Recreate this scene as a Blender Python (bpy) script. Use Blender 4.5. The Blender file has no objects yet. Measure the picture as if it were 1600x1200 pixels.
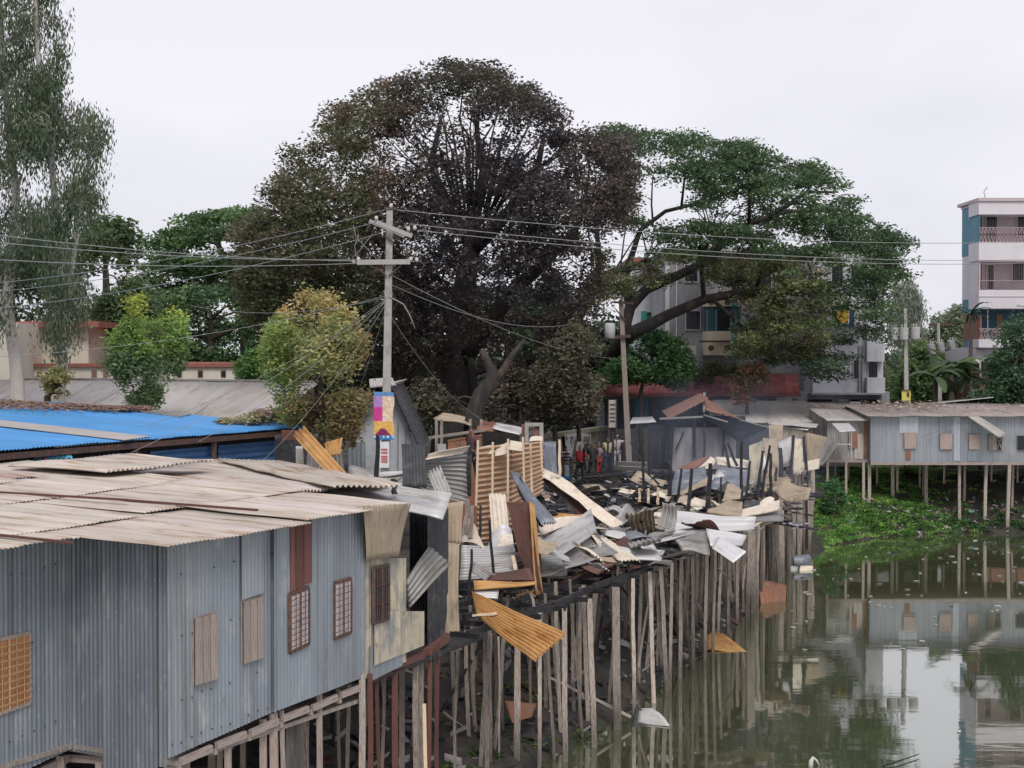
import bpy, bmesh, math, random
import numpy as np
from mathutils import Vector, Matrix, noise
R = math.radians
random.seed(7)
rng = np.random.default_rng(11)
scn = bpy.context.scene
COL = scn.collection

# ------------------------------------------------------------------ camera
CAMZ = 7.8
PITCH = math.atan(50/2400)
cam = bpy.data.cameras.new('camera')
cam.lens = 54; cam.sensor_width = 36; cam.clip_end = 5000; cam.clip_start = .1
camo = bpy.data.objects.new('camera', cam); COL.objects.link(camo)
camo.location = (0, 0, CAMZ); camo.rotation_euler = (math.pi/2-PITCH, 0, 0)
scn.camera = camo

# ------------------------------------------------------------------ sky, sun, exposure
SUN_EL, SUN_AZ = 55, -35          # azimuth from +Y towards +X
w = bpy.data.worlds.new('World'); scn.world = w; w.use_nodes = True
nt = w.node_tree; N = nt.nodes; L = nt.links
bg = N['Background']
sky = N.new('ShaderNodeTexSky'); sky.sky_type = 'NISHITA'; sky.sun_disc = False
sky.sun_elevation = R(SUN_EL); sky.sun_rotation = R(SUN_AZ)
tc = N.new('ShaderNodeTexCoord')
mp = N.new('ShaderNodeMapping'); mp.inputs['Scale'].default_value = (1, 1, 2.6); L.new(tc.outputs['Generated'], mp.inputs['Vector'])
nz = N.new('ShaderNodeTexNoise'); nz.inputs['Scale'].default_value = 1.7; nz.inputs['Detail'].default_value = 4; nz.inputs['Roughness'].default_value = .45
L.new(mp.outputs[0], nz.inputs['Vector'])
rp = N.new('ShaderNodeValToRGB')
rp.color_ramp.elements[0].position = .36; rp.color_ramp.elements[0].color = (5.7, 5.65, 6.4, 1)
rp.color_ramp.elements[1].position = .62; rp.color_ramp.elements[1].color = (8.5, 8.35, 8.95, 1)
L.new(nz.outputs['Fac'], rp.inputs[0])
sx = N.new('ShaderNodeSeparateXYZ'); L.new(tc.outputs['Generated'], sx.inputs[0])
gr = N.new('ShaderNodeMapRange'); gr.inputs['From Min'].default_value = .0; gr.inputs['From Max'].default_value = .35; gr.inputs['To Min'].default_value = 1.10; gr.inputs['To Max'].default_value = .97; L.new(sx.outputs['Z'], gr.inputs[0])
vs0 = N.new('ShaderNodeVectorMath'); vs0.operation = 'SCALE'; L.new(rp.outputs[0], vs0.inputs[0]); L.new(gr.outputs[0], vs0.inputs['Scale'])
mx = N.new('ShaderNodeMix'); mx.data_type = 'RGBA'; mx.inputs[0].default_value = .93
L.new(sky.outputs[0], mx.inputs[6]); L.new(vs0.outputs[0], mx.inputs[7])
L.new(mx.outputs[2], bg.inputs['Color']); bg.inputs['Strength'].default_value = .078
sl = bpy.data.lights.new('sun', 'SUN'); sl.energy = 1.5; sl.angle = R(25); sl.color = (1, .96, .9)
so = bpy.data.objects.new('sun', sl); COL.objects.link(so)
_d = Vector((.10, -.62, .80)).normalized()
so.rotation_euler = _d.to_track_quat('Z', 'Y').to_euler()
sky.sun_rotation = math.atan2(_d.x, _d.y)
scn.view_settings.view_transform = 'Standard'; scn.view_settings.look = 'None'
scn.view_settings.exposure = 0.45; scn.view_settings.gamma = 1
scn.cycles.max_bounces = 6; scn.cycles.diffuse_bounces = 3; scn.cycles.glossy_bounces = 3
scn.cycles.transparent_max_bounces = 6

# ------------------------------------------------------------------ photo pixel (1600x1200) -> world point
def _ray(x, y):
    dx, dz = (x-800)/2400, -(y-600)/2400
    c, s = math.cos(PITCH), math.sin(PITCH)
    return Vector((dx, c+dz*s, -s+dz*c))
def P(x, y, Y):
    d = _ray(x, y); return Vector((0, 0, CAMZ)) + d*(Y/d.y)
def PZ(x, y, z):
    d = _ray(x, y); return Vector((0, 0, CAMZ)) + d*((z-CAMZ)/d.z)

# ------------------------------------------------------------------ materials
def node(nt, t, **kw):
    n = nt.nodes.new(t)
    for k, v in kw.items(): setattr(n, k, v)
    return n
def mat(name, rgb, rough=.7, metal=0., rgb2=None, cover=.4, edge=.12, scale=2., stretch=(1, 1, 1), coord='Object',
        var=.25, vscale=6., bump=.0, bscale=30., rgb3=None, cover3=.2, scale3=5., soot=0., streak=0., spec=.5, colattr=True, detail=6):
    m = bpy.data.materials.new(name); m.use_nodes = True
    nt = m.node_tree; b = nt.nodes['Principled BSDF']; l = nt.links
    tc = node(nt, 'ShaderNodeTexCoord')
    mp = node(nt, 'ShaderNodeMapping'); mp.inputs['Scale'].default_value = stretch
    l.new(tc.outputs['UV' if coord == 'UV' else coord], mp.inputs['Vector'])
    oi = node(nt, 'ShaderNodeObjectInfo')
    ad = node(nt, 'ShaderNodeVectorMath', operation='ADD')
    sc = node(nt, 'ShaderNodeVectorMath', operation='SCALE'); sc.inputs['Scale'].default_value = 37.
    cb = node(nt, 'ShaderNodeCombineXYZ')
    for i in range(3): l.new(oi.outputs['Random'], cb.inputs[i])
    l.new(cb.outputs[0], sc.inputs[0]); l.new(mp.outputs[0], ad.inputs[0]); l.new(sc.outputs[0], ad.inputs[1])
    def nzz(s, d=detail):
        n = node(nt, 'ShaderNodeTexNoise'); n.inputs['Scale'].default_value = s; n.inputs['Detail'].default_value = d
        n.inputs['Roughness'].default_value = .62
        l.new(ad.outputs[0], n.inputs['Vector']); return n
    def mixc(f, a, bb, blend='MIX'):
        x = node(nt, 'ShaderNodeMix', data_type='RGBA', blend_type=blend)
        for sock, v in ((x.inputs[0], f), (x.inputs[6], a), (x.inputs[7], bb)):
            if isinstance(v, (int, float)): sock.default_value = v
            elif isinstance(v, tuple): sock.default_value = (*v, 1)
            else: l.new(v, sock)
        return x.outputs[2]
    n1 = nzz(vscale)
    mr = node(nt, 'ShaderNodeMapRange'); mr.inputs['From Min'].default_value = .3; mr.inputs['From Max'].default_value = .7
    mr.inputs['To Min'].default_value = 1-var; mr.inputs['To Max'].default_value = 1+var*.6
    l.new(n1.outputs['Fac'], mr.inputs[0])
    vm = node(nt, 'ShaderNodeVectorMath', operation='SCALE'); vm.inputs[0].default_value = rgb; l.new(mr.outputs[0], vm.inputs['Scale'])
    c = vm.outputs[0]
    def layer(c, colr, cov, s):
        n2 = nzz(s)
        m2 = node(nt, 'ShaderNodeMapRange'); th = .5+(.5-cov)*.55
        m2.inputs['From Min'].default_value = th-edge/2; m2.inputs['From Max'].default_value = th+edge/2
        l.new(n2.outputs['Fac'], m2.inputs[0])
        return mixc(m2.outputs[0], c, colr)
    if rgb2: c = layer(c, rgb2, cover, scale)
    if rgb3: c = layer(c, rgb3, cover3, scale3)
    if soot: c = layer(c, (.035, .032, .032), soot, 1.3)
    if streak:
        m5 = node(nt, 'ShaderNodeMapping'); m5.inputs['Scale'].default_value = (5., .28, 1); l.new(ad.outputs[0], m5.inputs['Vector'])
        n5 = node(nt, 'ShaderNodeTexNoise'); n5.inputs['Scale'].default_value = 2.2; n5.inputs['Detail'].default_value = 5; l.new(m5.outputs[0], n5.inputs['Vector'])
        q5 = node(nt, 'ShaderNodeMapRange'); q5.inputs['From Min'].default_value = .5; q5.inputs['From Max'].default_value = .72; q5.inputs['To Max'].default_value = streak; l.new(n5.outputs['Fac'], q5.inputs[0])
        c = mixc(q5.outputs[0], c, (.13, .105, .085))
        n6 = node(nt, 'ShaderNodeTexNoise'); n6.inputs['Scale'].default_value = 45; n6.inputs['Detail'].default_value = 2; l.new(ad.outputs[0], n6.inputs['Vector'])
        q6 = node(nt, 'ShaderNodeMapRange'); q6.inputs['From Min'].default_value = .66; q6.inputs['From Max'].default_value = .74; q6.inputs['To Max'].default_value = .5; l.new(n6.outputs['Fac'], q6.inputs[0])
        c = mixc(q6.outputs[0], c, (.55, .55, .54))
    if colattr:
        at = node(nt, 'ShaderNodeAttribute', attribute_name='Col')
        c = mixc(1., c, at.outputs['Color'], 'MULTIPLY')
    l.new(c, b.inputs['Base Color'])
    b.inputs['Roughness'].default_value = rough; b.inputs['Metallic'].default_value = metal
    b.inputs['Specular IOR Level'].default_value = spec
    if bump:
        n3 = nzz(bscale, 3); bp = node(nt, 'ShaderNodeBump'); bp.inputs['Strength'].default_value = bump; bp.inputs['Distance'].default_value = .02
        l.new(n3.outputs['Fac'], bp.inputs['Height']); l.new(bp.outputs[0], b.inputs['Normal'])
    return m

TIN = dict(coord='UV', stretch=(1, .35, 1), rough=.5, metal=.25, spec=.4)
M = {}
M['tin_blue_grey'] = mat('tin_blue_grey', (.275, .308, .345), rgb2=(.36, .38, .40), streak=.5, cover=.30, scale=3.5, var=.16, vscale=1.4, rgb3=(.19, .185, .18), cover3=.16, scale3=5, **TIN)
M['tin_deep_grey'] = mat('tin_deep_grey', (.225, .25, .285), rgb2=(.30, .32, .345), streak=.5, cover=.30, scale=5, var=.2, vscale=2, **TIN)
M['tin_far_grey'] = mat('tin_far_grey', (.31, .335, .37), streak=.4, rgb2=(.38, .39, .41), cover=.3, scale=3, var=.15, vscale=1.2, rgb3=(.2, .17, .15), cover3=.06, scale3=4, **TIN)
M['tin_roof_pale'] = mat('tin_roof_pale', (.57, .505, .45), rgb2=(.44, .35, .27), streak=.35, cover=.40, scale=2.2, var=.16, vscale=1.2, rgb3=(.27, .14, .09), cover3=.25, scale3=2.2, coord='UV', stretch=(1.6, .3, 1), rough=.6, metal=.1, edge=.18)
M['tin_silver'] = mat('tin_silver', (.52, .51, .51), rgb2=(.34, .30, .26), cover=.33, scale=3, var=.2, vscale=2, rgb3=(.10, .09, .085), cover3=.10, scale3=4, coord='UV', stretch=(1, .35, 1), rough=.5, metal=.3, soot=.16)
M['tin_white'] = mat('tin_white', (.62, .61, .62), rgb2=(.45, .42, .38), cover=.25, scale=3, var=.12, vscale=2, coord='UV', stretch=(1, .35, 1), rough=.45, metal=.2)
M['tin_tan'] = mat('tin_tan', (.42, .34, .25), rgb2=(.24, .19, .145), soot=.16, cover=.38, scale=3, var=.25, vscale=3, rgb3=(.45, .40, .32), cover3=.2, scale3=5, coord='UV', stretch=(1, .4, 1), rough=.7)
M['tin_yellowed'] = mat('tin_yellowed', (.50, .44, .33), streak=.5, rgb2=(.27, .265, .255), cover=.42, scale=2.4, var=.2, vscale=4, rgb3=(.14, .125, .11), cover3=.16, scale3=3.5, coord='UV', stretch=(1, .6, 1), rough=.7)
M['tin_cream'] = mat('tin_cream', (.68, .60, .50), rgb2=(.50, .43, .35), soot=.10, cover=.3, scale=4, var=.12, coord='UV', rough=.7)
M['tin_orange_rust'] = mat('tin_orange_rust', (.52, .29, .11), rgb2=(.33, .14, .04), cover=.35, scale=4, var=.25, rgb3=(.45, .33, .17), cover3=.2, scale3=3, coord='UV', stretch=(1, .4, 1), rough=.75)
M['tin_brown_rust'] = mat('tin_brown_rust', (.12, .05, .035), rgb2=(.05, .04, .05), cover=.35, scale=3, var=.3, rgb3=(.34, .13, .03), cover3=.16, scale3=3, coord='UV', stretch=(1, .3, 1), rough=.55)
M['tin_red_rust'] = mat('tin_red_rust', (.27, .12, .07), rgb2=(.16, .09, .07), cover=.4, scale=4, var=.25, rgb3=(.38, .24, .15), cover3=.2, scale3=4, coord='UV', stretch=(1, .4, 1), rough=.7)
M['tin_grey'] = mat('tin_grey', (.33, .32, .31), rgb2=(.20, .18, .165), soot=.10, cover=.4, scale=3, var=.25, rgb3=(.42, .41, .40), cover3=.15, scale3=4, coord='UV', stretch=(1, .35, 1), rough=.5, metal=.3)
M['tin_charred'] = mat('tin_charred', (.045, .048, .055), rgb2=(.11, .10, .10), cover=.3, scale=4, var=.4, rgb3=(.34, .12, .02), cover3=.10, scale3=1.6, coord='UV', rough=.6)
M['tin_smoke'] = mat('tin_smoke', (.19, .205, .24), rgb2=(.34, .35, .38), soot=.12, cover=.3, scale=4, var=.3, coord='UV', stretch=(1, .4, 1), rough=.5, metal=.3)
M['tin_blue'] = mat('tin_blue', (.07, .285, .62), streak=.2, rgb2=(.12, .33, .66), cover=.25, scale=2, var=.12, vscale=1.5, rgb3=(.30, .38, .48), cover3=.035, scale3=9, coord='UV', stretch=(1, .5, 1), rough=.5, edge=.06)
M['tin_teal'] = mat('tin_teal', (.09, .40, .58), var=.12, coord='UV', rough=.45)
M['shutter_blue'] = mat('shutter_blue', (.05, .14, .30), var=.2, coord='UV', rough=.5)
M['tin_shed_roof'] = mat('tin_shed_roof', (.43, .405, .385), rgb2=(.34, .30, .27), cover=.4, scale=2, var=.12, vscale=1, coord='UV', stretch=(1.5, .25, 1), rough=.65)
M['wood_grey'] = mat('wood_grey', (.36, .31, .275), rgb2=(.20, .16, .14), cover=.42, scale=7, var=.3, vscale=9, rgb3=(.50, .46, .42), cover3=.25, scale3=5, coord='UV', stretch=(8, .8, 1), rough=.85, bump=.4, bscale=14)
M['wood_pale'] = mat('wood_pale', (.74, .58, .43), rgb2=(.58, .44, .31), cover=.35, scale=6, var=.2, coord='UV', stretch=(8, .8, 1), rough=.8)
M['wood_red'] = mat('wood_red', (.14, .055, .045), rgb2=(.08, .04, .035), cover=.4, scale=6, var=.3, coord='UV', stretch=(6, .8, 1), rough=.8)
M['wood_board'] = mat('wood_board', (.36, .295, .265), rgb2=(.24, .19, .17), cover=.4, scale=5, var=.22, vscale=8, coord='UV', stretch=(9, .7, 1), rough=.85)
M['charcoal'] = mat('charcoal', (.022, .021, .024), rgb2=(.075, .07, .075), cover=.3, scale=9, var=.4, rough=.8, bump=.5, bscale=25)
M['concrete'] = mat('concrete', (.40, .385, .37), rgb2=(.28, .26, .24), cover=.35, scale=3, var=.15, vscale=5, rough=.9, bump=.2)
M['mossy_wall'] = mat('mossy_wall', (.30, .26, .22), rgb2=(.13, .17, .08), cover=.45, scale=.9, var=.3, vscale=3, rgb3=(.32, .29, .27), cover3=.2, scale3=1.6, rough=.95)
M['plaster_cream'] = mat('plaster_cream', (.68, .63, .54), rgb2=(.54, .49, .42), cover=.3, scale=.8, var=.1, vscale=2, stretch=(1, 1, .4), rough=.9)
M['plaster_grey'] = mat('plaster_grey', (.36, .36, .39), rgb2=(.24, .24, .26), cover=.4, scale=.6, var=.12, vscale=2, stretch=(1, 1, .4), rough=.9)
M['plaster_pale'] = mat('plaster_pale', (.62, .62, .67), rgb2=(.44, .44, .48), cover=.35, scale=.6, var=.1, vscale=2, stretch=(1, 1, .4), rough=.9)
M['plaster_white'] = mat('plaster_white', (.70, .67, .70), rgb2=(.58, .55, .57), cover=.3, scale=.5, var=.07, vscale=1.5, stretch=(1, 1, .4), rough=.85)
M['plaster_pink'] = mat('plaster_pink', (.55, .45, .47), rgb2=(.45, .37, .38), cover=.3, scale=.5, var=.08, rough=.85)
M['plaster_teal'] = mat('plaster_teal', (.11, .26, .33), var=.12, rough=.8, rgb2=(.16, .31, .37), cover=.3, scale=.7)
M['balcony_cream'] = mat('balcony_cream', (.62, .55, .42), rgb2=(.5, .44, .34), cover=.3, scale=1, var=.08, rough=.8)
M['stripe_teal'] = mat('stripe_teal', (.03, .26, .32), var=.1)
M['stripe_pink'] = mat('stripe_pink', (.48, .16, .22), var=.1)
M['roof_red'] = mat('roof_red', (.33, .095, .09), rgb2=(.17, .05, .05), cover=.4, scale=1, var=.2, vscale=3, rough=.8)
M['cap_red'] = mat('cap_red', (.33, .12, .09), rgb2=(.2, .09, .07), cover=.4, scale=1.5, var=.2, rough=.85)
M['brick'] = mat('brick', (.30, .15, .11), rgb2=(.22, .12, .10), cover=.4, scale=3, var=.2, rough=.95)
M['door_brown'] = mat('door_brown', (.22, .13, .07), var=.2)
M['window_dark'] = mat('window_dark', (.022, .026, .034), var=.3, rough=.15, vscale=2)
M['window_teal'] = mat('window_teal', (.05, .11, .13), var=.3, rough=.15, vscale=2)
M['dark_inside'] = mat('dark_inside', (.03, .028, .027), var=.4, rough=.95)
M['iron'] = mat('iron', (.09, .06, .055), rgb2=(.16, .07, .04), cover=.4, scale=12, var=.3, rough=.7)
M['iron_gold'] = mat('iron_gold', (.50, .36, .20), var=.2, rough=.7)
M['shutter_orange'] = mat('shutter_orange', (.46, .21, .09), rgb2=(.36, .16, .08), cover=.4, scale=3, var=.15, coord='UV', rough=.8)
M['ac_white'] = mat('ac_white', (.55, .54, .50), var=.1)
M['transformer'] = mat('transformer', (.50, .50, .50), rgb2=(.38, .37, .35), cover=.3, scale=4, var=.12, rough=.6)
M['sign_yellow'] = mat('sign_yellow', (.62, .56, .12), var=.12)
M['wire'] = mat('wire', (.16, .16, .165), var=.1, rough=.6)
M['bark_pale'] = mat('bark_pale', (.52, .49, .45), rgb2=(.34, .30, .26), cover=.35, scale=2, var=.15, stretch=(1, 1, .4), rough=.9)
M['bark'] = mat('bark', (.10, .08, .065), rgb2=(.06, .05, .042), cover=.4, scale=4, var=.3, stretch=(1, 1, .3), rough=.95, bump=.5, bscale=10)
M['bark_dark'] = mat('bark_dark', (.042, .036, .036), rgb2=(.085, .06, .048), cover=.35, scale=3, var=.3, stretch=(1, 1, .3), rough=.95, bump=.5, bscale=10)
def _leaf():
    m = mat('leaf', (1, 1, 1), var=.0, rough=.55, spec=.3); nt = m.node_tree; b = nt.nodes['Principled BSDF']
    src = b.inputs['Base Color'].links[0].from_socket; tr = node(nt, 'ShaderNodeBsdfTranslucent'); ms = node(nt, 'ShaderNodeMixShader'); ms.inputs[0].default_value = .38
    nt.links.new(src, tr.inputs[0]); nt.links.new(b.outputs[0], ms.inputs[1]); nt.links.new(tr.outputs[0], ms.inputs[2]); nt.links.new(ms.outputs[0], nt.nodes['Material Output'].inputs['Surface'])
    return m
M['leaf'] = _leaf()
M['tin_pale_grey'] = mat('tin_pale_grey', (.46, .48, .51), rgb2=(.36, .37, .39), cover=.3, scale=2, var=.12, coord='UV', rough=.6)
M['tin_brown_pale'] = mat('tin_brown_pale', (.50, .335, .22), rgb2=(.36, .24, .16), cover=.35, scale=2, var=.2, coord='UV', stretch=(1, .4, 1), rough=.75, soot=.08)  # pale brown is the batten wall tin's own colour
M['plain'] = mat('plain', (1, 1, 1), var=.12, vscale=8, rough=.8)
M['skin'] = mat('skin', (.20, .10, .065), var=.1, rough=.6, colattr=False)
M['hair'] = mat('hair', (.012, .01, .01), var=.1, rough=.6, colattr=False)

# ------------------------------------------------------------------ object helpers
def tag(o, label=None, cat=None, group=None, kind=None):
    if label: o['label'] = label
    if cat: o['category'] = cat
    if group: o['group'] = group
    if kind: o['kind'] = kind
    return o
def empty(name, loc, label, cat, group=None):
    o = bpy.data.objects.new(name, None); COL.objects.link(o); o.location = loc; o.empty_display_size = .3
    return tag(o, label, cat, group)
def ortho(d):
    d = d.normalized(); a = Vector((0, 0, 1)) if abs(d.z) < .9 else Vector((1, 0, 0))
    u = d.cross(a).normalized(); return u, u.cross(d).normalized()
class MB:
    def __init__(s): s.v = []; s.f = []; s.uv = []; s.c = []; s.mi = []; s.sm = []
    def add(s, vs, fs, uvs=None, col=(1, 1, 1), mi=0, sm=False):
        b = len(s.v); s.v += [tuple(v) for v in vs]
        s.c += [col]*len(vs) if not isinstance(col, list) else col
        for i, f in enumerate(fs):
            s.f.append([b+k for k in f]); s.mi.append(mi); s.sm.append(sm)
            s.uv.append(uvs[i] if uvs else [(0, 0)]*len(f))
    def hexa(s, p, col=(1, 1, 1), mi=0):
        # p: 8 points, bottom ring 0-3, top ring 4-7
        fs = [(3, 2, 1, 0), (4, 5, 6, 7), (0, 1, 5, 4), (1, 2, 6, 5), (2, 3, 7, 6), (3, 0, 4, 7)]
        uvs = []
        for f in fs:
            a = Vector(p[f[0]]); u = Vector(p[f[1]])-a; v = Vector(p[f[3]])-a
            lu, lv = u.length, v.length
            uvs.append([(0, 0), (lu, 0), (lu, lv), (0, lv)])
        s.add(p, fs, uvs, col, mi)
    def box(s, c, d, rz=0., col=(1, 1, 1), mi=0):
        x, y, z = d[0]/2, d[1]/2, d[2]/2; cr, sr = math.cos(rz), math.sin(rz)
        pts = [(-x, -y, -z), (x, -y, -z), (x, y, -z), (-x, y, -z), (-x, -y, z), (x, -y, z), (x, y, z), (-x, y, z)]
        s.hexa([(c[0]+a*cr-b*sr, c[1]+a*sr+b*cr, c[2]+k) for a, b, k in pts], col, mi)
    def bar(s, a, b, w, h=None, col=(1, 1, 1), mi=0, w2=None, bend=0., segs=1):
        a = Vector(a); b = Vector(b); h = h or w; d = b-a; u, v = ortho(d); ln = d.length
        w2 = w2 if w2 is not None else w; k = w2/w
        off = [Vector((0, 0, 0))]+[(u*random.uniform(-1, 1)+v*random.uniform(-1, 1))*bend for _ in range(segs-1)]+[Vector((0, 0, 0))]
        vs = []; fs = []; uvs = []
        for i in range(segs+1):
            t = i/segs; c = a+d*t+off[i]; q = 1+(k-1)*t
            for su, sv in ((-1, -1), (1, -1), (1, 1), (-1, 1)): vs.append(c+u*su*w/2*q+v*sv*h/2*q)
        for i in range(segs):
            for j in range(4):
                j2 = (j+1) % 4
                fs.append((i*4+j, i*4+j2, i*4+4+j2, i*4+4+j)); uvs.append([(j*w, i/segs*ln), (j*w+w, i/segs*ln), (j*w+w, (i+1)/segs*ln), (j*w, (i+1)/segs*ln)])
        fs += [(3, 2, 1, 0), tuple(segs*4+j for j in range(4))]; uvs += [[(0, 0), (w, 0), (w, h), (0, h)]]*2
        s.add(vs, fs, uvs, col, mi)
    def tube(s, pts, rad, n=8, col=(1, 1, 1), mi=0, cap=True):
        pts = [Vector(p) for p in pts]
        if not isinstance(rad, (list, tuple)): rad = [rad]*len(pts)
        vs = []; fs = []; uvs = []; ln = 0; u0 = None
        for i, p in enumerate(pts):
            d = (pts[min(i+1, len(pts)-1)]-pts[max(i-1, 0)])
            if d.length < 1e-6: d = Vector((0, 0, 1))
            d.normalize()
            if u0 is None: u, v = ortho(d)
            else:
                u = (u0-d*u0.dot(d)).normalized(); v = u.cross(d)
            u0 = u
            for j in range(n):
                a = 2*math.pi*j/n; vs.append(p+(u*math.cos(a)+v*math.sin(a))*rad[i])
        for i in range(len(pts)-1):
            l2 = ln+(pts[i+1]-pts[i]).length
            for j in range(n):
                j2 = (j+1) % n
                fs.append((i*n+j, i*n+j2, (i+1)*n+j2, (i+1)*n+j)); uvs.append([(j/n, ln), ((j+1)/n, ln), ((j+1)/n, l2), (j/n, l2)])
            ln = l2
        s.add(vs, fs, uvs, col, mi, sm=True)
        if cap:
            b = len(s.v)-len(vs)
            for f in (tuple(range(n))[::-1], tuple((len(pts)-1)*n+j for j in range(n))):
                s.f.append([b+k for k in f]); s.mi.append(mi); s.sm.append(False); s.uv.append([(0, 0)]*n)
    def poly(s, pts, thick=None, col=(1, 1, 1), mi=0):
        pts = [Vector(p) for p in pts]; n = (pts[1]-pts[0]).cross(pts[-1]-pts[0]).normalized()
        k = len(pts); uv = []
        u = (pts[1]-pts[0]).normalized(); v = n.cross(u)
        q = [((p-pts[0]).dot(u), (p-pts[0]).dot(v)) for p in pts]
        if not thick: s.add(pts, [tuple(range(k))], [q], col, mi); return
        vs = [p+n*thick/2 for p in pts]+[p-n*thick/2 for p in pts]
        fs = [tuple(range(k)), tuple(range(2*k-1, k-1, -1))]; uvs = [q, q[::-1]]
        for i in range(k):
            j = (i+1) % k; fs.append((i, k+i, k+j, j)); ll = (pts[j]-pts[i]).length; uvs.append([(0, 0), (0, thick), (ll, thick), (ll, 0)])
        s.add(vs, fs, uvs, col, mi)
    def sheet(s, p00, p10, p01, p11, pitch=.076, amp=.010, nv=2, warp=0., curl=0., fold=None, seed=0, panel=.80, ragged=0., tint=.10, spp=4, sag=0., wf=1.):
        """corrugated sheet: ribs run from p00 to p01 (v), waves across p00 -> p10 (u)"""
        p00, p10, p01, p11 = (Vector(p) for p in (p00, p10, p01, p11))
        wdt = max((p10-p00).length, (p11-p01).length); hgt = max((p01-p00).length, (p11-p10).length)
        nr = max(2, round(wdt/pitch)); nu = nr*spp
        nrm = (p10-p00+p11-p01).cross(p01-p00+p11-p10)
        nrm = nrm.normalized() if nrm.length > 1e-9 else Vector((0, -1, 0))
        rr = random.Random(seed*77+5); o = Vector((rr.random()*50, rr.random()*50, rr.random()*50))
        vs = []; cs = []; fs = []; uvs = []
        tints = {}
        for i in range(nu+1):
            u = i/nu; pn = int(u*wdt/panel*.999)
            if pn not in tints:
                t = 1+rr.uniform(-tint, tint); tints[pn] = (t, t*rr.uniform(.985, 1.015), t*rr.uniform(.97, 1.03))
            jag = rr.uniform(-1, 1)*ragged
            for j in range(nv+1):
                v = j/nv
                a = p00.lerp(p10, u).lerp(p01.lerp(p11, u), v)
                d = amp*math.sin(2*math.pi*nr*u)+.009*(pn % 2)
                d += curl*((2*v-1)**2)+sag*(1-(2*u-1)**2)
                if fold: d += fold[1]*max(0, 1-abs(v-fold[0])/max(fold[0], 1-fold[0]))
                if warp:
                    d += warp*noise.noise(Vector((u*wdt*.9*wf, v*hgt*.9*wf, 0))+o)*1.6
                a = a+nrm*d
                if ragged and (j == nv): a = a+(p01-p00).normalized()*jag
                if warp: a = a+(p10-p00).normalized()*warp*.5*noise.noise(Vector((v*hgt*1.3, u*.4, 9))+o)
                vs.append(a); cs.append(tints[pn])
        for i in range(nu):
            for j in range(nv):
                k = i*(nv+1)+j; fs.append((k, k+nv+1, k+nv+2, k+1))
                u0, u1, v0, v1 = i/nu*wdt, (i+1)/nu*wdt, j/nv*hgt, (j+1)/nv*hgt
                uvs.append([(u0, v0), (u1, v0), (u1, v1), (u0, v1)])
        s.add(vs, fs, uvs, cs, 0, sm=True)
    def build(s, name, m, parent=None, solid=0., local=True):
        me = bpy.data.meshes.new(name)
        vs = s.v
        if parent is not None and local:
            o = parent_world(parent); vs = [(a[0]-o[0], a[1]-o[1], a[2]-o[2]) for a in s.v]
            off = None
        elif parent is None and s.v:
            xs = [a[0] for a in s.v]; ys = [a[1] for a in s.v]; zs = [a[2] for a in s.v]
            off = ((min(xs)+max(xs))/2, (min(ys)+max(ys))/2, min(zs)); vs = [(a[0]-off[0], a[1]-off[1], a[2]-off[2]) for a in s.v]
        else: off = None
        me.from_pydata(vs, [], s.f)
        ms = m if isinstance(m, (list, tuple)) else [m]
        for q in ms: me.materials.append(M[q] if isinstance(q, str) else q)
        me.polygons.foreach_set('material_index', s.mi); me.polygons.foreach_set('use_smooth', s.sm)
        uvl = me.uv_layers.new(name='UVMap'); flat = [c for f in s.uv for uv in f for c in uv]; uvl.data.foreach_set('uv', flat)
        ca = me.color_attributes.new('Col', 'FLOAT_COLOR', 'POINT')
        ca.data.foreach_set('color', [x for c in s.c for x in (c[0], c[1], c[2], 1.)])
        me.update()
        ob = bpy.data.objects.new(name, me); COL.objects.link(ob)
        if parent is not None: ob.parent = parent
        elif off: ob.location = off
        if solid:
            md = ob.modifiers.new('thickness', 'SOLIDIFY'); md.thickness = solid; md.offset = 0
        return ob
def parent_world(p):
    v = Vector((0, 0, 0))
    while p is not None: v = v+Vector(p.location); p = p.parent
    return v
def rgbj(c, j=.1, rr=random): 
    k = 1+rr.uniform(-j, j); return (c[0]*k, c[1]*k, c[2]*k)
# ------------------------------------------------------------------ terrain: one sheet, pond dug into it
SHORE = [(-30, -40), (-13, 2), (-4.6, 17), (-1.2, 25.5), (.7, 29.2), (2.5, 33.2), (6.3, 43.5), (9.2, 53), (11.4, 58), (12.9, 62.0), (15.5, 64.6), (19, 66.2), (26, 65.6), (45, 63), (95, 50), (140, -40)]
LAND = 2.1
def _inside(px, py, poly):
    c = np.zeros(px.shape, bool); n = len(poly)
    for i in range(n):
        x1, y1 = poly[i]; x2, y2 = poly[(i+1) % n]
        if y1 == y2: continue
        m = ((y1 > py) != (y2 > py)) & (px < (x2-x1)*(py-y1)/(y2-y1)+x1)
        c ^= m
    return c
def _dist(px, py, poly, closed=True):
    d = np.full(px.shape, 1e9); n = len(poly)
    for i in range(n if closed else n-1):
        a = np.array(poly[i], float); b = np.array(poly[(i+1) % n], float); ab = b-a
        t = np.clip(((px-a[0])*ab[0]+(py-a[1])*ab[1])/max(ab@ab, 1e-9), 0, 1)
        d = np.minimum(d, np.hypot(px-a[0]-t*ab[0], py-a[1]-t*ab[1]))
    return d
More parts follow.
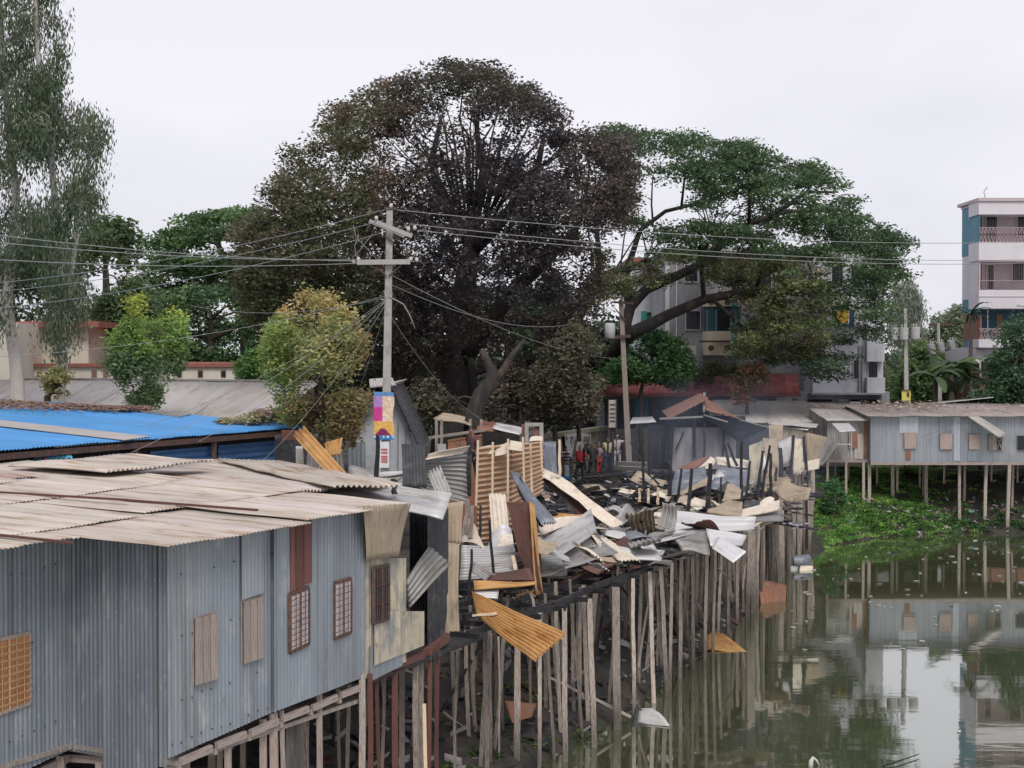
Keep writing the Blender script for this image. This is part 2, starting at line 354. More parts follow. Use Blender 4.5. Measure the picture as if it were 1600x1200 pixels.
def _vnoise(x, y, s, seed=0):
    r = np.random.default_rng(seed); g = r.random((64, 64))
    xx = x/s; yy = y/s; xi = np.floor(xx).astype(int); yi = np.floor(yy).astype(int); fx = xx-xi; fy = yy-yi
    fx = fx*fx*(3-2*fx); fy = fy*fy*(3-2*fy)
    q = lambda a, b: g[a % 64, b % 64]
    return (q(xi, yi)*(1-fx)+q(xi+1, yi)*fx)*(1-fy)+(q(xi, yi+1)*(1-fx)+q(xi+1, yi+1)*fx)*fy-.5
def height(x, y):
    x = np.asarray(x, float); y = np.asarray(y, float)
    ins = _inside(x, y, SHORE); d = _dist(x, y, SHORE, False)
    nz = _vnoise(x, y, 1.1, 1)*.30+_vnoise(x, y, .5, 2)*.16+_vnoise(x, y, 4, 3)*.2
    bankw = 4.2
    t = np.clip(d/bankw, 0, 1)
    land = LAND*(t**.8)+nz*np.clip(d*1.4, 0.15, 1)
    land = land*np.where(d > 14, 1, 1)
    return np.where(ins, -np.clip(d*.5, 0, 1.2)+nz*.25-.02, land)
def axis(a, b, st, far, k):
    c = list(np.arange(a, b+1e-6, st)); s = st; x = b
    while x < far: s *= k; x += s; c.append(x)
    s = st; x = a; pre = []
    while x > -far: s *= k; x -= s; pre.append(x)
    return np.array(pre[::-1]+c)
gx = axis(-16, 32, .33, 2500, 1.16); gy = axis(14, 80, .33, 2500, 1.16)
GX, GY = np.meshgrid(gx, gy); GZ = height(GX, GY)
vs = np.stack([GX, GY, GZ], -1).reshape(-1, 3); nx, ny = len(gx), len(gy)
idx = np.arange(nx*ny).reshape(ny, nx)
fs = np.stack([idx[:-1, :-1], idx[:-1, 1:], idx[1:, 1:], idx[1:, :-1]], -1).reshape(-1, 4)
def np_mesh(name, vs, fs, cols=None, m='plain', smooth=False, parent=None):
    me = bpy.data.meshes.new(name); k = fs.shape[1]
    if parent is not None: vs = vs-np.array(parent_world(parent))
    me.vertices.add(len(vs)); me.vertices.foreach_set('co', np.ascontiguousarray(vs, np.float32).ravel())
    me.loops.add(fs.size); me.loops.foreach_set('vertex_index', np.ascontiguousarray(fs, np.int32).ravel())
    me.polygons.add(len(fs)); me.polygons.foreach_set('loop_start', np.arange(0, fs.size, k, dtype=np.int32))
    me.polygons.foreach_set('loop_total', np.full(len(fs), k, np.int32))
    me.polygons.foreach_set('use_smooth', np.full(len(fs), smooth))
    me.update(calc_edges=True)
    ca = me.color_attributes.new('Col', 'FLOAT_COLOR', 'POINT')
    c = np.ones((len(vs), 4), np.float32)
    if cols is not None: c[:, :3] = cols
    ca.data.foreach_set('color', c.ravel())
    me.materials.append(M[m] if isinstance(m, str) else m)
    o = bpy.data.objects.new(name, me); COL.objects.link(o)
    if parent is not None: o.parent = parent
    return o
M['ground'] = mat('ground', (.06, .05, .042), rgb2=(.03, .027, .025), cover=.5, scale=1.2, var=.35, vscale=5, rgb3=(.04, .075, .02), cover3=.25, scale3=.5, rough=.95, bump=.8, bscale=8)
g = np_mesh('ground', vs, fs, None, 'ground', True); tag(g, kind='structure')

# water
wm = bpy.data.materials.new('pond_water'); wm.use_nodes = True; nt = wm.node_tree; l = nt.links; b = nt.nodes['Principled BSDF']
b.inputs['Base Color'].default_value = (.076, .084, .044, 1); b.inputs['Roughness'].default_value = .5; b.inputs['Specular IOR Level'].default_value = 0
gl = node(nt, 'ShaderNodeBsdfGlossy'); gl.inputs['Roughness'].default_value = .03; gl.inputs['Color'].default_value = (.93, .95, .93, 1)
fr = node(nt, 'ShaderNodeLayerWeight'); fr.inputs['Blend'].default_value = .5
mr = node(nt, 'ShaderNodeMapRange'); mr.inputs['From Min'].default_value = .55; mr.inputs['From Max'].default_value = .95
mr.inputs['To Min'].default_value = .36; mr.inputs['To Max'].default_value = .74
l.new(fr.outputs['Facing'], mr.inputs[0])
ms = node(nt, 'ShaderNodeMixShader'); l.new(mr.outputs[0], ms.inputs[0]); l.new(b.outputs[0], ms.inputs[1]); l.new(gl.outputs[0], ms.inputs[2])
l.new(ms.outputs[0], nt.nodes['Material Output'].inputs['Surface'])
tcn = node(nt, 'ShaderNodeTexCoord'); mpn = node(nt, 'ShaderNodeMapping'); mpn.inputs['Scale'].default_value = (.55, 1.5, 1); l.new(tcn.outputs['Object'], mpn.inputs[0])
n1 = node(nt, 'ShaderNodeTexNoise'); n1.inputs['Scale'].default_value = 1.3; n1.inputs['Detail'].default_value = 3; l.new(mpn.outputs[0], n1.inputs['Vector'])
bp = node(nt, 'ShaderNodeBump'); bp.inputs['Strength'].default_value = .06; bp.inputs['Distance'].default_value = .03; l.new(n1.outputs['Fac'], bp.inputs['Height'])
# calm and rippled patches
n2 = node(nt, 'ShaderNodeTexNoise'); n2.inputs['Scale'].default_value = .10; l.new(tcn.outputs['Object'], n2.inputs['Vector'])
m2 = node(nt, 'ShaderNodeMapRange'); m2.inputs['From Min'].default_value = .42; m2.inputs['From Max'].default_value = .62; m2.inputs['To Min'].default_value = .02; m2.inputs['To Max'].default_value = .10
l.new(n2.outputs['Fac'], m2.inputs[0]); l.new(m2.outputs[0], bp.inputs['Strength'])
l.new(bp.outputs[0], gl.inputs['Normal'])
M['water'] = wm
mb = MB(); mb.add([(-60, -60, 0), (160, -60, 0), (160, 75, 0), (-60, 75, 0)], [(0, 1, 2, 3)])
wo = mb.build('water', 'water'); tag(wo, kind='structure')
# ------------------------------------------------------------------ planes to build walls on
CAMV = Vector((0, 0, CAMZ))
class Wall:
    def __init__(s, a, b):
        s.a = Vector((a[0], a[1], 0)); s.b = Vector((b[0], b[1], 0)); s.d = (s.b-s.a).normalized()
        s.n = Vector((s.d.y, -s.d.x, 0))
        if s.n.dot(CAMV-s.a) < 0: s.n = -s.n
    def pt(s, x, y, off=0.):
        d = _ray(x, y); a = s.a+s.n*off
        t = s.n.dot(Vector((a.x, a.y, 0))-Vector((0, 0, 0)))/s.n.dot(Vector((d.x, d.y, 0)))
        return CAMV+d*t
    def rect(s, x0, x1, yt0, yt1, yb0, yb1, off=0.):
        """upright rectangle-ish on the wall: returns bl, br, tl, tr with plumb sides"""
        bl = s.pt(x0, yb0, off); br = s.pt(x1, yb1, off)
        tl = s.pt(x0, yt0, off); tr = s.pt(x1, yt1, off)
        tl.x, tl.y = bl.x, bl.y; tr.x, tr.y = br.x, br.y
        return bl, br, tl, tr
def slab(mb, bl, br, tl, tr, n, t, col=(1, 1, 1)):
    """box between quad and quad pushed by n*t"""
    q = [bl, br, tr, tl]; k = n*t
    mb.hexa([bl, br, br+k, bl+k, tl, tr, tr+k, tl+k], col)
def frame(mb, W, x0, x1, yt0, yt1, yb0, yb1, wd, off, t):
    bl, br, tl, tr = W.rect(x0, x1, yt0, yt1, yb0, yb1, off)
    for a, b in ((bl, br), (tl, tr), (bl, tl), (br, tr)): mb.bar(a, b, wd, t)
    return bl, br, tl, tr

WF = Wall((-4.2, 19.2), (-2.18, 22.8))                 # pond-side wall of the near shack
ce = Vector((.49, .872, 0)); cn = Vector((-.872, .49, 0))
WE = Wall((-4.2, 19.2), (-4.2-.872*2, 19.2+.49*2))     # its end wall facing the camera
pj = Vector((-5.8, 20.1, 0)); WL = Wall(tuple(pj)[:2], tuple(pj-ce)[:2])   # set-back wall at the left edge

sh = empty('tin_shack', (-4.2, 19.2, 2.7), 'long blue-grey tin shack on stilts with a pale flat roof in the near left corner', 'shack')
def wallsheet(W, x0, x1, ytop, yb0, yb1, m, off=0., parent=sh, name='wall', seed=0, ztop=None, pitch=.076, amp=.009, **k):
    bl, br, tl, tr = W.rect(x0, x1, ytop, ytop, yb0, yb1, off)
    if ztop is not None:
        zt = ztop if isinstance(ztop, tuple) else (ztop, ztop)
        tl.z, tr.z = zt
    mb = MB(); mb.sheet(bl, br, tl, tr, seed=seed, pitch=pitch, amp=amp, **k)
    return mb.build(name, m, parent)
wallsheet(WL, -90, 108, 850, 1262, 1172, 'tin_blue_grey', seed=1, ztop=5.44)
wallsheet(WE, 262, 107, 850, 1200, 1172, 'tin_deep_grey', seed=2, ztop=5.42, amp=.013, tint=.16)
# the end wall's longer sheets hang lower
wallsheet(WE, 247, 160, 850, 1215, 1212, 'tin_deep_grey', off=.03, seed=3, ztop=5.40, amp=.013, tint=.12)
wallsheet(WF, 262, 432, 850, 1186, 1110, 'tin_blue_grey', seed=4, ztop=(5.40, 5.42))
wallsheet(WF, 430, 571, 850, 1112, 1057, 'tin_blue_grey', off=.03, seed=5, ztop=(5.42, 5.52), amp=.005, tint=.05)
# patch sheet between the shuttered windows and the bars
wallsheet(WF, 378, 412, 828, 938, 926, 'tin_far_grey', off=.035, seed=6, amp=.007)
# corner caps
mb = MB(); a = WF.pt(266, 1182, .02); mb.bar(a, (a.x, a.y, 5.4), .09, .03); mb.build('corner_flashing', 'tin_blue_grey', sh)
mb = MB(); a = WF.pt(431, 1112, .05); mb.bar(a, (a.x, a.y, 5.4), .12, .02); a = WF.pt(447, 1040, .045); mb.build('cover_strip', 'tin_blue_grey', sh)
# shuttered openings
for (x0, x1, t0, t1, b0, b1) in ((303, 337, 967, 957, 1071, 1060), (379, 409, 941, 932, 1037, 1027)):
    fr_ = MB(); frame(fr_, WF, x0, x1, t0, t1, b0, b1, .022, .018, .03)
    bl, br, tl, tr = WF.rect(x0, x1, t0, t1, b0, b1, .03)
    slab(fr_, bl, br, tl, tr, WF.n, .006, (.25, .22, .2))
    fo = fr_.build('window_frame', 'wood_board', sh)
    m2 = MB(); n_ = 3
    for i in range(n_):
        u0, u1 = i/n_+.02, (i+1)/n_-.015
        q0, q1 = bl.lerp(br, u0), bl.lerp(br, u1); q2, q3 = tl.lerp(tr, u0), tl.lerp(tr, u1)
        q0, q1, q2, q3 = [q+WF.n*(.012+.004*i) for q in (q0, q1, q2, q3)]
        m2.hexa([q0, q1, q1+WF.n*.02, q0+WF.n*.02, q2, q3, q3+WF.n*.02, q2+WF.n*.02], rgbj((1, 1, 1), .12))
    s_ = m2.build('shutter', 'wood_board', fo)
    s_.location = -Vector((0, 0, 0)) if False else s_.location
# barred windows
def barred(W, x0, x1, t0, t1, b0, b1, parent, backm, nv=4, nh=9, off=.016, barm='iron', fm='iron', lean=0):
    f_ = MB(); bl, br, tl, tr = frame(f_, W, x0, x1, t0, t1, b0, b1, .035, off, .05); fo = f_.build('window_frame', fm, parent)
    p_ = MB(); slab(p_, bl, br, tl, tr, W.n, .008); p_.build('pane', backm, fo)
    g_ = MB()
    for i in range(1, nv):
        u = i/nv; g_.bar(bl.lerp(br, u)+W.n*.03, tl.lerp(tr, u)+W.n*.03, .010 if i != nv//2 else .022)
    for i in range(1, nh):
        u = i/nh; g_.bar(bl.lerp(tl, u)+W.n*.04, br.lerp(tr, u)+W.n*.04, .009)
    g_.build('bars', barm, fo); return fo
M['curtain'] = mat('curtain', (.60, .52, .52), rgb2=(.34, .27, .28), cover=.3, scale=6, var=.25)
barred(WF, 453, 482, 929, 918, 1020, 1006, sh, 'curtain', 4, 10, off=.048)
barred(WF, 522, 548, 911, 904, 998, 988, sh, 'curtain', 4, 9, off=.048)
barred(WL, -22, 47, 1004, 989, 1122, 1098, sh, 'shutter_orange', 6, 10, barm='iron_gold', fm='wood_board')
# red-brown board above the barred window
mb = MB()
for i, (x0, x1, yb) in enumerate(((453, 461, 925), (461, 474, 922), (474, 486, 913))):
    bl, br, tl, tr = WF.rect(x0, x1, 818, 812, yb, yb-3, .035+.01*i)
    slab(mb, bl, br, tl, tr, WF.n, .02, [(1.6, 1.7, 1.8), (1, 1, 1), (1.3, 1.3, 1.4)][i])
mb.build('board', 'wood_red', sh)
# rows of roofing nails
for W_, x0_, x1_, y0_, y1_ in ((WF, 268, 568, (900, 1000, 1100, 1165), (832, 905, 985, 1048)), (WL, -60, 104, (915, 1040, 1190), (880, 985, 1120))):
    mb = MB()
    for ya_, yb_ in zip(y0_, y1_):
        a_ = W_.pt(x0_, ya_, .016); b_ = W_.pt(x1_, yb_, .016); n_ = int((b_-a_).length/.19)
        for i in range(n_):
            if random.random() < .25: continue
            q = a_.lerp(b_, (i+random.uniform(-.1, .1))/n_)+Vector((0, 0, random.uniform(-.02, .02))); mb.box(q, (.016, .016, .016), 0, (.5, .4, .35))
    mb.build('nail_heads', 'iron', sh)
# far end wall and back so that it is a closed volume
e0 = Vector((-2.18, 22.8, 0)); 
mb = MB(); mb.sheet((e0.x, e0.y, 2.9), (e0.x+cn.x*7, e0.y+cn.y*7, 2.9), (e0.x, e0.y, 5.5), (e0.x+cn.x*7, e0.y+cn.y*7, 5.6), seed=8); mb.build('wall', 'tin_deep_grey', sh)
# roof sheets, ribs run down to the pond
E0 = Vector((-4.02, 18.9, 5.43))
def RF(s, n, dz=0.): 
    v = E0+ce*s+cn*n; v.z += .03*n+dz+.012*max(s, 0)
    return v
for i, (s0, s1, n0, n1, dz, wv) in enumerate((
    (-4.5, -.33, 1.42, 3.6, .0, .01), (-.35, 2.55, -.02, 2.3, .0, .012), (2.5, 4.15, .02, 2.4, .03, .012), (4.1, 5.25, .16, 2.5, .0, .02),
    (-4.5, -.9, 3.4, 5.9, .018, .01), (-.95, 1.7, 2.1, 4.6, .018, .012), (1.65, 5.3, 2.2, 4.7, .03, .012), (-4.5, 1.2, 5.6, 8.3, .036, .01),
    (1.15, 3.9, 4.4, 6.5, .042, .015), (3.85, 5.5, 4.5, 6.9, .03, .012), (1.1, 3.3, 6.3, 8.6, .055, .01), (3.3, 5.6, 6.7, 8.7, .05, .012))):
    mb = MB(); mb.sheet(RF(s0, n1, dz), RF(s1, n1, dz), RF(s0, n0, dz), RF(s1, n0, dz), nv=7, warp=wv, seed=20+i, tint=.07, amp=.009)
    mb.build('roof_sheet', 'tin_roof_pale', sh, solid=.004)
for (x0, y0, x1, y1, z_) in ((-20, 768, 198, 781, 5.66), (180, 780, 402, 797, 5.60), (-20, 834, 112, 848, 5.53)):
    mb = MB(); mb.bar(PZ(x0, y0, z_), PZ(x1, y1, z_), .05, .03); mb.build('roof_batten', 'wood_red', sh)
# floor and edge beams
fl = MB()
fl.poly([(p.x, p.y, 2.62) for p in (WF.a+cn*.03, WF.b+cn*.03, WF.b+cn*7, WF.a+cn*7-ce*5, WF.a+cn*1.8-ce*5, WF.a+cn*1.8)], .06)
fl.build('floor', 'wood_grey', sh)
bm_ = MB()
for k in range(6):
    q = WF.a.lerp(WF.b, k/6)+ce*.05; q2 = WF.a.lerp(WF.b, (k+1)/6)-ce*.05
    z = 2.64+.03*k
    bm_.bar((q.x, q.y, z+.02*(k % 2)), (q2.x, q2.y, z+.04), .06, .09)
    j = q+cn*2.2; bm_.bar((q.x, q.y, z-.06), (j.x, j.y, z-.06), .06, .08)
a = WE.pt(262, 1192, -.12); b = WE.pt(107, 1184, -.12); bm_.bar(a, b, .07, .1)
a = WL.pt(-90, 1276, -.14); b = WL.pt(106, 1184, -.14); bm_.bar(a, b, .07, .1)
bm_.build('floor_beam', 'wood_board', sh)
random.seed(3)
def stilt_mesh(p, ztop, zb, w, lean=(0, 0), col=1., m='wood_grey', name='stilt', parent=None, bend=.012, segs=4, w2=None):
    mb = MB(); mb.bar((p[0]+lean[0], p[1]+lean[1], zb), (p[0], p[1], ztop), w, w*random.uniform(.8, 1.1), col=(col, col*.99, col*.97), segs=segs, bend=bend, w2=w2 or w*random.uniform(.85, 1.))
    wet = random.uniform(.2, .6)
    mb.c = [tuple(x*(.42 if v[2] < wet else 1) for x in c) for v, c in zip(mb.v, mb.c)]
    return mb.build(name, m, parent)
for (x, y, off, w, m, lx) in ((290, 1185, -.1, .11, 'wood_board', 0), (262, 1195, -.5, .10, 'wood_board', 0), (356, 1150, -.06, .1, 'wood_board', 0), (343, 1150, -.9, .07, 'wood_grey', .05),
    (411, 1122, -.10, .10, 'wood_board', 0), (427, 1112, -.05, .10, 'wood_board', 0), (440, 1108, -.05, .07, 'wood_board', .12), (499, 1083, -.05, .10, 'wood_board', 0), (479, 1090, -.9, .07, 'wood_grey', 0),
    (528, 1075, -1.2, .06, 'wood_grey', .03), (546, 1068, -.8, .06, 'wood_grey', -.08), (566, 1052, .02, .10, 'wood_grey', 0), (578, 1052, .02, .08, 'wood_red', .03), (588, 1052, -.1, .06, 'wood_red', .10), (520, 1075, -2.2, .1, 'dark_inside', 0),
    (462, 1095, -1.5, .10, 'wood_grey', 0), (380, 1130, -1.6, .09, 'wood_grey', 0), (331, 1150, -2., .1, 'wood_grey', 0)):
    p = WF.pt(x, y, off); stilt_mesh(p, p.z-.01, -.5, w, (lx, 0), random.uniform(.8, 1.2), m, parent=sh)
a = WE.pt(155, 1190, -.1); stilt_mesh(a, a.z, -.4, .1, parent=sh, m='wood_board'); a = WL.pt(95, 1180, -.1); stilt_mesh(a, a.z, -.4, .1, parent=sh, m='wood_board')
# boards stacked under the floor
mb = MB(); a = P(447, 1120, 22.6); b = P(475, 1105, 23.3); mb.sheet((a.x, a.y, .8), (b.x, b.y, .8), (a.x, a.y, 2.45), (b.x, b.y, 2.45), seed=4, amp=.003)
tag(mb.build('tin_sheet', 'tin_grey', None, solid=.01), 'flat grey tin panel standing upright in the dark under the near shack', 'tin panel')

# ---- scorched neighbour with the yellowed wall
ns = empty('scorched_shack', (-2.1, 22.9, 2.7), 'scorched yellow-stained tin shack with a barred window, between the blue-grey shack and the burnt ruins', 'shack')
WN = Wall((-2.16, 22.84), (-.55, 26.4))
wallsheet(WN, 571, 634, 872, 1060, 1034, 'tin_yellowed', seed=31, parent=ns, amp=.008)
wallsheet(WN, 577, 628, 1010, 1066, 1040, 'tin_blue_grey', off=.02, seed=32, parent=ns, amp=.007)
wallsheet(WN, 585, 663, 955, 1040, 1008, 'tin_yellowed', off=.045, seed=33, parent=ns, amp=.008)
mb = MB(); mb.sheet(WN.pt(571, 878, .06), WN.pt(621, 868, .06), WN.pt(570, 792, .2), WN.pt(641, 786, .25), seed=35, nv=8, warp=.05, amp=.009, ragged=.02); mb.build('wall', 'tin_tan', ns, solid=.004)
fo = barred(WN, 584, 607, 887, 882, 974, 967, ns, 'window_dark', 8, 3, off=.06, barm='iron')
mb = MB(); mb.bar(WN.pt(571, 1062, -.05), WN.pt(660, 1022, -.05), .1, .12); mb.bar(WN.pt(640, 1040, -.1), WN.pt(700, 995, -.1), .08, .14); mb.build('floor_beam', 'wood_red', ns)
fl = MB(); c4 = [WN.a, WN.b, WN.b+cn*4, WN.a+cn*4]; fl.poly([(p.x, p.y, 2.86) for p in c4], .06); fl.build('floor', 'charcoal', ns)
mb = MB()
for a, b in ((WN.a+cn*3.2, Vector((-.2, 27, 0))+cn*3.2), (WN.a+cn*.05, WN.a+cn*3.2)): mb.sheet((a.x, a.y, 2.9), (b.x, b.y, 2.9), (a.x, a.y, 5.3), (b.x, b.y, 5.3), seed=9)
a = WN.pt(668, 1010, -.4); b = WN.pt(700, 1000, -.6); mb.sheet((a.x, a.y, 2.9), (b.x, b.y, 2.9), (a.x, a.y, 5.1), (b.x, b.y, 5.1), seed=19)
mb.build('inner_wall', 'tin_charred', ns)
mb = MB(); mb.sheet((-1.75, 26.2, 2.9), (-1.22, 26.9, 2.9), (-1.75, 26.2, 5.2), (-1.22, 26.9, 5.2), seed=77); mb.build('inner_wall', 'tin_charred', ns)  # dark panel added behind the gap, its colour stands in for interior shade
for (x, y, off, w, m, lx) in ((601, 1045, -.5, .06, 'wood_grey', -.1), (617, 1040, -.05, .10, 'wood_red', 0), (628, 1030, -.6, .1, 'wood_grey', 0), (650, 1022, -.1, .09, 'wood_grey', 0), (659, 1018, -.15, .08, 'wood_grey', 0), (672, 1012, -.05, .07, 'wood_red', -.03), (684, 1006, -.05, .08, 'wood_red', -.03), (663, 1100, .1, .06, 'wood_pale', .05)):
    p = WN.pt(x, y, off); stilt_mesh(p, p.z, -.4, w, (lx, 0), random.uniform(.8, 1.2), m, parent=ns)
# neighbour's roof seen behind the near roof
def pxsheet(corners, m, name='tin_sheet', label=None, group=None, cat='tin sheet', parent=None, solid=.005, **k):
    k.setdefault('amp', .012); k.setdefault('pitch', .105 if k['amp'] >= .008 else .076); k['amp'] *= 2.0; k.setdefault('spp', 6); k['warp'] = k.get('warp', .0)*1.5
    """corners: (x, y, Y) * 4 = p00 p10 p01 p11"""
    pts = [P(*c) for c in corners]
    mb = MB(); k.setdefault('nv', 8); mb.sheet(*pts, **k)
    o = mb.build(name, m, parent, solid=solid)
    if parent is None: tag(o, label, cat, group)
    return o
def Yz(x, y, z): return (x, y, PZ(x, y, z).y)
pxsheet([Yz(165, 742, 5.62), Yz(338, 717, 5.66), Yz(430, 775, 5.5), Yz(612, 752, 5.55)], 'tin_roof_pale', 'roof_sheet', parent=ns, seed=41, warp=.03)
pxsheet([Yz(338, 718, 5.7), Yz(436, 721, 5.7), Yz(520, 762, 5.6), Yz(630, 757, 5.6)], 'tin_roof_pale', 'roof_sheet', parent=ns, seed=42, warp=.03)
pxsheet([(500, 772, 25.6), (516, 748, 28), (692, 812, 24.4), (706, 769, 26.6)], 'tin_silver', 'roof_sheet', parent=ns, seed=43, warp=.03, amp=.014)
pxsheet([Yz(12, 727, 5.85), Yz(200, 711, 5.9), Yz(165, 737, 5.8), Yz(337, 718, 5.85)], 'tin_roof_pale', 'tin_sheet', 'pale loose roof sheet lifted at its ragged edge, in front of the blue tin walls', None, 'roof', seed=44, warp=.02)
# ------------------------------------------------------------------ free-standing stilts of the burnt row
random.seed(21)
FRONT = [(-.5, 26.2), (1.08, 29.2), (2.18, 31.7), (3.6, 35.3), (6.3, 43.2), (9.4, 53.5), (11.2, 58.6), (12.3, 62.5)]
def along(dist, poly=FRONT):
    for a, b in zip(poly, poly[1:]):
        a = Vector((*a, 0)); b = Vector((*b, 0)); l_ = (b-a).length
        if dist <= l_: 
            d = (b-a).normalized(); return a+d*dist, Vector((-d.y, d.x, 0))
        dist -= l_
    return b, Vector((-d.y, d.x, 0))
FL = sum((Vector(b)-Vector(a)).length for a, b in zip(FRONT, FRONT[1:]))
GN = {'near': ('stilts under the near burnt ruins', 'weathered grey stilt standing in or beside the dark pond water under the near burnt ruins'),
      'mid': ('stilts under the middle burnt ruins', 'slim grey stilt in the crowded row under the middle of the burnt ruins'),
      'far': ('stilts at the far end of the burnt row', 'brownish stilt in the packed palisade at the far end of the burnt row')}
def stilt(p, zt, zb, w, lean, col, zone, segs=4, bend=.015):
    o = stilt_mesh(p, zt, zb, w, lean, col, bend=bend, segs=segs)
    o.name = 'stilt'; tag(o, GN[zone][1], 'stilt', GN[zone][0]); return o
# measured ones along the waterline (top px, base px, width)
for (xt, yt, xb, yb, w, c) in ((728, 985, 733, 1205, .11, 1.05), (767, 990, 769, 1215, .085, .7), (809, 949, 812, 1203, .16, .95), (844, 905, 846, 1203, .11, 1.1), (779, 995, 781, 1212, .06, 1.1),
    (882, 918, 888, 1190, .13, 1.05), (893, 918, 902, 1137, .09, 1.), (921, 905, 928, 1168, .11, 1.), (962, 900, 968, 1140, .16, 1.05), (989, 885, 994, 1117, .10, 1.3), (1015, 875, 1020, 1099, .10, 1.25),
    (1032, 885, 1041, 1080, .11, 1.15), (1050, 872, 1049, 1076, .12, 1.2), (1065, 853, 1064, 1061, .12, 1.15), (1081, 857, 1083, 1046, .12, 1.05), (1105, 850, 1100, 1031, .12, 1.1), (1118, 850, 1112, 1020, .11, 1.), (1128, 850, 1124, 1003, .1, 1.05), (1140, 842, 1136, 990, .10, 1.), (1153, 845, 1150, 975, .09, 1.2)):
    pb = PZ(xb, yb, 0.); pt = P(xt, yt, pb.y+.05)
    stilt(pt, min(pt.z, 2.93), -.7, w*random.uniform(.7, 1.0), (pb.x-pt.x+random.uniform(-.06, .06), 0), c*random.uniform(.85, 1.4), 'near' if xb < 1045 else 'mid')
# rows behind
dd = .2
while dd < 24.5:
    for row in (1, 2, 3, 4):
        if random.random() < .12: continue
        q, nrm = along(min(dd+random.uniform(-.25, .25), FL-.1)); p = q+nrm*(row*.85+random.uniform(-.2, .2)-.3)
        hz = float(height(p.x, p.y)); zt = random.uniform(2.9, 3.3) if row < 3 else random.uniform(2.7, 3.1)
        if random.random() < .12: zt = random.uniform(1.6, 2.6)
        stilt(p, zt, min(hz, 0)-.4, random.uniform(.05, .10), (random.uniform(-.32, .32), random.uniform(-.2, .2)), random.uniform(.4, 1.1), 'near' if dd < 9 else 'mid', bend=.02)
    dd += random.uniform(.5, .85)
dd = 20.5
while dd < FL-.1:
    for row in (0, 1, 2):
        if row and random.random() < .3: continue
        q, nrm = along(min(dd+random.uniform(-.06, .06), FL-.05)); p = q+nrm*(row*.8+random.uniform(-.18, .22))
        stilt(p, random.uniform(2.85, 3.5), -.6, random.uniform(.08, .14), (random.uniform(-.08, .08), random.uniform(-.1, .1)), random.uniform(.45, 1.3), 'far', bend=.03)
    dd += random.uniform(.25, .36)

for k in range(34):
    dd = random.uniform(0, FL-3); q, n_ = along(dd); q2, n2 = along(dd+random.uniform(.8, 2.4)); r_ = random.uniform(0, 2)
    mb = MB(); mb.bar(q+n_*r_+Vector((0, 0, random.uniform(.6, 2.7))), q2+n2*(r_+random.uniform(-.2, .3))+Vector((0, 0, random.uniform(.5, 2.8))), random.uniform(.035, .07), .03, segs=3, bend=.03, col=rgbj((1, 1, 1), .4)); tag(mb.build('brace', random.choice(('wood_grey', 'wood_board', 'charcoal'))), 'thin slanting brace tied between the stilts of the burnt row', 'brace', 'braces between the stilts')
# ------------------------------------------------------------------ charred floor frame of the ruins
mb = MB()
dd = .0
while dd < FL-.5:
    q, n_ = along(dd); q2, n2 = along(min(dd+2.3, FL-.05))
    for r_ in (.3, 1.0, 1.9, 2.9):
        if random.random() < .85:
            mb.bar(q+n_*r_+Vector((0, 0, 3.0+random.uniform(-.06, .05))), q2+n2*(r_+random.uniform(-.15, .15))+Vector((0, 0, 3.0+random.uniform(-.1, .05))), .08, .11)
    mb.bar(q+Vector((0, 0, 2.93)), q+n_*3.4+Vector((0, 0, 2.9)), .08, .09)
    dd += 1.1
tag(mb.build('floor_frame', 'charcoal'), 'charred grid of floor beams lying on the stilts of the burnt row', 'beams')
# scorched floor further back
mb = MB()
for i in range(2):
    pass
rr = random.Random(5)
for k in range(330):
    a = PZ(rr.uniform(842, 1180), rr.uniform(742, 805), 2.5); 
    an = rr.uniform(-.4, .4) if rr.random() < .6 else rr.uniform(1.1, 2); ln = rr.uniform(.8, 3.2); z = max(float(height(a.x, a.y)), 2.2)+rr.uniform(.05, .5)
    d = Vector((math.cos(an), math.sin(an)*1.8, rr.uniform(-.12, .12)))*ln
    c = rr.choice((.6, 1, 1.4, 2.4, 4.)); mb.bar((a.x, a.y, z), (a.x+d.x, a.y+d.y, z+d.z), rr.uniform(.05, .12), rr.uniform(.03, .08), (c, c, c*1.1))
tag(mb.build('charred_debris', 'charcoal'), 'tangle of charred timber strewn over the burnt floor', 'debris', kind='stuff')
mb = MB()
for k in range(240):
    a = PZ(rr.uniform(850, 1260), rr.uniform(755, 835), 3.0); z = 2.9+rr.uniform(0, .35)
    if a.x > 12.3: continue
    s_ = rr.uniform(.08, .3); th = rr.uniform(0, 3.1); c = rr.choice(((.3, .3, .33), (.5, .45, .42), (.12, .1, .1), (.62, .58, .54), (.28, .17, .13)))
    u = Vector((math.cos(th), math.sin(th), rr.uniform(-.4, .4)))*s_; v = Vector((-math.sin(th), math.cos(th), rr.uniform(-.3, .6)))*s_*rr.uniform(.3, 1)
    p = Vector((a.x, a.y, z)); mb.poly([p, p+u, p+u+v*.8, p+v], .015, c)
tag(mb.build('ash_and_scrap', 'plain'), 'ash, scraps and torn bits among the sheets', 'scrap', kind='stuff')
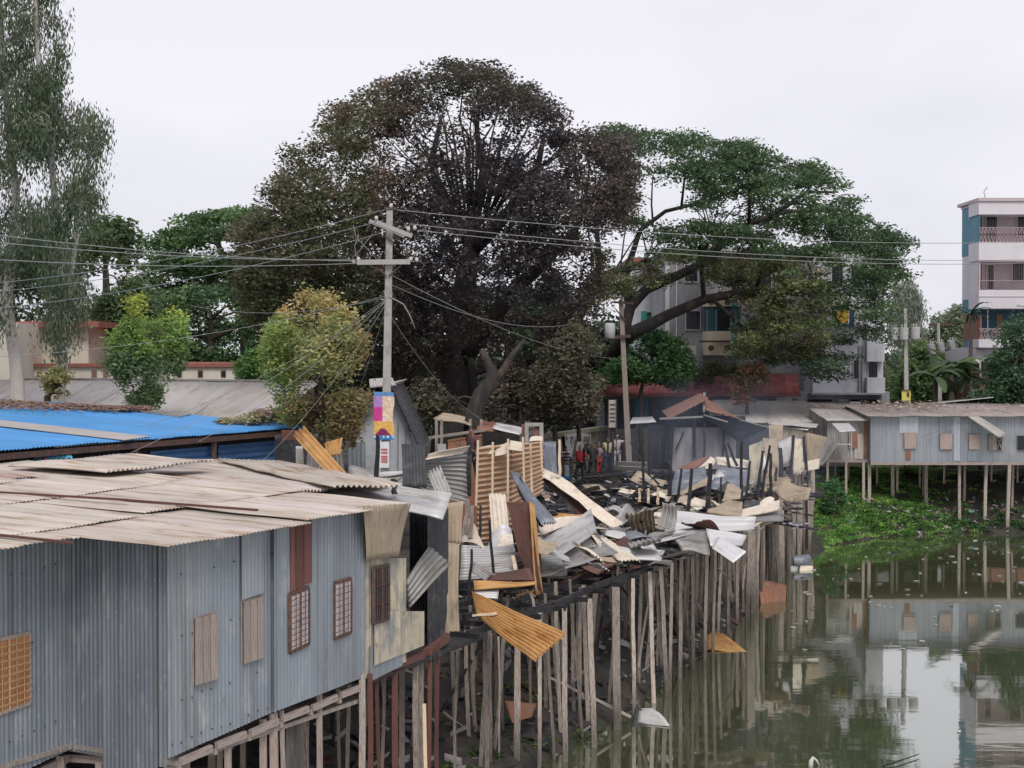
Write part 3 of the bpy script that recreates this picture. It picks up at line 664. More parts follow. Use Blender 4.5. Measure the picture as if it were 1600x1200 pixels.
# rubbish on the bank
def litter(name, n, region, size, cols, label, zoff=0., seed=1, m='plain', flat=.3, kind='stuff', onwater=False):
    rr = random.Random(seed); mb = MB(); k = 0
    while k < n:
        x, y = region(rr); 
        z = float(height(x, y))
        if onwater: z = .01
        elif z < -.02: continue
        s_ = rr.uniform(*size); th = rr.uniform(0, 3.14); c = rgbj(rr.choice(cols), .25, rr)
        u = Vector((math.cos(th), math.sin(th), rr.uniform(-flat, flat)))*s_; v = Vector((-math.sin(th), math.cos(th), rr.uniform(-flat, flat)))*s_*rr.uniform(.3, .9); w_ = Vector((0, 0, 1))*s_*rr.uniform(.05, .4)
        if onwater: u.z = v.z = 0; w_ = Vector((0, 0, .02))
        p = Vector((x, y, z+zoff)); q = [p, p+u, p+u*rr.uniform(.7, 1.1)+v, p+v*rr.uniform(.7, 1.2)]
        mb.hexa(q+[a+w_*rr.uniform(.4, 1.2)+u*rr.uniform(-.1, .1) for a in q], c); k += 1
    o = mb.build(name, m); tag(o, label, 'litter', kind=kind); return o
def r_under(rr):
    dd = rr.uniform(-6, 30); q, n_ = along(max(dd, 0)); 
    if dd < 0: q = q+Vector((.45, .89, 0))*dd
    p = q+n_*rr.uniform(-.3, 5); return p.x, p.y
litter('debris', 2600, r_under, (.08, .34), ((.02, .018, .018), (.03, .028, .026), (.06, .05, .045), (.11, .10, .09), (.03, .03, .04), (.30, .28, .27), (.10, .055, .04)), 'dark rubbish and burnt scrap covering the bank under the ruins', seed=3, flat=.6)
def r_bank(rr): return rr.uniform(14, 30), 64.3+abs(rr.gauss(0, 2.2))
litter('rubbish', 900, r_bank, (.07, .24), ((.42, .40, .38), (.30, .25, .2), (.5, .48, .5), (.2, .16, .13), (.35, .22, .17), (.2, .28, .35)), 'pale rubbish washed up along the far bank', seed=4, flat=.5)
def r_w(rr):
    a = PZ(rr.uniform(1230, 1620), 845+abs(rr.gauss(0, 90)), 0); return a.x, a.y
litter('floating_litter', 85, r_w, (.04, .20), ((.42, .42, .38), (.5, .5, .48), (.25, .24, .18)), 'small bits of litter floating on the pond', seed=5, onwater=True)

# ------------------------------------------------------------------ greenery helpers
def leaves(name, centers, radii, cols, per, size, m='leaf', parent=None, flat=.6, droop=0., seed=1, aspect=.5, up=.35, zmin=None, density=None):
    """centers Nx3, radii N, cols Nx3 -> many small leaf quads"""
    r = np.random.default_rng(seed); n = len(centers)
    cnt = np.full(n, per) if np.isscalar(per) else np.asarray(per, int)
    ci = np.repeat(np.arange(n), cnt); T = len(ci)
    d = r.normal(size=(T, 3)); d /= np.linalg.norm(d, axis=1)[:, None]
    rad = r.random(T)**.45
    off = d*rad[:, None]*radii[ci][:, None]; off[:, 2] *= flat
    if droop: off[:, 2] -= r.random(T)**2*radii[ci]*droop
    c = centers[ci]+off
    a = r.normal(size=(T, 3)); a[:, 2] *= .5
    if droop: a = a*.35; a[:, 2] -= 1
    a /= np.linalg.norm(a, axis=1)[:, None]
    nn = r.normal(size=(T, 3))*.8; nn[:, 2] += up*2
    b = np.cross(a, nn); b /= np.linalg.norm(b, axis=1)[:, None]+1e-9
    s_ = size*(.6+.8*r.random(T))
    a *= s_[:, None]; b *= (s_*aspect*.5)[:, None]
    v = np.stack([c-a*.5, c+b, c+a*.5, c-b], 1).reshape(-1, 3)
    f = np.arange(T*4).reshape(-1, 4)
    jit = .78+.44*r.random(T); warm = 1+.12*(r.random(T)-.5)
    cc = cols[ci]*jit[:, None]; cc[:, 0] *= warm
    cc = np.repeat(cc, 4, 0)
    if zmin is not None: v[:, 2] = np.maximum(v[:, 2], zmin)
    return np_mesh(name, v, f, cc, m, False, parent)
# grass and creepers on the far bank
def ground_plants(name, n, reg, col, size, per, rad, label, seed):
    r = random.Random(seed); cs = []; k = 0
    while k < n:
        x, y = reg(r); z = float(height(x, y))
        if z < .03: continue
        cs.append((x, y, max(z, -.02)+.04)); k += 1
    cs = np.array(cs); rg = np.random.default_rng(seed); cl = np.array(col)[rg.integers(0, len(col), n)]*(.7+.6*rg.random((n, 1)))
    o = leaves(name, cs, np.full(n, rad), cl*1.9, per, size, flat=.32, seed=seed); tag(o, label, 'plants', kind='stuff'); return o
def rg1(r):
    while True:
        a = PZ(r.gauss(1365, 65), r.gauss(822, 20), .5)
        if a.x > 12.3 and a.y > 60: return a.x, a.y
ground_plants('creepers', 900, rg1, ((.07, .17, .03), (.11, .22, .045), (.055, .14, .03), (.16, .26, .07)), .085, 52, .28, 'bright green creepers covering the far corner bank', 2)
def rg2(r): 
    return r.uniform(14.5, 22.5), 64.6+abs(r.gauss(0, 1.6))
ground_plants('weeds', 200, rg2, ((.03, .075, .018), (.05, .11, .025), (.02, .05, .015)), .13, 26, .34, 'darker weeds growing under the stilt houses', 3)
def rg3(r): 
    dd = r.uniform(-5, 6); q, n_ = along(max(dd, 0)); q = q+Vector((.45, .89, 0))*min(dd, 0); p = q+n_*r.uniform(.2, 2.2); return p.x, p.y
ground_plants('bank_weeds', 34, rg3, ((.06, .10, .02), (.045, .08, .02)), .10, 26, .22, 'sparse weeds on the dark bank under the ruins', 4)
# ------------------------------------------------------------------ twisted tin sheets of the ruins, one by one
S = pxsheet
def tin(corners, m, label, **k): return S(corners, m, 'tin_sheet', label, k.pop('group', 'tin sheets left by the fire'), 'tin sheet', **k)
# near cluster
tin([(745, 962, 26.8), (737, 926, 27.2), (836, 1034, 25.8), (886, 990, 26.3)], 'tin_orange_rust', 'orange rusted corrugated sheet fanning out over the water from the near ruins', pitch=.085, amp=.022, warp=.03, seed=1, spp=6)
tin([(812, 862, 30), (790, 783, 30.3), (848, 930, 29.6), (826, 782, 30.2)][0:0] or [(790, 784, 30.3), (826, 783, 30.1), (814, 876, 29.8), (848, 930, 29.7)], 'tin_brown_rust', 'tall dark red-brown sheet standing upright in the heap with a bent side', warp=.04, seed=2, amp=.006)
tin([(825, 783, 30.05), (833, 790, 30.3), (838, 930, 29.6), (850, 926, 29.9)], 'tin_orange_rust', 'narrow orange rust strip folded along the tall dark red-brown sheet', warp=.02, seed=3, amp=.004)
tin([(724, 783, 27.2), (696, 787, 27.0), (719, 852, 27.), (694, 850, 26.9)], 'tin_tan', 'olive-tan sheet hanging just under the near silver roof sheet', warp=.03, seed=4, amp=.012)
tin([(688, 846, 26.6), (716, 850, 26.8), (683, 1012, 26.3), (718, 1016, 26.5)], 'tin_tan', 'long tan sheet hanging vertically past the floor beside the dark opening', warp=.04, seed=5, amp=.013, ragged=.02)
tin([(671, 853, 25.4), (706, 882, 25.6), (634, 908, 24.9), (637, 951, 25.0)], 'tin_grey', 'grey corrugated sheet leaning across the dark gap of the scorched shack', warp=.02, seed=6, amp=.015)
tin([(458, 680, 33), (476, 667, 33.2), (524, 754, 31.), (547, 745, 31.2)], 'tin_orange_rust', 'long yellow-brown sheet leaning down from the blue roof edge', warp=.02, seed=7, amp=.018)
tin([(507, 692, 34), (535, 684, 34.2), (512, 714, 34), (531, 711, 34)], 'tin_orange_rust', 'small yellow-brown sheet propped behind the long leaning one', warp=.03, seed=8)
tin([(627, 694, 30), (663, 697, 30.2), (630, 760, 29.6), (668, 762, 29.8)], 'tin_charred', 'blackened upright sheet with an orange scorched corner beside the pole', warp=.03, seed=9, amp=.006)
tin([(668, 738, 30), (688, 729, 30.3), (682, 772, 28.5), (705, 768, 28.8)], 'tin_silver', 'short silver-white sheet leaning behind the end of the near silver roof', warp=.02, seed=10, amp=.016)
tin([(655, 762, 32), (674, 712, 32), (732, 790, 32.5), (734, 698, 32.5)], 'tin_grey', 'curled grey-brown sheet with a pale torn rim left of the batten wall', warp=.07, seed=11, sag=.18, nv=12)
tin([(662, 722, 31.6), (668, 714, 31.8), (722, 708, 32), (735, 696, 32)], 'tin_cream', 'pale torn rim lying along the top of the curled grey-brown sheet', warp=.10, seed=12, sag=.1)
tin([(544, 752, 33), (548, 738, 34), (620, 752, 33), (630, 736, 34)], 'tin_grey', 'crumpled grey sheet behind the near roof at the foot of the pole', warp=.14, seed=13)
tin([(570, 745, 32), (590, 735, 33), (648, 742, 32), (640, 731, 33)], 'tin_silver', 'crumpled silver sheet at the foot of the lamp pole', warp=.10, seed=14)
tin([(764, 770, 33.6), (789, 772, 33.6), (770, 850, 33), (798, 852, 33.)][::1], 'tin_cream', 'pale beige sheet hanging over the lower left of the batten wall', warp=.03, seed=15, amp=.014)
tin([(718, 905, 29.6), (722, 850, 30.5), (808, 898, 30), (802, 853, 31)], 'tin_silver', 'wide silver corrugated sheet lying in the heap left of the tall brown one', warp=.05, seed=16, amp=.02, pitch=.095, spp=6)
tin([(762, 852, 31.5), (772, 818, 32.6), (806, 858, 31.6), (800, 822, 32.8)], 'tin_white', 'whitish curled sheet on top of the heap below the batten wall', warp=.12, seed=17, curl=.15)
tin([(722, 840, 30.8), (728, 800, 31.3), (762, 862, 30.6), (752, 836, 31)], 'tin_cream', 'pale torn sheet at the left edge of the heap', warp=.08, seed=18, curl=.1)
tin([(774, 855, 31), (784, 835, 31.5), (803, 850, 31), (800, 832, 31.5)], 'tin_cream', 'small cream sheet lying flat on the heap', warp=.05, seed=19)
tin([(735, 893, 29.), (740, 880, 29.4), (765, 912, 28.8), (778, 900, 29)], 'tin_grey', 'small grey sheet slipping down at the left foot of the heap', warp=.04, seed=20)
tin([(760, 905, 28.6), (768, 893, 29.2), (836, 905, 28.4), (828, 889, 29)], 'tin_brown_rust', 'red-brown sheet lying flat at the edge of the floor under the tall brown one', warp=.03, seed=21)
tin([(742, 925, 28.), (740, 912, 28.6), (836, 910, 28.), (838, 905, 28.6)], 'tin_orange_rust', 'pale-edged orange sheet lying along the floor edge', warp=.03, seed=22)
tin([(741, 930, 27.8), (742, 918, 28.2), (778, 935, 27.8), (780, 922, 28.2)], 'tin_silver', 'small silver sheet behind the narrow end of the orange fan', warp=.02, seed=23)
# steep folded pieces right of the batten wall
tin([(832, 728, 39), (848, 727, 39.4), (952, 822, 36.2), (974, 816, 36.8)], 'tin_cream', 'long pale folded sheet sloping down from the batten wall', warp=.06, seed=24, amp=.008, sag=.06)
tin([(842, 745, 39), (836, 732, 39.3), (915, 812, 37), (940, 806, 37.4)], 'tin_brown_rust', 'dark brown underside sheet beneath the long pale folded one', warp=.06, seed=25, amp=.008)
tin([(799, 733, 35), (812, 735, 35.2), (845, 822, 33), (866, 822, 33.4)], 'tin_smoke', 'long blue-black sheet slanting down in front of the batten wall', warp=.05, seed=26, amp=.02)
tin([(806, 755, 34.8), (812, 745, 35), (838, 818, 33), (850, 822, 33.4)], 'tin_charred', 'narrow black strip beneath the blue-black slanting sheet', warp=.04, seed=27)
tin([(848, 690, 40), (868, 690, 40.4), (853, 765, 40), (876, 770, 40)], 'tin_smoke', 'dark grey sheet with a curved edge standing right of the batten wall', warp=.05, seed=28, amp=.006)
tin([(845, 858, 32), (868, 838, 34), (848, 908, 31), (885, 902, 31.4)][0:0] or [(844, 905, 31), (845, 851, 32), (886, 900, 31.3), (868, 848, 32.2)], 'tin_grey', 'dark grey corrugated sheet wedged against the tall brown one', warp=.03, seed=29, amp=.02, pitch=.09, spp=6)
tin([(858, 868, 32), (838, 850, 33.4), (932, 828, 33.8), (924, 797, 35)], 'tin_silver', 'big light grey corrugated sheet leaning up in the middle of the heap', warp=.03, seed=30, amp=.024, pitch=.11, spp=6)
tin([(880, 893, 31.5), (866, 862, 32.8), (966, 862, 32.8), (930, 826, 34)], 'tin_grey', 'big smooth grey sheet below the light grey leaning one', warp=.05, seed=31, amp=.010, sag=.05)
tin([(872, 872, 31.8), (868, 862, 32.3), (925, 835, 33.2), (920, 824, 33.8)], 'tin_silver', 'narrow light strip lying across the big grey sheets', warp=.01, seed=32, amp=.012)
tin([(845, 835, 34), (840, 818, 35), (895, 822, 34.6), (908, 806, 35.6)], 'tin_cream', 'pale torn sheet behind the big light grey one', warp=.05, seed=33)
tin([(852, 815, 35), (872, 800, 37), (905, 812, 35.4), (912, 797, 37)], 'tin_orange_rust', 'buckled brown sheet in the shade of the blue-black one', warp=.12, seed=34)
tin([(905, 880, 32), (935, 862, 33.4), (935, 898, 32), (964, 880, 33.)], 'tin_brown_rust', 'dark brown sheet drooping at the floor edge below the big grey one', warp=.06, seed=35)
tin([(962, 880, 33), (938, 858, 34), (974, 878, 33.), (962, 852, 34.4)], 'tin_silver', 'thin silver strip bent over the floor edge', warp=.03, seed=36)
tin([(950, 868, 33.6), (966, 856, 34.6), (1030, 874, 33.4), (1038, 860, 34.6)], 'tin_silver', 'bright ragged sheet sticking out over the stilts in the middle', warp=.05, seed=37, ragged=.05, amp=.014)
tin([(965, 856, 34.8), (960, 850, 35.2), (1030, 862, 34.4), (1020, 852, 35)], 'tin_silver', 'bright silver sheet lying behind the ragged one', warp=.04, seed=38)
tin([(945, 835, 35.5), (950, 826, 36.6), (975, 842, 35.4), (980, 832, 36.3)], 'tin_white', 'small bright sheet lying near the curled dark one', warp=.02, seed=39)
tin([(952, 814, 37), (985, 790, 39), (990, 812, 37), (1012, 792, 39)], 'tin_grey', 'grey tent-shaped sheet bent over in the middle of the ruins', warp=.10, seed=40, fold=(.5, .25))
tin([(985, 812, 37.4), (1012, 795, 38.6), (1024, 808, 37.6), (1040, 800, 38.8)][::1], 'tin_cream', 'pale peaked sheet beside the grey tent-shaped one', warp=.08, seed=41)
tin([(978, 806, 38), (984, 798, 39), (1004, 820, 37), (1010, 806, 38)], 'tin_brown_rust', 'small rusty box-like fold under the grey tent-shaped sheet', warp=.12, seed=42)
tin([(950, 848, 35), (972, 834, 36.4), (1034, 836, 35.2), (1012, 830, 36.4)], 'tin_smoke', 'dark curled sheet with blue sheen in the middle of the heap', warp=.08, seed=43, curl=.12)
tin([(1030, 824, 36.2), (1056, 832, 36.), (1036, 786, 36.4), (1056, 790, 36.2)], 'tin_grey', 'dark ribbed sheet curling upright like a leaf in the middle', warp=.06, seed=44, amp=.016, curl=.12)
tin([(1000, 852, 35), (1012, 846, 35.5), (1040, 828, 36), (1052, 822, 36.3)], 'tin_grey', 'crumpled strip at the foot of the leaf-shaped sheet', warp=.12, seed=45)
tin([(1038, 835, 36.5), (1045, 800, 40), (1178, 826, 37.6), (1181, 811, 38.8)], 'tin_white', 'very long bright sheet lying level across the front of the ruins', warp=.02, seed=46, amp=.020, pitch=.11, spp=6)
tin([(1010, 868, 34), (1040, 852, 35.2), (1070, 836, 36), (1100, 827, 37)][0:0] or [(1008, 852, 34.8), (1030, 840, 36), (1068, 838, 35.6), (1102, 826, 37)], 'tin_silver', 'silver sheet arching over the dark hollow right of centre', warp=.04, seed=47)
tin([(1065, 862, 34.8), (1050, 838, 35.8), (1110, 866, 34.9), (1104, 828, 36.6)], 'tin_grey', 'shaded grey sheet hanging below the arching silver one', warp=.05, seed=48, amp=.014)
tin([(1110, 852, 35.2), (1103, 826, 36.8), (1160, 852, 35.8), (1166, 838, 36.9)], 'tin_white', 'bright ribbed sheet jutting right over the stilts', warp=.02, seed=49, amp=.014)
tin([(1112, 856, 34.9), (1122, 838, 35.9), (1146, 880, 34.2), (1166, 862, 35)][::1], 'tin_white', 'bright white sheet drooping towards the water right of centre', warp=.02, seed=50, amp=.008)
tin([(1066, 788, 41.5), (1085, 775, 43), (1096, 796, 41), (1105, 782, 42.6)], 'tin_cream', 'pale folded sheet lying beside the black post right of centre', warp=.06, seed=51)
tin([(1058, 785, 42), (1066, 772, 43.6), (1076, 788, 42), (1076, 776, 43.4)], 'tin_tan', 'small tan folded sheet behind the pale one', warp=.05, seed=52)
tin([(1104, 802, 39.8), (1135, 782, 42), (1158, 806, 39.8), (1160, 790, 41.4)], 'tin_tan', 'tan crumpled sheet with strong ribs right of centre', warp=.06, seed=53, amp=.03, pitch=.13)
tin([(1128, 780, 42.), (1136, 764, 43.6), (1156, 784, 42), (1158, 768, 43.5)], 'tin_tan', 'buckled tan sheet rising behind the ribbed one', warp=.16, seed=54)
tin([(1158, 807, 40), (1160, 798, 41), (1218, 795, 41), (1218, 783, 42.2)], 'tin_cream', 'cream sheet with sharp ribs sloping towards the far palisade', warp=.01, seed=55, amp=.024, pitch=.12)
tin([(1160, 812, 40), (1162, 800, 40.6), (1224, 815, 40.6), (1222, 792, 42)], 'tin_grey', 'grey sheet lying under the cream ribbed one', warp=.02, seed=56, amp=.018)
tin([(1180, 792, 42), (1185, 780, 43.5), (1208, 790, 42.3), (1210, 780, 43.6)], 'tin_cream', 'rounded yellow-cream sheet on top of the pile at the right', warp=.08, seed=57, curl=.1)
tin([(1160, 792, 42), (1164, 783, 43), (1186, 792, 42), (1188, 782, 43)], 'tin_charred', 'small black sheet beside the rounded cream one', warp=.03, seed=58)
tin([(1086, 735, 53), (1110, 713, 54), (1112, 730, 53), (1122, 718, 54)], 'tin_cream', 'pale peaked sheet in front of the grey hut', warp=.04, seed=59)
tin([(1120, 728, 53), (1118, 716, 54), (1172, 734, 53), (1172, 722, 54)], 'tin_cream', 'pale level sheet beside the peaked one', warp=.05, seed=60)
tin([(1050, 738, 54), (1085, 720, 55), (1090, 732, 54), (1112, 712, 55)], 'tin_red_rust', 'rust-brown sheet sloping behind the peaked pale one', warp=.03, seed=61)
tin([(1045, 772, 47), (1055, 736, 52), (1108, 764, 47), (1102, 730, 52)], 'tin_smoke', 'wide smoke-blue sheet lying behind the black posts', warp=.06, seed=62, amp=.018, pitch=.12)
tin([(1062, 774, 45), (1074, 762, 47), (1106, 756, 46), (1108, 746, 48)], 'tin_tan', 'brown scorched edge sheet in front of the smoke-blue one', warp=.04, seed=63)
tin([(1108, 765, 47), (1120, 735, 52), (1168, 764, 47), (1170, 736, 52)], 'tin_smoke', 'second smoke-blue sheet nearer the tan fans', warp=.06, seed=64, amp=.015, pitch=.12)
tin([(1120, 766, 46), (1136, 750, 48), (1168, 764, 46), (1160, 758, 48)], 'tin_charred', 'black tent-like sheet in front of the second smoke-blue one', warp=.04, seed=65, fold=(.5, .15))
# tan fans at the far right end
tin([(1166, 700, 53), (1192, 690, 53.5), (1178, 760, 52), (1190, 752, 52.4)], 'tin_yellowed', 'yellow-tan sheet curling upright, leftmost of the standing fans', warp=.12, seed=66, amp=.014, nv=10)
tin([(1178, 694, 53.4), (1192, 688, 53.6), (1192, 735, 53), (1198, 730, 53.2)], 'tin_white', 'whitish strip along the right side of the leftmost fan', warp=.06, seed=67)
tin([(1192, 684, 54), (1214, 684, 54.2), (1200, 750, 53), (1222, 752, 53.2)], 'tin_tan', 'tall tan sheet standing at the centre of the fans', warp=.05, seed=68, amp=.012)
tin([(1201, 664, 54.6), (1223, 664, 54.8), (1205, 724, 54.3), (1224, 730, 54.3)], 'tin_tan', 'tallest grey-tan sheet standing behind the fans', warp=.03, seed=69, amp=.010)
tin([(1214, 692, 54.3), (1236, 681, 54.6), (1226, 725, 54), (1237, 722, 54.2)], 'tin_silver', 'grey-silver kite-shaped sheet between the tan ones', warp=.03, seed=70)
tin([(1242, 682, 56), (1256, 684, 56), (1240, 740, 55.6), (1252, 740, 55.6)], 'tin_cream', 'rolled pale sheet standing like a tube right of the kite-shaped one', warp=.08, seed=71, curl=.12)
tin([(1260, 676, 58), (1292, 684, 58.3), (1262, 724, 57.5), (1272, 724, 57.6)], 'tin_tan', 'tan sheet spreading like an open fan at the end of the row', warp=.05, seed=72, amp=.03, pitch=.10)
tin([(1290, 684, 58.3), (1310, 692, 58.6), (1268, 725, 57.5), (1282, 728, 57.7)], 'tin_grey', 'grey sheet spreading right behind the open tan fan', warp=.04, seed=73, amp=.03, pitch=.10)
tin([(1245, 738, 56), (1248, 724, 56.6), (1280, 732, 56.5), (1281, 716, 57)], 'tin_cream', 'pinkish-cream sheet lying level on the far palisade', warp=.03, seed=74)
tin([(1190, 772, 49), (1192, 740, 53), (1240, 764, 48.6), (1232, 748, 51)], 'tin_tan', 'brown ribbed sheet sliding down below the standing fans', warp=.06, seed=75, amp=.025, pitch=.12)
tin([(1210, 772, 47.8), (1225, 755, 49.5), (1262, 788, 46.8), (1266, 770, 48.4)], 'tin_tan', 'tan arched sheet hanging over the far palisade', warp=.08, seed=76, amp=.025, pitch=.12, curl=-.12)
# in or by the water
tin([(1166, 915, 48), (1188, 905, 48.6), (1170, 965, 47.5), (1200, 972, 47.2)], 'tin_smoke', 'grey-violet sheet half sunk at the waterline beside the red-brown one', warp=.06, seed=77)
tin([(1184, 906, 48.2), (1229, 915, 48.6), (1192, 966, 47), (1226, 968, 47.2)], 'tin_red_rust', 'red-brown sheet standing half sunk in the water', warp=.05, seed=78, amp=.004)
tin([(1102, 1016, 39.9), (1105, 987, 41.5), (1168, 1018, 39.8), (1130, 990, 41)], 'tin_orange_rust', 'pale orange sheet lying at the waterline between the stilts', warp=.03, seed=79)
tin([(996, 1128, 32.1), (1000, 1105, 33.), (1047, 1136, 31.8), (1020, 1108, 33.)][::1], 'tin_silver', 'small black-and-white sheet poking out of the near water', warp=.04, seed=80, amp=.01)
tin([(985, 1134, 31.8), (994, 1104, 33), (1040, 1138, 31.8), (1008, 1112, 32.8)], 'tin_charred', 'black scrap beneath the small sheet poking out of the near water', warp=.04, seed=81)
tin([(788, 1095, 29.6), (800, 1130, 29.2), (838, 1100, 30), (830, 1120, 29.6)], 'tin_red_rust', 'brown flat sheet lying on the dark bank between the near stilts', warp=.02, seed=82, amp=.003)
tin([(926, 912, 33.2), (960, 892, 34.2), (936, 935, 33), (948, 925, 33.4)], 'tin_brown_rust', 'dark folded sheet hanging below the floor edge in the middle', warp=.05, seed=83)

# wall of pale battens with brown ribbed tin behind
bw = empty('batten_wall', (2, 36, 3), 'upright tan tin wall with pale vertical battens still standing in the ruins', 'wall')
for (a, b, c, d, sd) in (((745, 850, 35.5), (745, 700, 35.5), (799, 842, 36.2), (799, 692, 36.2), 91), ((799, 800, 36.2), (799, 694, 36.2), (848, 770, 36.9), (848, 690, 36.9), 92)):
    S([a, b, c, d], 'tin_brown_pale', 'wall_sheet', parent=bw, seed=sd, amp=.02, nv=10, warp=.01, tint=.03, pitch=.125, solid=.004)
for (xt, yt, xb, yb, w, Y) in ((747, 688, 744, 790, .085, 35.2), (770, 691, 769, 818, .085, 35.5), (794, 686, 793, 828, .085, 35.8), (817, 683, 819, 757, .08, 36.1), (829, 694, 831, 772, .07, 36.3), (845, 684, 847, 735, .08, 36.5)):
    mb = MB(); mb.bar(P(xt, yt, Y-.14), P(xb, yb, Y-.14), w*1.45, .05); mb.build('batten', 'wood_pale', bw)
mb = MB(); mb.bar(P(741, 712, 35.6), P(850, 697, 37), .06, .05); mb.build('rail', 'charcoal', bw)
for i, (x, y) in enumerate(((757, 700), (783, 697), (806, 692), (838, 690))):
    S([(x-11, y+6, 35.6), (x-9, y-5, 35.9), (x+11, y+4, 35.6), (x+10, y-6, 35.9)], 'tin_cream', 'torn_edge', parent=bw, seed=100+i, warp=.12, amp=.006)
# pale posts and planks
def post(xt, yt, xb, yb, Y, w, m, name, label, cat, group=None, bend=.02, Y2=None, segs=5):
    mb = MB(); mb.bar(P(xb, yb, Y2 or Y), P(xt, yt, Y), w, w*.9, segs=segs, bend=bend, w2=w*.75, col=rgbj((1, 1, 1), .2)); o = mb.build(name, m); return tag(o, label, cat, group)
post(874, 687, 874, 745, 42, .09, 'wood_pale', 'wooden_post', 'pale upright post beside the woman in the striped top', 'post')
for i, (x, y0, y1) in enumerate(((999, 763, 784), (1013, 763, 786), (1028, 762, 788))): post(x, y0, x, y1, 44, .09, 'wood_pale', 'wooden_post', 'short pale post stub among the black posts in the middle', 'post', 'pale post stubs')
post(738, 962, 776, 958, 26.7, .05, 'wood_pale', 'plank', 'short pale plank nailed across the narrow end of the orange fan', 'plank')
post(828, 925, 845, 985, 28.6, .07, 'tin_silver', 'plank', 'slanting silver strip hanging behind the orange fan', 'plank')
post(858, 1058, 985, 1120, 31.5, .07, 'wood_board', 'plank', 'long pale plank lying on the dark bank among the stilts', 'plank', Y2=32)
post(801, 868, 809, 900, 29.9, .09, 'wood_pale', 'plank', 'short pale board leaning against the tall brown sheet', 'plank')
post(1000, 885, 945, 895, 33.6, .07, 'wood_red', 'plank', 'red-brown plank along the floor edge in the middle', 'plank', Y2=33)
post(840, 925, 925, 890, 31.2, .07, 'wood_red', 'plank', 'dark red plank along the floor edge right of the orange fan', 'plank', Y2=32.5)
post(730, 780, 726, 880, 31, .13, 'wood_grey', 'plank', 'wide grey plank standing left of the heap', 'plank')
post(738, 790, 735, 840, 30.8, .10, 'wood_board', 'plank', 'brown plank leaning beside the wide grey one', 'plank')
# charred posts
BP = ((590, 680, 588, 752, 29, .10), (614, 748, 617, 772, 26, .10), (737, 858, 733, 940, 29, .07), (765, 812, 773, 935, 29.5, .07), (733, 690, 731, 775, 33, .16), (751, 790, 748, 860, 31, .07), (1005, 706, 1006, 790, 48, .10), (1047, 725, 1046, 775, 46, .13), (1065, 732, 1059, 786, 45, .09), (1081, 732, 1072, 838, 41, .11), (1110, 724, 1106, 800, 42, .14),
      (1130, 690, 1141, 735, 53, .11), (1137, 693, 1152, 728, 52, .1), (1127, 745, 1126, 785, 44, .06), (1159, 690, 1158, 790, 45, .10), (1172, 720, 1165, 792, 44, .08), (1192, 704, 1183, 778, 46, .10), (1203, 696, 1190, 778, 47, .09), (1204, 708, 1204, 774, 47, .10), (1213, 730, 1212, 752, 50, .08), (1240, 680, 1234, 745, 54, .12), (1219, 700, 1222, 755, 53, .16), (1256, 682, 1260, 735, 56, .12),
      (900, 688, 890, 757, 52, .12), (925, 700, 930, 740, 55, .12), (950, 690, 949, 735, 56, .10), (958, 675, 957, 745, 54, .12), (996, 662, 995, 705, 58, .10), (985, 690, 1008, 728, 56, .08), (1018, 680, 1016, 740, 56, .16), (1030, 676, 1032, 725, 57, .12), (1043, 672, 1042, 722, 58, .18), (1085, 675, 1085, 715, 57.5, .10), (1101, 660, 1100, 714, 57, .1), (1012, 740, 1030, 757, 50, .08), (943, 867, 944, 815+60, 34.5, .09), (1013, 822, 1014, 840, 36.5, .08), (1196, 770, 1196, 780, 45, .06), (1200, 762, 1201, 778, 45, .06), (914, 735, 912, 700, 60, .10))
for q in BP: post(*q[:4], q[4], q[5], 'charcoal', 'charred_post', 'thin blackened post left standing among the burnt sheets', 'post', 'charred posts', bend=.018, segs=4)
# fallen dark beams around
rr = random.Random(9)
for k in range(26):
    x = rr.uniform(870, 1180); y = rr.uniform(745, 800); a = Yz(x, y, 3.1); b = Yz(x+rr.uniform(-45, 45), y+rr.uniform(-6, 6), 3.1+rr.uniform(-.1, .3))
    mb = MB(); mb.bar(P(*a), P(*b), rr.uniform(.06, .13), rr.uniform(.05, .1), segs=4, bend=.04); tag(mb.build('charred_beam', 'charcoal'), 'blackened beam fallen across the burnt floor', 'beam', 'fallen charred beams')
# half-burnt small sheets scattered between the big ones
for k in range(46):
    x = rr.uniform(860, 1215); y = rr.uniform(758, 812); z = 3.05+rr.uniform(0, .25); q = PZ(x, y, z); th = rr.uniform(0, 3.1); a_ = rr.uniform(.3, 1.0); b_ = rr.uniform(.3, .6)
    u = Vector((math.cos(th), math.sin(th), rr.uniform(-.3, .3)))*a_; v = Vector((-math.sin(th), math.cos(th), rr.uniform(-.2, .35)))*b_
    mb = MB(); mb.sheet(q, q+u, q+v, q+u+v, warp=.10, amp=.012, nv=5, seed=200+k)
    tag(mb.build('sheet_scrap', rr.choice(('tin_cream', 'tin_silver', 'tin_tan', 'tin_smoke', 'tin_brown_rust', 'tin_grey', 'tin_charred', 'tin_charred')), solid=.004), 'small torn piece of burnt tin lying between the big sheets', 'tin scrap', 'small torn tin pieces')
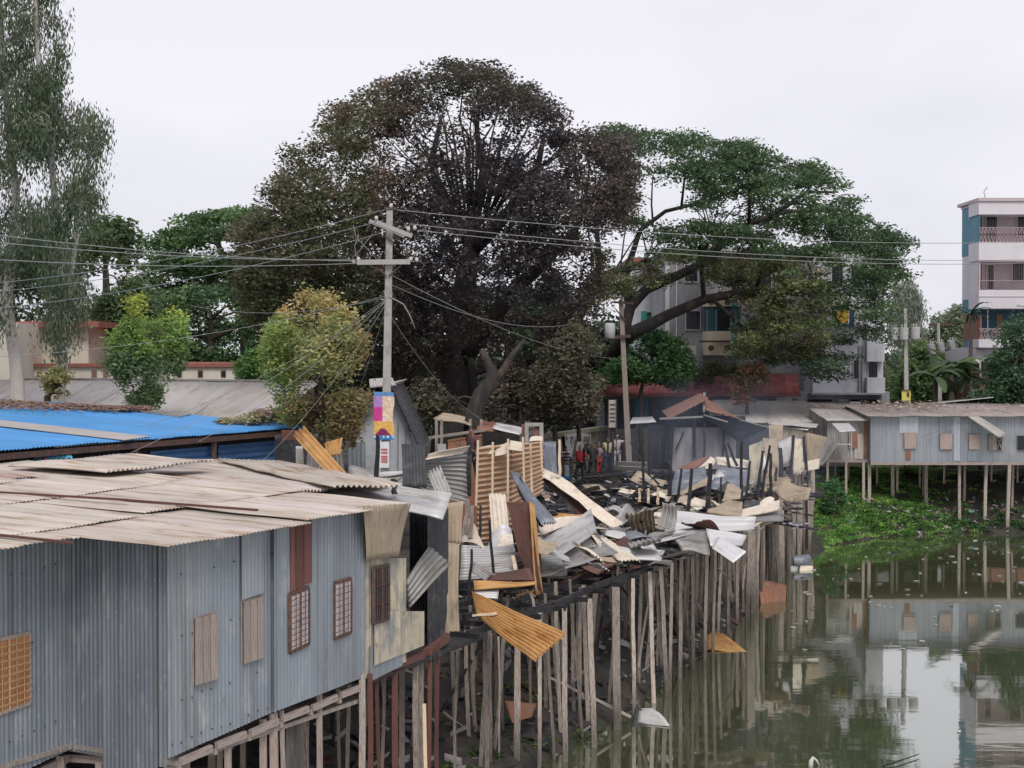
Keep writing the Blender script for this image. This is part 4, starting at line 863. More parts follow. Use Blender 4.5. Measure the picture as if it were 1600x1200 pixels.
# bigger crumpled pieces filling the heap
for k in range(82):
    if k >= 64: x, y, z = rr.uniform(850, 1090), rr.uniform(815, 872), 3.05+rr.uniform(.0, .5)
    elif k < 34: x, y, z = rr.uniform(850 if k > 12 else 730, 965), rr.uniform(825, 885), 3.05+rr.uniform(0, .7)
    elif k < 52: x, y, z = rr.uniform(960, 1210), rr.uniform(785, 845), 3.05+rr.uniform(0, .3)
    else: x, y, z = rr.uniform(1040, 1180), rr.uniform(745, 785), 2.9+rr.uniform(0, .3)
    q = PZ(x, y, z)
    if q.x > 12: continue
    th = rr.uniform(0, 3.1); a_ = rr.uniform(.3, .65)*(.6 if k <= 12 else 1); b_ = rr.uniform(.5, 1.25)*(.6 if k <= 12 else 1)
    u = Vector((math.cos(th), math.sin(th), rr.uniform(-.35, .35)))*a_; v = Vector((-math.sin(th), math.cos(th), rr.uniform(-.3, .5)))*b_
    mb = MB(); mb.sheet(q, q+u, q+v, q+u+v, warp=rr.uniform(.05, .14), amp=.018, pitch=.10, spp=6, nv=10, curl=rr.uniform(-.08, .12), fold=(rr.uniform(.3, .7), rr.uniform(-.12, .12)), seed=400+k, ragged=.06, wf=1.8)
    tag(mb.build('crumpled_sheet', rr.choice(('tin_silver', 'tin_silver', 'tin_silver', 'tin_silver', 'tin_grey', 'tin_grey', 'tin_grey', 'tin_tan', 'tin_tan', 'tin_tan', 'tin_cream', 'tin_smoke', 'tin_smoke', 'tin_brown_rust')), solid=.004), 'crumpled and scorched corrugated sheet in the tangled heap of the ruins', 'tin sheet', 'crumpled sheets of the heap')
# orange wire tangle near the fan
mb = MB()
for k in range(14):
    x, y = rr.uniform(785, 830), rr.uniform(915, 935); mb.bar(P(x, y, 28.2), P(x+rr.uniform(-22, 22), y+rr.uniform(-8, 8), 28.4), .018)
tag(mb.build('wire_tangle', 'tin_orange_rust'), 'tangle of thin orange rods above the orange fan sheet', 'rods')
# silver drum and wrecked pan at the far waterline
dr = MB(); c = P(1250, 878, 55.5); a = Vector((1, .25, 0)).normalized()
dr.tube([c-a*.36, c-a*.33, c-a*.02, c+a*.02, c+a*.33, c+a*.36], [.24, .27, .265, .265, .27, .24], 16)
tag(dr.build('oil_drum', 'tin_smoke'), 'grey metal drum lying on its side at the end of the palisade', 'drum')
for i, (x, y) in enumerate(((1236, 890), (1258, 893))):
    tin([(x-10, y+6, 54.5), (x-8, y-6, 55), (x+10, y+5, 54.5), (x+12, y-3, 55)], 'tin_cream' if i else 'tin_grey', ('pale torn scrap in front of the metal drum' if i else 'grey torn scrap left of the metal drum'), warp=.12, seed=150+i)
# bird-like white bag and stick close by in the water
mb = MB(); c = PZ(1268, 1196, 0)
mb.tube([c+Vector((-.02, 0, -.1)), c+Vector((-.01, 0, .08)), c+Vector((.03, 0, .15)), c+Vector((.09, 0, .10)), c+Vector((.15, 0, .0))], [.05, .045, .03, .02, .012], 7)
tag(mb.build('plastic_bag', 'ac_white'), 'white plastic scrap sticking up from the water at the bottom edge', 'plastic bag')
mb = MB(); mb.tube([PZ(1380, 1197, .03), PZ(1405, 1189, .05), PZ(1436, 1178, .05)], [.02, .016, .008], 6); tag(mb.build('stick', 'charcoal'), 'thin dark stick floating near the bottom edge', 'stick')
# ------------------------------------------------------------------ market hall with the blue roof
random.seed(5)
mk = empty('market_shed', (-9, 33, 2.1), 'long market shed with a bright blue tin roof and blue shutters behind the near shack', 'shed')
z0 = 5.95
A_ = PZ(490, 666, z0); D_ = PZ(80, 698, z0); dr_ = (A_-D_).normalized(); B0 = A_-dr_*30
Bk = PZ(478, 663, 6.0); C_ = PZ(0, 631, 6.45); 
pd = Vector((-dr_.y, dr_.x, 0))
dep = (C_-A_).dot(pd); print('market depth', dep, A_, D_, C_)
n_ = 7
for i in range(n_):
    a = A_-dr_*(30*i/n_); b = A_-dr_*(30*(i+1)/n_+.1); 
    up = Vector((0, 0, .5+.004*i)); skew = -dr_*0.
    mb = MB(); mb.sheet(b+pd*dep+up, a+pd*dep+up, b+Vector((0, 0, .004*i)), a+Vector((0, 0, .004*i)), nv=6, warp=.012, seed=300+i, tint=.10, pitch=.10, amp=.012)
    mb.build('roof_sheet', 'tin_blue', mk, solid=.004)
def onroof(x, y, dz=.03):
    # point of the roof plane under a photo pixel
    n = (Vector(pd)*dep+Vector((0, 0, .5))).cross(dr_); d = _ray(x, y); t = n.dot(A_-CAMV)/n.dot(d); return CAMV+d*t+Vector((0, 0, dz))
mb = MB(); mb.poly([onroof(-60, 652), onroof(-60, 661), onroof(195, 690), onroof(235, 684), onroof(60, 665)], .012); mb.build('ridge_strip', 'tin_shed_roof', mk)
mb = MB(); mb.poly([onroof(216, 645), onroof(232, 642), onroof(299, 649), onroof(283, 653)], .03); mb.build('roof_patch', 'tin_grey', mk)
W1 = Wall((A_.x-pd.x*-.25, A_.y+pd.y*.25), (D_.x+pd.x*.25, D_.y+pd.y*.25))
q0 = A_+pd*.3; q1 = A_-dr_*30+pd*.3
mb = MB(); mb.sheet((q1.x, q1.y, 2), (q0.x, q0.y, 2), (q1.x, q1.y, 5.9), (q0.x, q0.y, 5.9), seed=3, pitch=.12)
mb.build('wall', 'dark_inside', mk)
mb = MB(); q2 = q0+pd*(dep-.5); mb.sheet((q0.x, q0.y, 2), (q2.x, q2.y, 2), (q0.x, q0.y, 5.85), (q2.x, q2.y, 6.3), seed=4); mb.build('wall', 'tin_deep_grey', mk)
for k, (s0, s1) in enumerate(((1.3, 3.6), (3.8, 6.0), (7.0, 9.2), (9.5, 11.5), (12.5, 14.5))):
    a = A_-dr_*s0+pd*.22; b = A_-dr_*s1+pd*.22
    mb = MB(); 
    mb.sheet((b.x, b.y, 5.66), (b.x, b.y, 2.3), (a.x, a.y, 5.66), (a.x, a.y, 2.3), pitch=.14, amp=.018, seed=310+k, spp=4); mb.build('roller_shutter', 'shutter_blue', mk)
mb = MB()
for k in range(8):
    mb = MB(); a = A_-dr_*(1.2+k*2.7)+pd*.1; mb.bar((a.x, a.y, 2), (a.x, a.y, 5.9), .1); mb.build('post', 'iron', mk)
mb = MB(); mb.bar(A_-dr_*.1+pd*.05-Vector((0, 0, .12)), A_-dr_*28+pd*.05-Vector((0, 0, .12)), .05, .12); mb.build('eave_board', 'iron', mk)
# dead leaves lying on the blue roof
rr = random.Random(3); mb = MB()
for k in range(2600):
    x = rr.uniform(-20, 235); yy = 632+(x/235)*13+abs(rr.gauss(0, 6))*(1-x/300)
    if x > 200: yy = 644+rr.uniform(-2, 3)
    p = onroof(x, yy-1.5, .03+rr.uniform(0, .08)); s_ = rr.uniform(.04, .13); th = rr.uniform(0, 3.14); c = rgbj(rr.choice(((.17, .10, .075), (.24, .16, .12), (.12, .08, .06), (.22, .12, .10))), .3, rr)
    mb.poly([p, p+Vector((math.cos(th), math.sin(th), .2))*s_, p+Vector((-math.sin(th), math.cos(th), .3))*s_], None, c)
tag(mb.build('fallen_leaves', 'plain'), 'brown leaf litter drifted along the top of the blue roof', 'leaf litter', kind='stuff')
rr = random.Random(8); mb = MB()
for k in range(900):
    x = rr.uniform(395, 478); yy = 662-abs(rr.gauss(0, 4)); p = onroof(x, yy, .02+rr.uniform(0, .25)); s_ = rr.uniform(.05, .14); th = rr.uniform(0, 3.14); c = rgbj(rr.choice(((.24, .15, .10), (.3, .2, .15), (.16, .1, .08))), .3, rr)
    mb.poly([p, p+Vector((math.cos(th), math.sin(th), .2))*s_, p+Vector((-math.sin(th), math.cos(th), .3))*s_], None, c)
tag(mb.build('fallen_leaves', 'plain'), 'brown leaf litter at the right end of the blue roof under the yellow tree', 'leaf litter', kind='stuff')
# teal curved canopy
cp = MB(); a = P(-60, 722, 29); b = P(114, 717, 30.5); d2 = Vector((-.85, .5, 0))
vs_ = []; 
for i in range(9):
    t = i/8; h = math.sin(t*math.pi/2)
    vs_.append((t, h))
pts0 = [a+d2*(1-t)*-0 + Vector((0, 0, 0)) for t, h in vs_]
nu = 150
vv = []; ff = []; uu = []
for i in range(nu+1):
    u = i/nu; base = a.lerp(b, u)
    for j in range(8):
        t = j/7; an = t*1.25
        p = base+d2*(-math.cos(an)*1.0+1.0)*1.1+Vector((0, 0, math.sin(an)*.25))+Vector((0, 0, .022*math.sin(2*math.pi*u*20)))
        vv.append(p)
for i in range(nu):
    for j in range(7):
        k = i*8+j; ff.append((k, k+8, k+9, k+1)); uu.append([(i*.05, j*.2), (i*.05+.05, j*.2), (i*.05+.05, j*.2+.2), (i*.05, j*.2+.2)])
cp.add(vv, ff, uu, sm=True); ca_ = cp.build('canopy', 'tin_teal', None, solid=.01); tag(ca_, 'curved turquoise canopy at the left edge below the blue roof', 'canopy')
mb = MB(); a2 = a+d2*.4; b2 = b+d2*.4
mb.sheet((a2.x, a2.y, 2), (b2.x, b2.y, 2), (a2.x, a2.y, 5.75), (b2.x, b2.y, 5.75), seed=6); tag(mb.build('shop_wall', 'tin_charred'), 'dark wall under the turquoise canopy', 'wall')
pxsheet([(22, 752, 28.5), (95, 740, 29.3), (22, 730, 28.5), (95, 733, 29.3)], 'shutter_blue', 'tin_sheet', 'blue strip of tin in the shade behind the loose roof sheet', None, seed=61)
# clutter behind near roof right end: dark lean-to under the blue eave
S = pxsheet
S([(430, 745, 36), (560, 752, 35), (430, 680, 36), (470, 672, 35.6)], 'tin_charred', 'tin_wall', 'dark scorched wall below the right end of the blue roof', None, 'wall', seed=62)
S([(462, 740, 34.5), (476, 742, 34.5), (462, 697, 34.5), (473, 697, 34.5)], 'tin_silver', 'tin_sheet', 'pale narrow strip in the dark under the right end of the blue roof', seed=63)
S([(440, 690, 35), (470, 688, 35), (440, 672, 35), (475, 672, 35)], 'wood_red', 'board', 'dull red board under the right end of the blue roof', None, 'board', seed=64, amp=0.002)
S([(478, 735, 35.5), (540, 740, 35.), (480, 700, 35.5), (535, 702, 35)], 'tin_grey', 'tin_sheet', 'shadowed grey sheet under the yellow tree', seed=65, warp=.03)

# ------------------------------------------------------------------ big grey shed roof behind it
gs = empty('warehouse', (-16, 52, 2.1), 'low warehouse with a broad pale grey tin roof below the long plaster wall', 'warehouse')
zr, ze = 6.85, 5.6
r0 = P(-40, 591, 58); r1 = P(500, 592, 51); e1 = P(395, 676, 41); e0_ = P(-190, 668, 47)
for v in (r0, r1): v.z = zr-.05
r0 = PZ(-80, 592, 6.9) if False else r0
dz_ = r1-r0
for i in range(10):
    a, b = r0.lerp(r1, i/10), r0.lerp(r1, (i+1.02)/10); c, d = e0_.lerp(e1, i/10), e0_.lerp(e1, (i+1.02)/10)
    mb = MB(); mb.sheet(c, d, a, b, seed=320+i, nv=3, pitch=.15, amp=.007, tint=.13, panel=1.3, warp=.01); mb.build('roof_sheet', 'tin_shed_roof', gs, solid=.005)
mb = MB(); mb.bar(r0+Vector((0, 0, .03)), r1+Vector((0, 0, .03)), .3, .06); mb.build('ridge_cap', 'tin_grey', gs)
mb = MB(); mb.hexa([(e0_.x, e0_.y+.4, 2), (e1.x, e1.y+.4, 2), (r1.x-.2, r1.y, 2), (r0.x, r0.y, 2), (e0_.x, e0_.y+.4, e0_.z-.1), (e1.x, e1.y+.4, e1.z-.1), (r1.x-.2, r1.y, r1.z-.12), (r0.x, r0.y, r0.z-.12)]); mb.build('wall', 'tin_grey', gs)

# long plaster wall with red coping and vent holes
pw = empty('plaster_building', (-13, 60, 2.1), 'long cream plaster block with red coping and square vents, with a small rooftop room', 'building')
Yp = 59
def px_box(mb, x0, x1, yt, yb, Y, depth, col=(1, 1, 1), zb=None, zt=None):
    a = P(x0, yb, Y); b = P(x1, yt, Y); z0_ = a.z if zb is None else zb; z1_ = b.z if zt is None else zt
    mb.hexa([(a.x, Y, z0_), (b.x, Y, z0_), (b.x, Y+depth, z0_), (a.x, Y+depth, z0_), (a.x, Y, z1_), (b.x, Y, z1_), (b.x, Y+depth, z1_), (a.x, Y+depth, z1_)], col)
mb = MB(); px_box(mb, -120, 367, 573, 640, Yp, 9, zb=2); mb.build('wall', 'plaster_cream', pw)
mb = MB(); px_box(mb, 28, 368, 568, 573.5, Yp-.12, 9.3); mb.build('coping', 'cap_red', pw)
mb = MB()
for x in (34, 62, 147, 165, 226, 280, 313, 349):
    mb = MB(); px_box(mb, x-4, x+4, 578, 589, Yp-.03, .02); mb.build('vent', 'brick', pw)
for x in (280, 313, 349):
    f_ = MB(); px_box(f_, x-3, x+3, 580, 588, Yp-.06, .02); f_.build('vent_opening', 'window_dark', pw)
rt = MB(); px_box(rt, 32, 138, 511, 570, Yp+1, 4); rt.build('rooftop_room', 'plaster_cream', pw)
rf = MB(); px_box(rf, 26, 154, 502, 511.5, Yp+.5, 5); rf.build('roof', 'cap_red', pw)
dm = MB(); px_box(dm, 41, 57, 517, 569, Yp+.97, .05); a = P(49, 517, Yp+.97); dm.tube([a+Vector((0, 0, 0)), a+Vector((0, .05, 0))], .19, 16); dm.build('door', 'door_brown', pw)
tb = MB(); px_box(tb, -80, 27, 504, 640, Yp-2, 5, zb=2); tag(tb.build('plaster_block', 'plaster_cream'), 'taller blank cream plaster block at the left edge behind the eucalyptus', 'building')
# tin gable shed behind pole
gb = empty('gable_shed', (-4.5, 42, 2.1), 'pale grey tin shed with a steep dark-edged gable behind the lamp pole', 'shed')
Yg = 42
def gp(x, y, dy=0.): p = P(x, y, Yg); p.y += dy; return p
pts = [gp(540, 760), gp(647, 760), gp(647, 692), gp(618, 596), gp(578, 640), gp(540, 700)]
mb = MB(); mb.poly([gp(556, 760), gp(647, 760), gp(647, 694), gp(613, 600), gp(556, 655)], .05); mb.build('wall', 'tin_pale_grey', gb)
mb = MB()
for k, x in enumerate((590, 606, 622, 634)): mb.bar(gp(x, 750, -.04), gp(x, 655+k*8-10, -.04), .02, .03)
mb.build('sheet_seam', 'tin_deep_grey', gb)
mb = MB(); mb.sheet(gp(611, 598, -.4), gp(657, 700, -.4), gp(611, 598, 4), gp(657, 700, 4), seed=4); mb.build('roof_sheet', 'tin_charred', gb, solid=.05)
mb = MB(); mb.sheet(gp(620, 596, -.4), gp(545, 662, -.4), gp(620, 596, 4), gp(545, 662, 4), seed=5, pitch=.1); mb.build('roof_sheet', 'tin_shed_roof', gb, solid=.03)
mb = MB(); mb.sheet(gp(545, 755, -.2), gp(572, 755, -.2), gp(545, 700, -.2), gp(572, 690, -.2), seed=7, pitch=.12, amp=.02); mb.build('wall_sheet', 'tin_blue_grey', gb)
mb = MB(); mb.sheet(gp(580, 592, -.6), gp(615, 590, -.6), gp(582, 606, -.7), gp(622, 602, -.7), seed=8, warp=.05, nv=5); mb.build('ridge_sheet', 'tin_shed_roof', gb, solid=.02)
# sheds at the foot of the big tree
ks = empty('tree_shed', (-1.5, 50, 2.1), 'dark open shed with a sagging rusty roof at the foot of the scorched tree', 'shed')
for c, m, sd in ((((678, 650, 50), (690, 648, 52), (735, 668, 49), (745, 655, 52)), 'tin_tan', 1), (((745, 668, 49), (750, 655, 52), (815, 683, 49), (822, 668, 52)), 'tin_red_rust', 2), (((770, 668, 48.5), (775, 660, 50), (812, 680, 48.5), (822, 672, 50)), 'tin_silver', 3)):
    S(list(c), m, 'roof_sheet', parent=ks, seed=330+sd, warp=.06, solid=.02)
for x in (682, 690, 735, 752): mb = MB(); mb.bar(P(x, 715, 49.5), P(x, 655, 49.5), .09); mb.build('post', 'wood_grey', ks)
mb = MB(); mb.bar(P(670, 684, 49), P(758, 672, 49), .09); mb.build('rail', 'wood_grey', ks)
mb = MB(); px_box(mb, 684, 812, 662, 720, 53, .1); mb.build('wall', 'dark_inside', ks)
mb = MB(); a, b = P(700, 720, 46), P(750, 712, 46.5); mb.sheet((a.x, a.y, 2.2), (b.x, b.y, 2.2), P(700, 690, 46), P(752, 681, 46.5), seed=5, amp=.004); mb.bar(P(699, 689, 46), P(753, 680, 46.5), .05); mb.build('side_panel', 'tin_red_rust', ks)
mb = MB(); px_box(mb, 684, 697, 694, 720, 45.5, .1); tag(mb.build('water_tank_panel', 'tin_silver'), 'small pale upright panel left of the rusty shed wall', 'panel')
# empty window frame on the wall
wf = MB()
for x0, x1, y0, y1 in ((820, 849, 661, 666), (820, 826, 666, 692), (843, 849, 666, 692)): px_box(wf, x0, x1, y0, y1, 47, .2)
tag(wf.build('concrete_frame', 'concrete'), 'empty pale concrete window frame standing alone above the batten wall', 'frame')
mb = MB(); px_box(mb, 815, 821, 664, 690, 47.2, .3); px_box(mb, 835, 843, 667, 692, 47.1, .1); tag(mb.build('brick_pier', 'brick'), 'small brick pier beside the empty concrete frame', 'pier')

# mossy boundary wall with painted lettering
mw = empty('boundary_wall', (5, 66, 2.1), 'old mossy concrete wall with white painted lettering behind the people', 'wall')
a = P(845, 745, 60); b = P(960, 735, 80); 
def mwp(x, y, off=0.): return WM.pt(x, y, off)
WM = Wall((P(845, 700, 60).x, 60), (P(962, 700, 80).x, 80))
mb = MB(); slab(mb, *[WM.pt(x, y) for x, y in ((820, 775), (952, 745), (820, 687), (952, 668))], -WM.n, .15); mb.build('wall', 'mossy_wall', mw)
mb = MB(); slab(mb, *[WM.pt(x, y, .12) for x, y in ((820, 690), (955, 671), (820, 684), (955, 665))], -WM.n, .4); mb.build('coping', 'mossy_wall', mw)
mb = MB()
for x in (888, 903, 919, 936): mb.bar(WM.pt(x, 690+ (936-x)*.05, .06), WM.pt(x, 735, .06), .22, .1)
mb.build('pier', 'mossy_wall', mw)
mb = MB(); px = [(882, 677), (908, 675), (923, 677), (923, 691), (913, 692), (911, 700), (900, 712), (885, 712)]
q = [WM.pt(x, y+1.5, .14) for x, y in px]
mb.poly(q, .01); 
mb.build('painted_patch', mat('whitewash', (.5, .5, .49), rgb2=(.33, .32, .31), cover=.4, scale=3, var=.2), mw)
mb = MB()
def st(x0, y0, x1, y1, wd=.09): mb.bar(WM.pt(x0, y0, .16), WM.pt(x1, y1, .16), wd, .01)
for s_ in ((890, 684, 894, 682), (894, 682, 893, 688), (893, 688, 891, 690), (896, 682, 896, 689), (896, 689, 899, 689), (899, 682, 899, 689), (901, 681, 901, 690), (886, 680, 886, 688), (884, 684, 888, 684), (905, 682, 908, 687), (908, 682, 905, 688),
    (912, 683, 921, 683), (912, 687, 921, 687), (913, 680, 913, 690), (917, 680, 917, 690), (921, 680, 921, 690), (912, 690, 921, 690)): st(*s_, .07)
mb.build('lettering', 'iron', mw)
# plain wall to the right of it, behind the people
WQ = Wall((P(952, 700, 78).x, 78), (P(1045, 700, 70).x, 72))
mb = MB(); slab(mb, *[WQ.pt(x, y) for x, y in ((945, 748), (1050, 735), (945, 672), (1050, 665))], -WQ.n, .15); tag(mb.build('weathered_wall', 'mossy_wall'), 'stained grey wall behind the pointing man, right of the mossy one', 'wall')
# long pale kerb ledges beside the people
for (a, b, l_) in (((968, 724, 70), (1050, 727, 66), 'upper pale concrete ledge right of the people'), ((965, 731, 68), (1060, 736, 62), 'lower pale concrete ledge right of the people')):
    mb = MB(); mb.bar(P(*a), P(*b), .35, .18); tag(mb.build('ledge', 'concrete'), l_, 'ledge')
# roadside notice board
sb = empty('notice_board', P(955, 668, 70), 'narrow upright notice board beside the leaning power pole', 'sign')
mb = MB(); px_box(mb, 951, 963, 625, 668, 70, .04); mb.build('panel', 'ac_white', sb)
mb = MB()
for x0, x1 in ((950, 951.5), (962.5, 964)): px_box(mb, x0, x1, 623, 735, 69.9, .06)
for y in (631, 638, 645, 651, 657): px_box(mb, 953, 961, y, y+1.6, 69.96, .02)
mb.build('frame', 'iron', sb)

# ------------------------------------------------------------------ hut with the rust gable
hu = empty('burnt_hut', (7.5, 60, 2.2), 'smoke-stained board hut with a peaked rust-red tin roof in the middle distance', 'hut')
Yh = 58
def hp(x, y, dy=0.): p = P(x, y, Yh); p.y += dy; return p
mb = MB(); mb.sheet(hp(1048, 735), hp(1150, 732), hp(1048, 668), hp(1150, 668), pitch=.32, amp=.012, seed=1, tint=.22, panel=.9); mb.build('wall', 'tin_smoke', hu).data.materials[0] = M.get('hutboard') or M.setdefault('hutboard', mat('hutboard', (.38, .35, .36), rgb2=(.26, .24, .25), cover=.4, scale=2, var=.2, coord='UV', stretch=(2, .3, 1), rough=.8))
mb = MB(); px_box(mb, 1044, 1165, 650, 668, Yh+.6, .1); px_box(mb, 1150, 1172, 668, 730, Yh+.6, .1); px_box(mb, 1012, 1047, 664, 733, Yh+.5, .1); mb.build('gap_shade_panel', 'charcoal', hu)  # solid black panels stand in for the shade inside the hut's open gaps
mb = MB(); mb.sheet(hp(1104, 621, -.6), hp(1040, 652, -1.), hp(1110, 618, 3), hp(1046, 647, 3), seed=2, warp=.02, nv=6); mb.build('roof_sheet', 'tin_red_rust', hu, solid=.03)
mb = MB(); mb.sheet(hp(1152, 655, -1.), hp(1097, 639, -1.4), hp(1132, 634, 3), hp(1106, 618, 3), seed=3, warp=.04, nv=6, tint=.2); mb.build('roof_sheet', 'tin_red_rust', hu, solid=.03)
mb = MB(); mb.bar(hp(1093, 640, -1.35), hp(1110, 617, 1.8), .09); mb.bar(hp(1026, 652, -1.2), hp(1092, 649, -1.2), .1, .07); mb.bar(hp(1093, 646, -1.2), hp(1130, 657, -1.2), .06); mb.bar(hp(1150, 654, -1), hp(1202, 668, -1), .07, .04); mb.build('rafter', 'tin_grey', hu)
mb = MB(); mb.sheet(hp(1100, 652, -.9), hp(1150, 653, -.9), hp(1152, 690, -.2), hp(1200, 668, -.2), seed=5); mb.build('roof_sheet', 'tin_charred', hu, solid=.02)
mb = MB(); mb.sheet(hp(1150, 728, .8), hp(1215, 728, .8), hp(1150, 655, .8), hp(1215, 670, .8), seed=6); mb.build('side_wall', 'tin_charred', hu)
for q_ in ((1068, 674, 1055, 703, .05), (1084, 655, 1084, 715, .1), (1130, 668, 1129, 712, .08), (1050, 655, 1046, 725, .16)): mb = MB(); mb.bar(hp(q_[0], q_[1], -.15), hp(q_[2], q_[3], -.15), q_[4]); mb.build('post', 'charcoal', hu)
mb = MB(); mb.sheet(hp(987, 664, 1), hp(1030, 662, 1.2), hp(1002, 660, 4), hp(1035, 659, 4), seed=7); mb.build('porch_roof', 'tin_silver', hu, solid=.04)

# ------------------------------------------------------------------ row of stilt houses across the pond
def house(name, label, x0, x1, yt, yb, Y, depth, m, roof=None, parts=None, over=.35, rise=.6, seed=0, roofm='tin_shed_roof', amp=.012, skew=0., xr0=None, xr1=None, pitch=.10):
    a = P(x0, yb, Y); b = P(x1, yb, Y+skew); top = P(x0, yt, Y).z
    o = empty(name, (a.x, a.y, a.z), label, 'house')
    mb = MB(); mb.sheet(a, (b.x, b.y, a.z), (a.x, a.y, top), (b.x, b.y, top), seed=seed, amp=amp, tint=.14, pitch=pitch, panel=1.1); mb.build('wall', m, o)
    mb = MB(); mb.sheet((a.x, a.y+depth, a.z), a, (a.x, a.y+depth, top+rise), (a.x, a.y, top), seed=seed+1, tint=.1); mb.build('wall', m, o)
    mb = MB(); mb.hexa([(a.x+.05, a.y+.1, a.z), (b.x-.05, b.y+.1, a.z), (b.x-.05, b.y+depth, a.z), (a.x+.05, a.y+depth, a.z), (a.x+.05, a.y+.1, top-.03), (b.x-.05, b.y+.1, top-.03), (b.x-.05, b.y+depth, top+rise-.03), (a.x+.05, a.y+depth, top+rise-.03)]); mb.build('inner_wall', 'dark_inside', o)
    xa = P(xr0, yt, Y).x if xr0 else a.x-.2; xb = P(xr1, yt, Y).x if xr1 else b.x+.2
    mb = MB(); mb.sheet((xa, a.y+depth+.2, top+rise+.03), (xb, b.y+depth+.2, top+rise+.03), (xa, a.y-over, top-.02), (xb, b.y-over, top-.02), seed=seed+2, nv=5, warp=.02, tint=.12, pitch=.12); mb.build('roof_sheet', roofm, o, solid=.02)
    mb = MB(); mb.bar((a.x, a.y-.03, a.z-.06), (b.x, b.y-.03, a.z-.06), .10, .12); mb.hexa([(a.x, a.y, a.z-.1), (b.x, b.y, a.z-.1), (b.x, b.y+depth, a.z-.1), (a.x, a.y+depth, a.z-.1), (a.x, a.y, a.z-.02), (b.x, b.y, a.z-.02), (b.x, b.y+depth, a.z-.02), (a.x, a.y+depth, a.z-.02)]); mb.build('floor_beam', 'wood_board', o)
    return o, Wall((a.x, a.y), (b.x, b.y)), a.z
fh, WH, zf = house('stilt_house', 'long grey tin house on thin stilts along the far bank', 1360, 1720, 649, 722, 66.5, 5, 'tin_far_grey', seed=400, roofm='tin_roof_brown' if 'tin_roof_brown' in M else 'tin_shed_roof', rise=.30)
M['tin_roof_brown'] = mat('tin_roof_brown', (.33, .28, .265), rgb2=(.25, .20, .19), cover=.4, scale=1.6, var=.2, coord='UV', stretch=(1.5, .3, 1), rough=.8)
for c in fh.children:
    if c.name.startswith('roof_sheet'): c.data.materials[0] = M['tin_roof_brown']
def onwall(W, parent, name, m, x0, x1, y0, y1, off=.05, t=.03, xs=0., col=(1, 1, 1)):
    bl, br, tl, tr = W.pt(x0+xs, y1, off), W.pt(x1+xs, y1, off), W.pt(x0, y0, off), W.pt(x1, y0, off)
    mb = MB(); slab(mb, bl, br, tl, tr, W.n, t, col); return mb.build(name, m, parent)
onwall(WH, fh, 'patch', 'tin_blue_grey', 1405, 1434, 651, 677, .03, .01, col=(1.5, 1.45, 1.4))
onwall(WH, fh, 'patch', 'tin_deep_grey', 1468, 1490, 651, 680, .03, .01)
onwall(WH, fh, 'patch', 'tin_deep_grey', 1512, 1536, 702, 721, .03, .01)
onwall(WH, fh, 'patch', 'tin_far_grey', 1490, 1500, 651, 720, .03, .01, col=(1.2, 1.2, 1.2))
onwall(WH, fh, 'patch', 'tin_red_rust', 1415, 1423, 704, 719, .03, .01)
for (x0, x1, y0, y1, m) in ((1413, 1431, 677, 701, 'wood_board'), (1469, 1487, 678, 702, 'wood_board'), (1514, 1531, 679, 702, 'wood_board'), (1545, 1557, 679, 703, 'tin_grey')):
    f_ = onwall(WH, fh, 'window_frame', 'wood_grey', x0-.8, x1+.8, y0-1, y1+1, .04, .03)
    m2 = MB(); bl, br, tl, tr = WH.pt(x0, y1, .08), WH.pt(x1, y1, .08), WH.pt(x0, y0, .08), WH.pt(x1, y0, .08); slab(m2, bl, br, tl, tr, WH.n, .02, (1.15, 1.1, 1.1)); m2.build('shutter', m, f_)
f_ = onwall(WH, fh, 'window_frame', 'wood_grey', 1556, 1567, 679, 704, .04, .04); m2 = MB(); slab(m2, *[WH.pt(*q) for q in ((1558, 703, .09), (1565, 703, .09), (1558, 681, .09), (1565, 681, .09))], WH.n, .01); m2.build('pane', 'window_dark', f_)
m2 = MB(); m2.bar(WH.pt(1558, 702, .11), WH.pt(1565, 682, .11), .03); m2.bar(WH.pt(1565, 702, .11), WH.pt(1558, 682, .11), .03); m2.build('bars', 'wood_grey', f_)
f_ = onwall(WH, fh, 'window_frame', 'wood_grey', 1589, 1625, 680, 704, .04, .04); m2 = MB(); slab(m2, *[WH.pt(*q) for q in ((1590, 703, .09), (1624, 703, .09), (1590, 681, .09), (1624, 681, .09))], WH.n, .01); m2.build('pane', 'window_dark', f_)
S([(1513, 651, 65.9), (1530, 651, 66.2), (1562, 684, 65.6), (1573, 678, 66.3)], 'tin_shed_roof', 'awning', parent=fh, seed=410, pitch=.1, amp=.015)
mb = MB(); mb.bar(WH.pt(1440, 683, .3), WH.pt(1512, 656, .3), .02); mb.build('cable', 'wire', fh)
# its stilts (front row goes to the waterline)
random.seed(12)
for (xt, xb, yb, w) in ((1394, 1396, 798, .15), (1402, 1402, 790, .11), (1443, 1441, 790, .10), (1447, 1447, 798, .15), (1499, 1499, 824, .14), (1507, 1506, 795, .12), (1541, 1538, 821, .14), (1577, 1574, 836, .15), (1583, 1581, 810, .11), (1608, 1608, 800, .13), (1640, 1640, 830, .13), (1475, 1476, 775, .09), (1437, 1437, 778, .08), (1549, 1549, 778, .09), (1590, 1590, 778, .09)):
    Y = 66.6+ (830-yb)*.05 if yb > 785 else 69.5
    p = P(xt, 722, Y); stilt_mesh(p, zf-.1, -.5, w, ((xb-xt)/36, 0), random.uniform(1, 1.4), parent=fh, segs=3)
mb = MB(); mb.bar(P(1300, 722, 66.8), P(1362, 722, 66.8), .1, .1); 
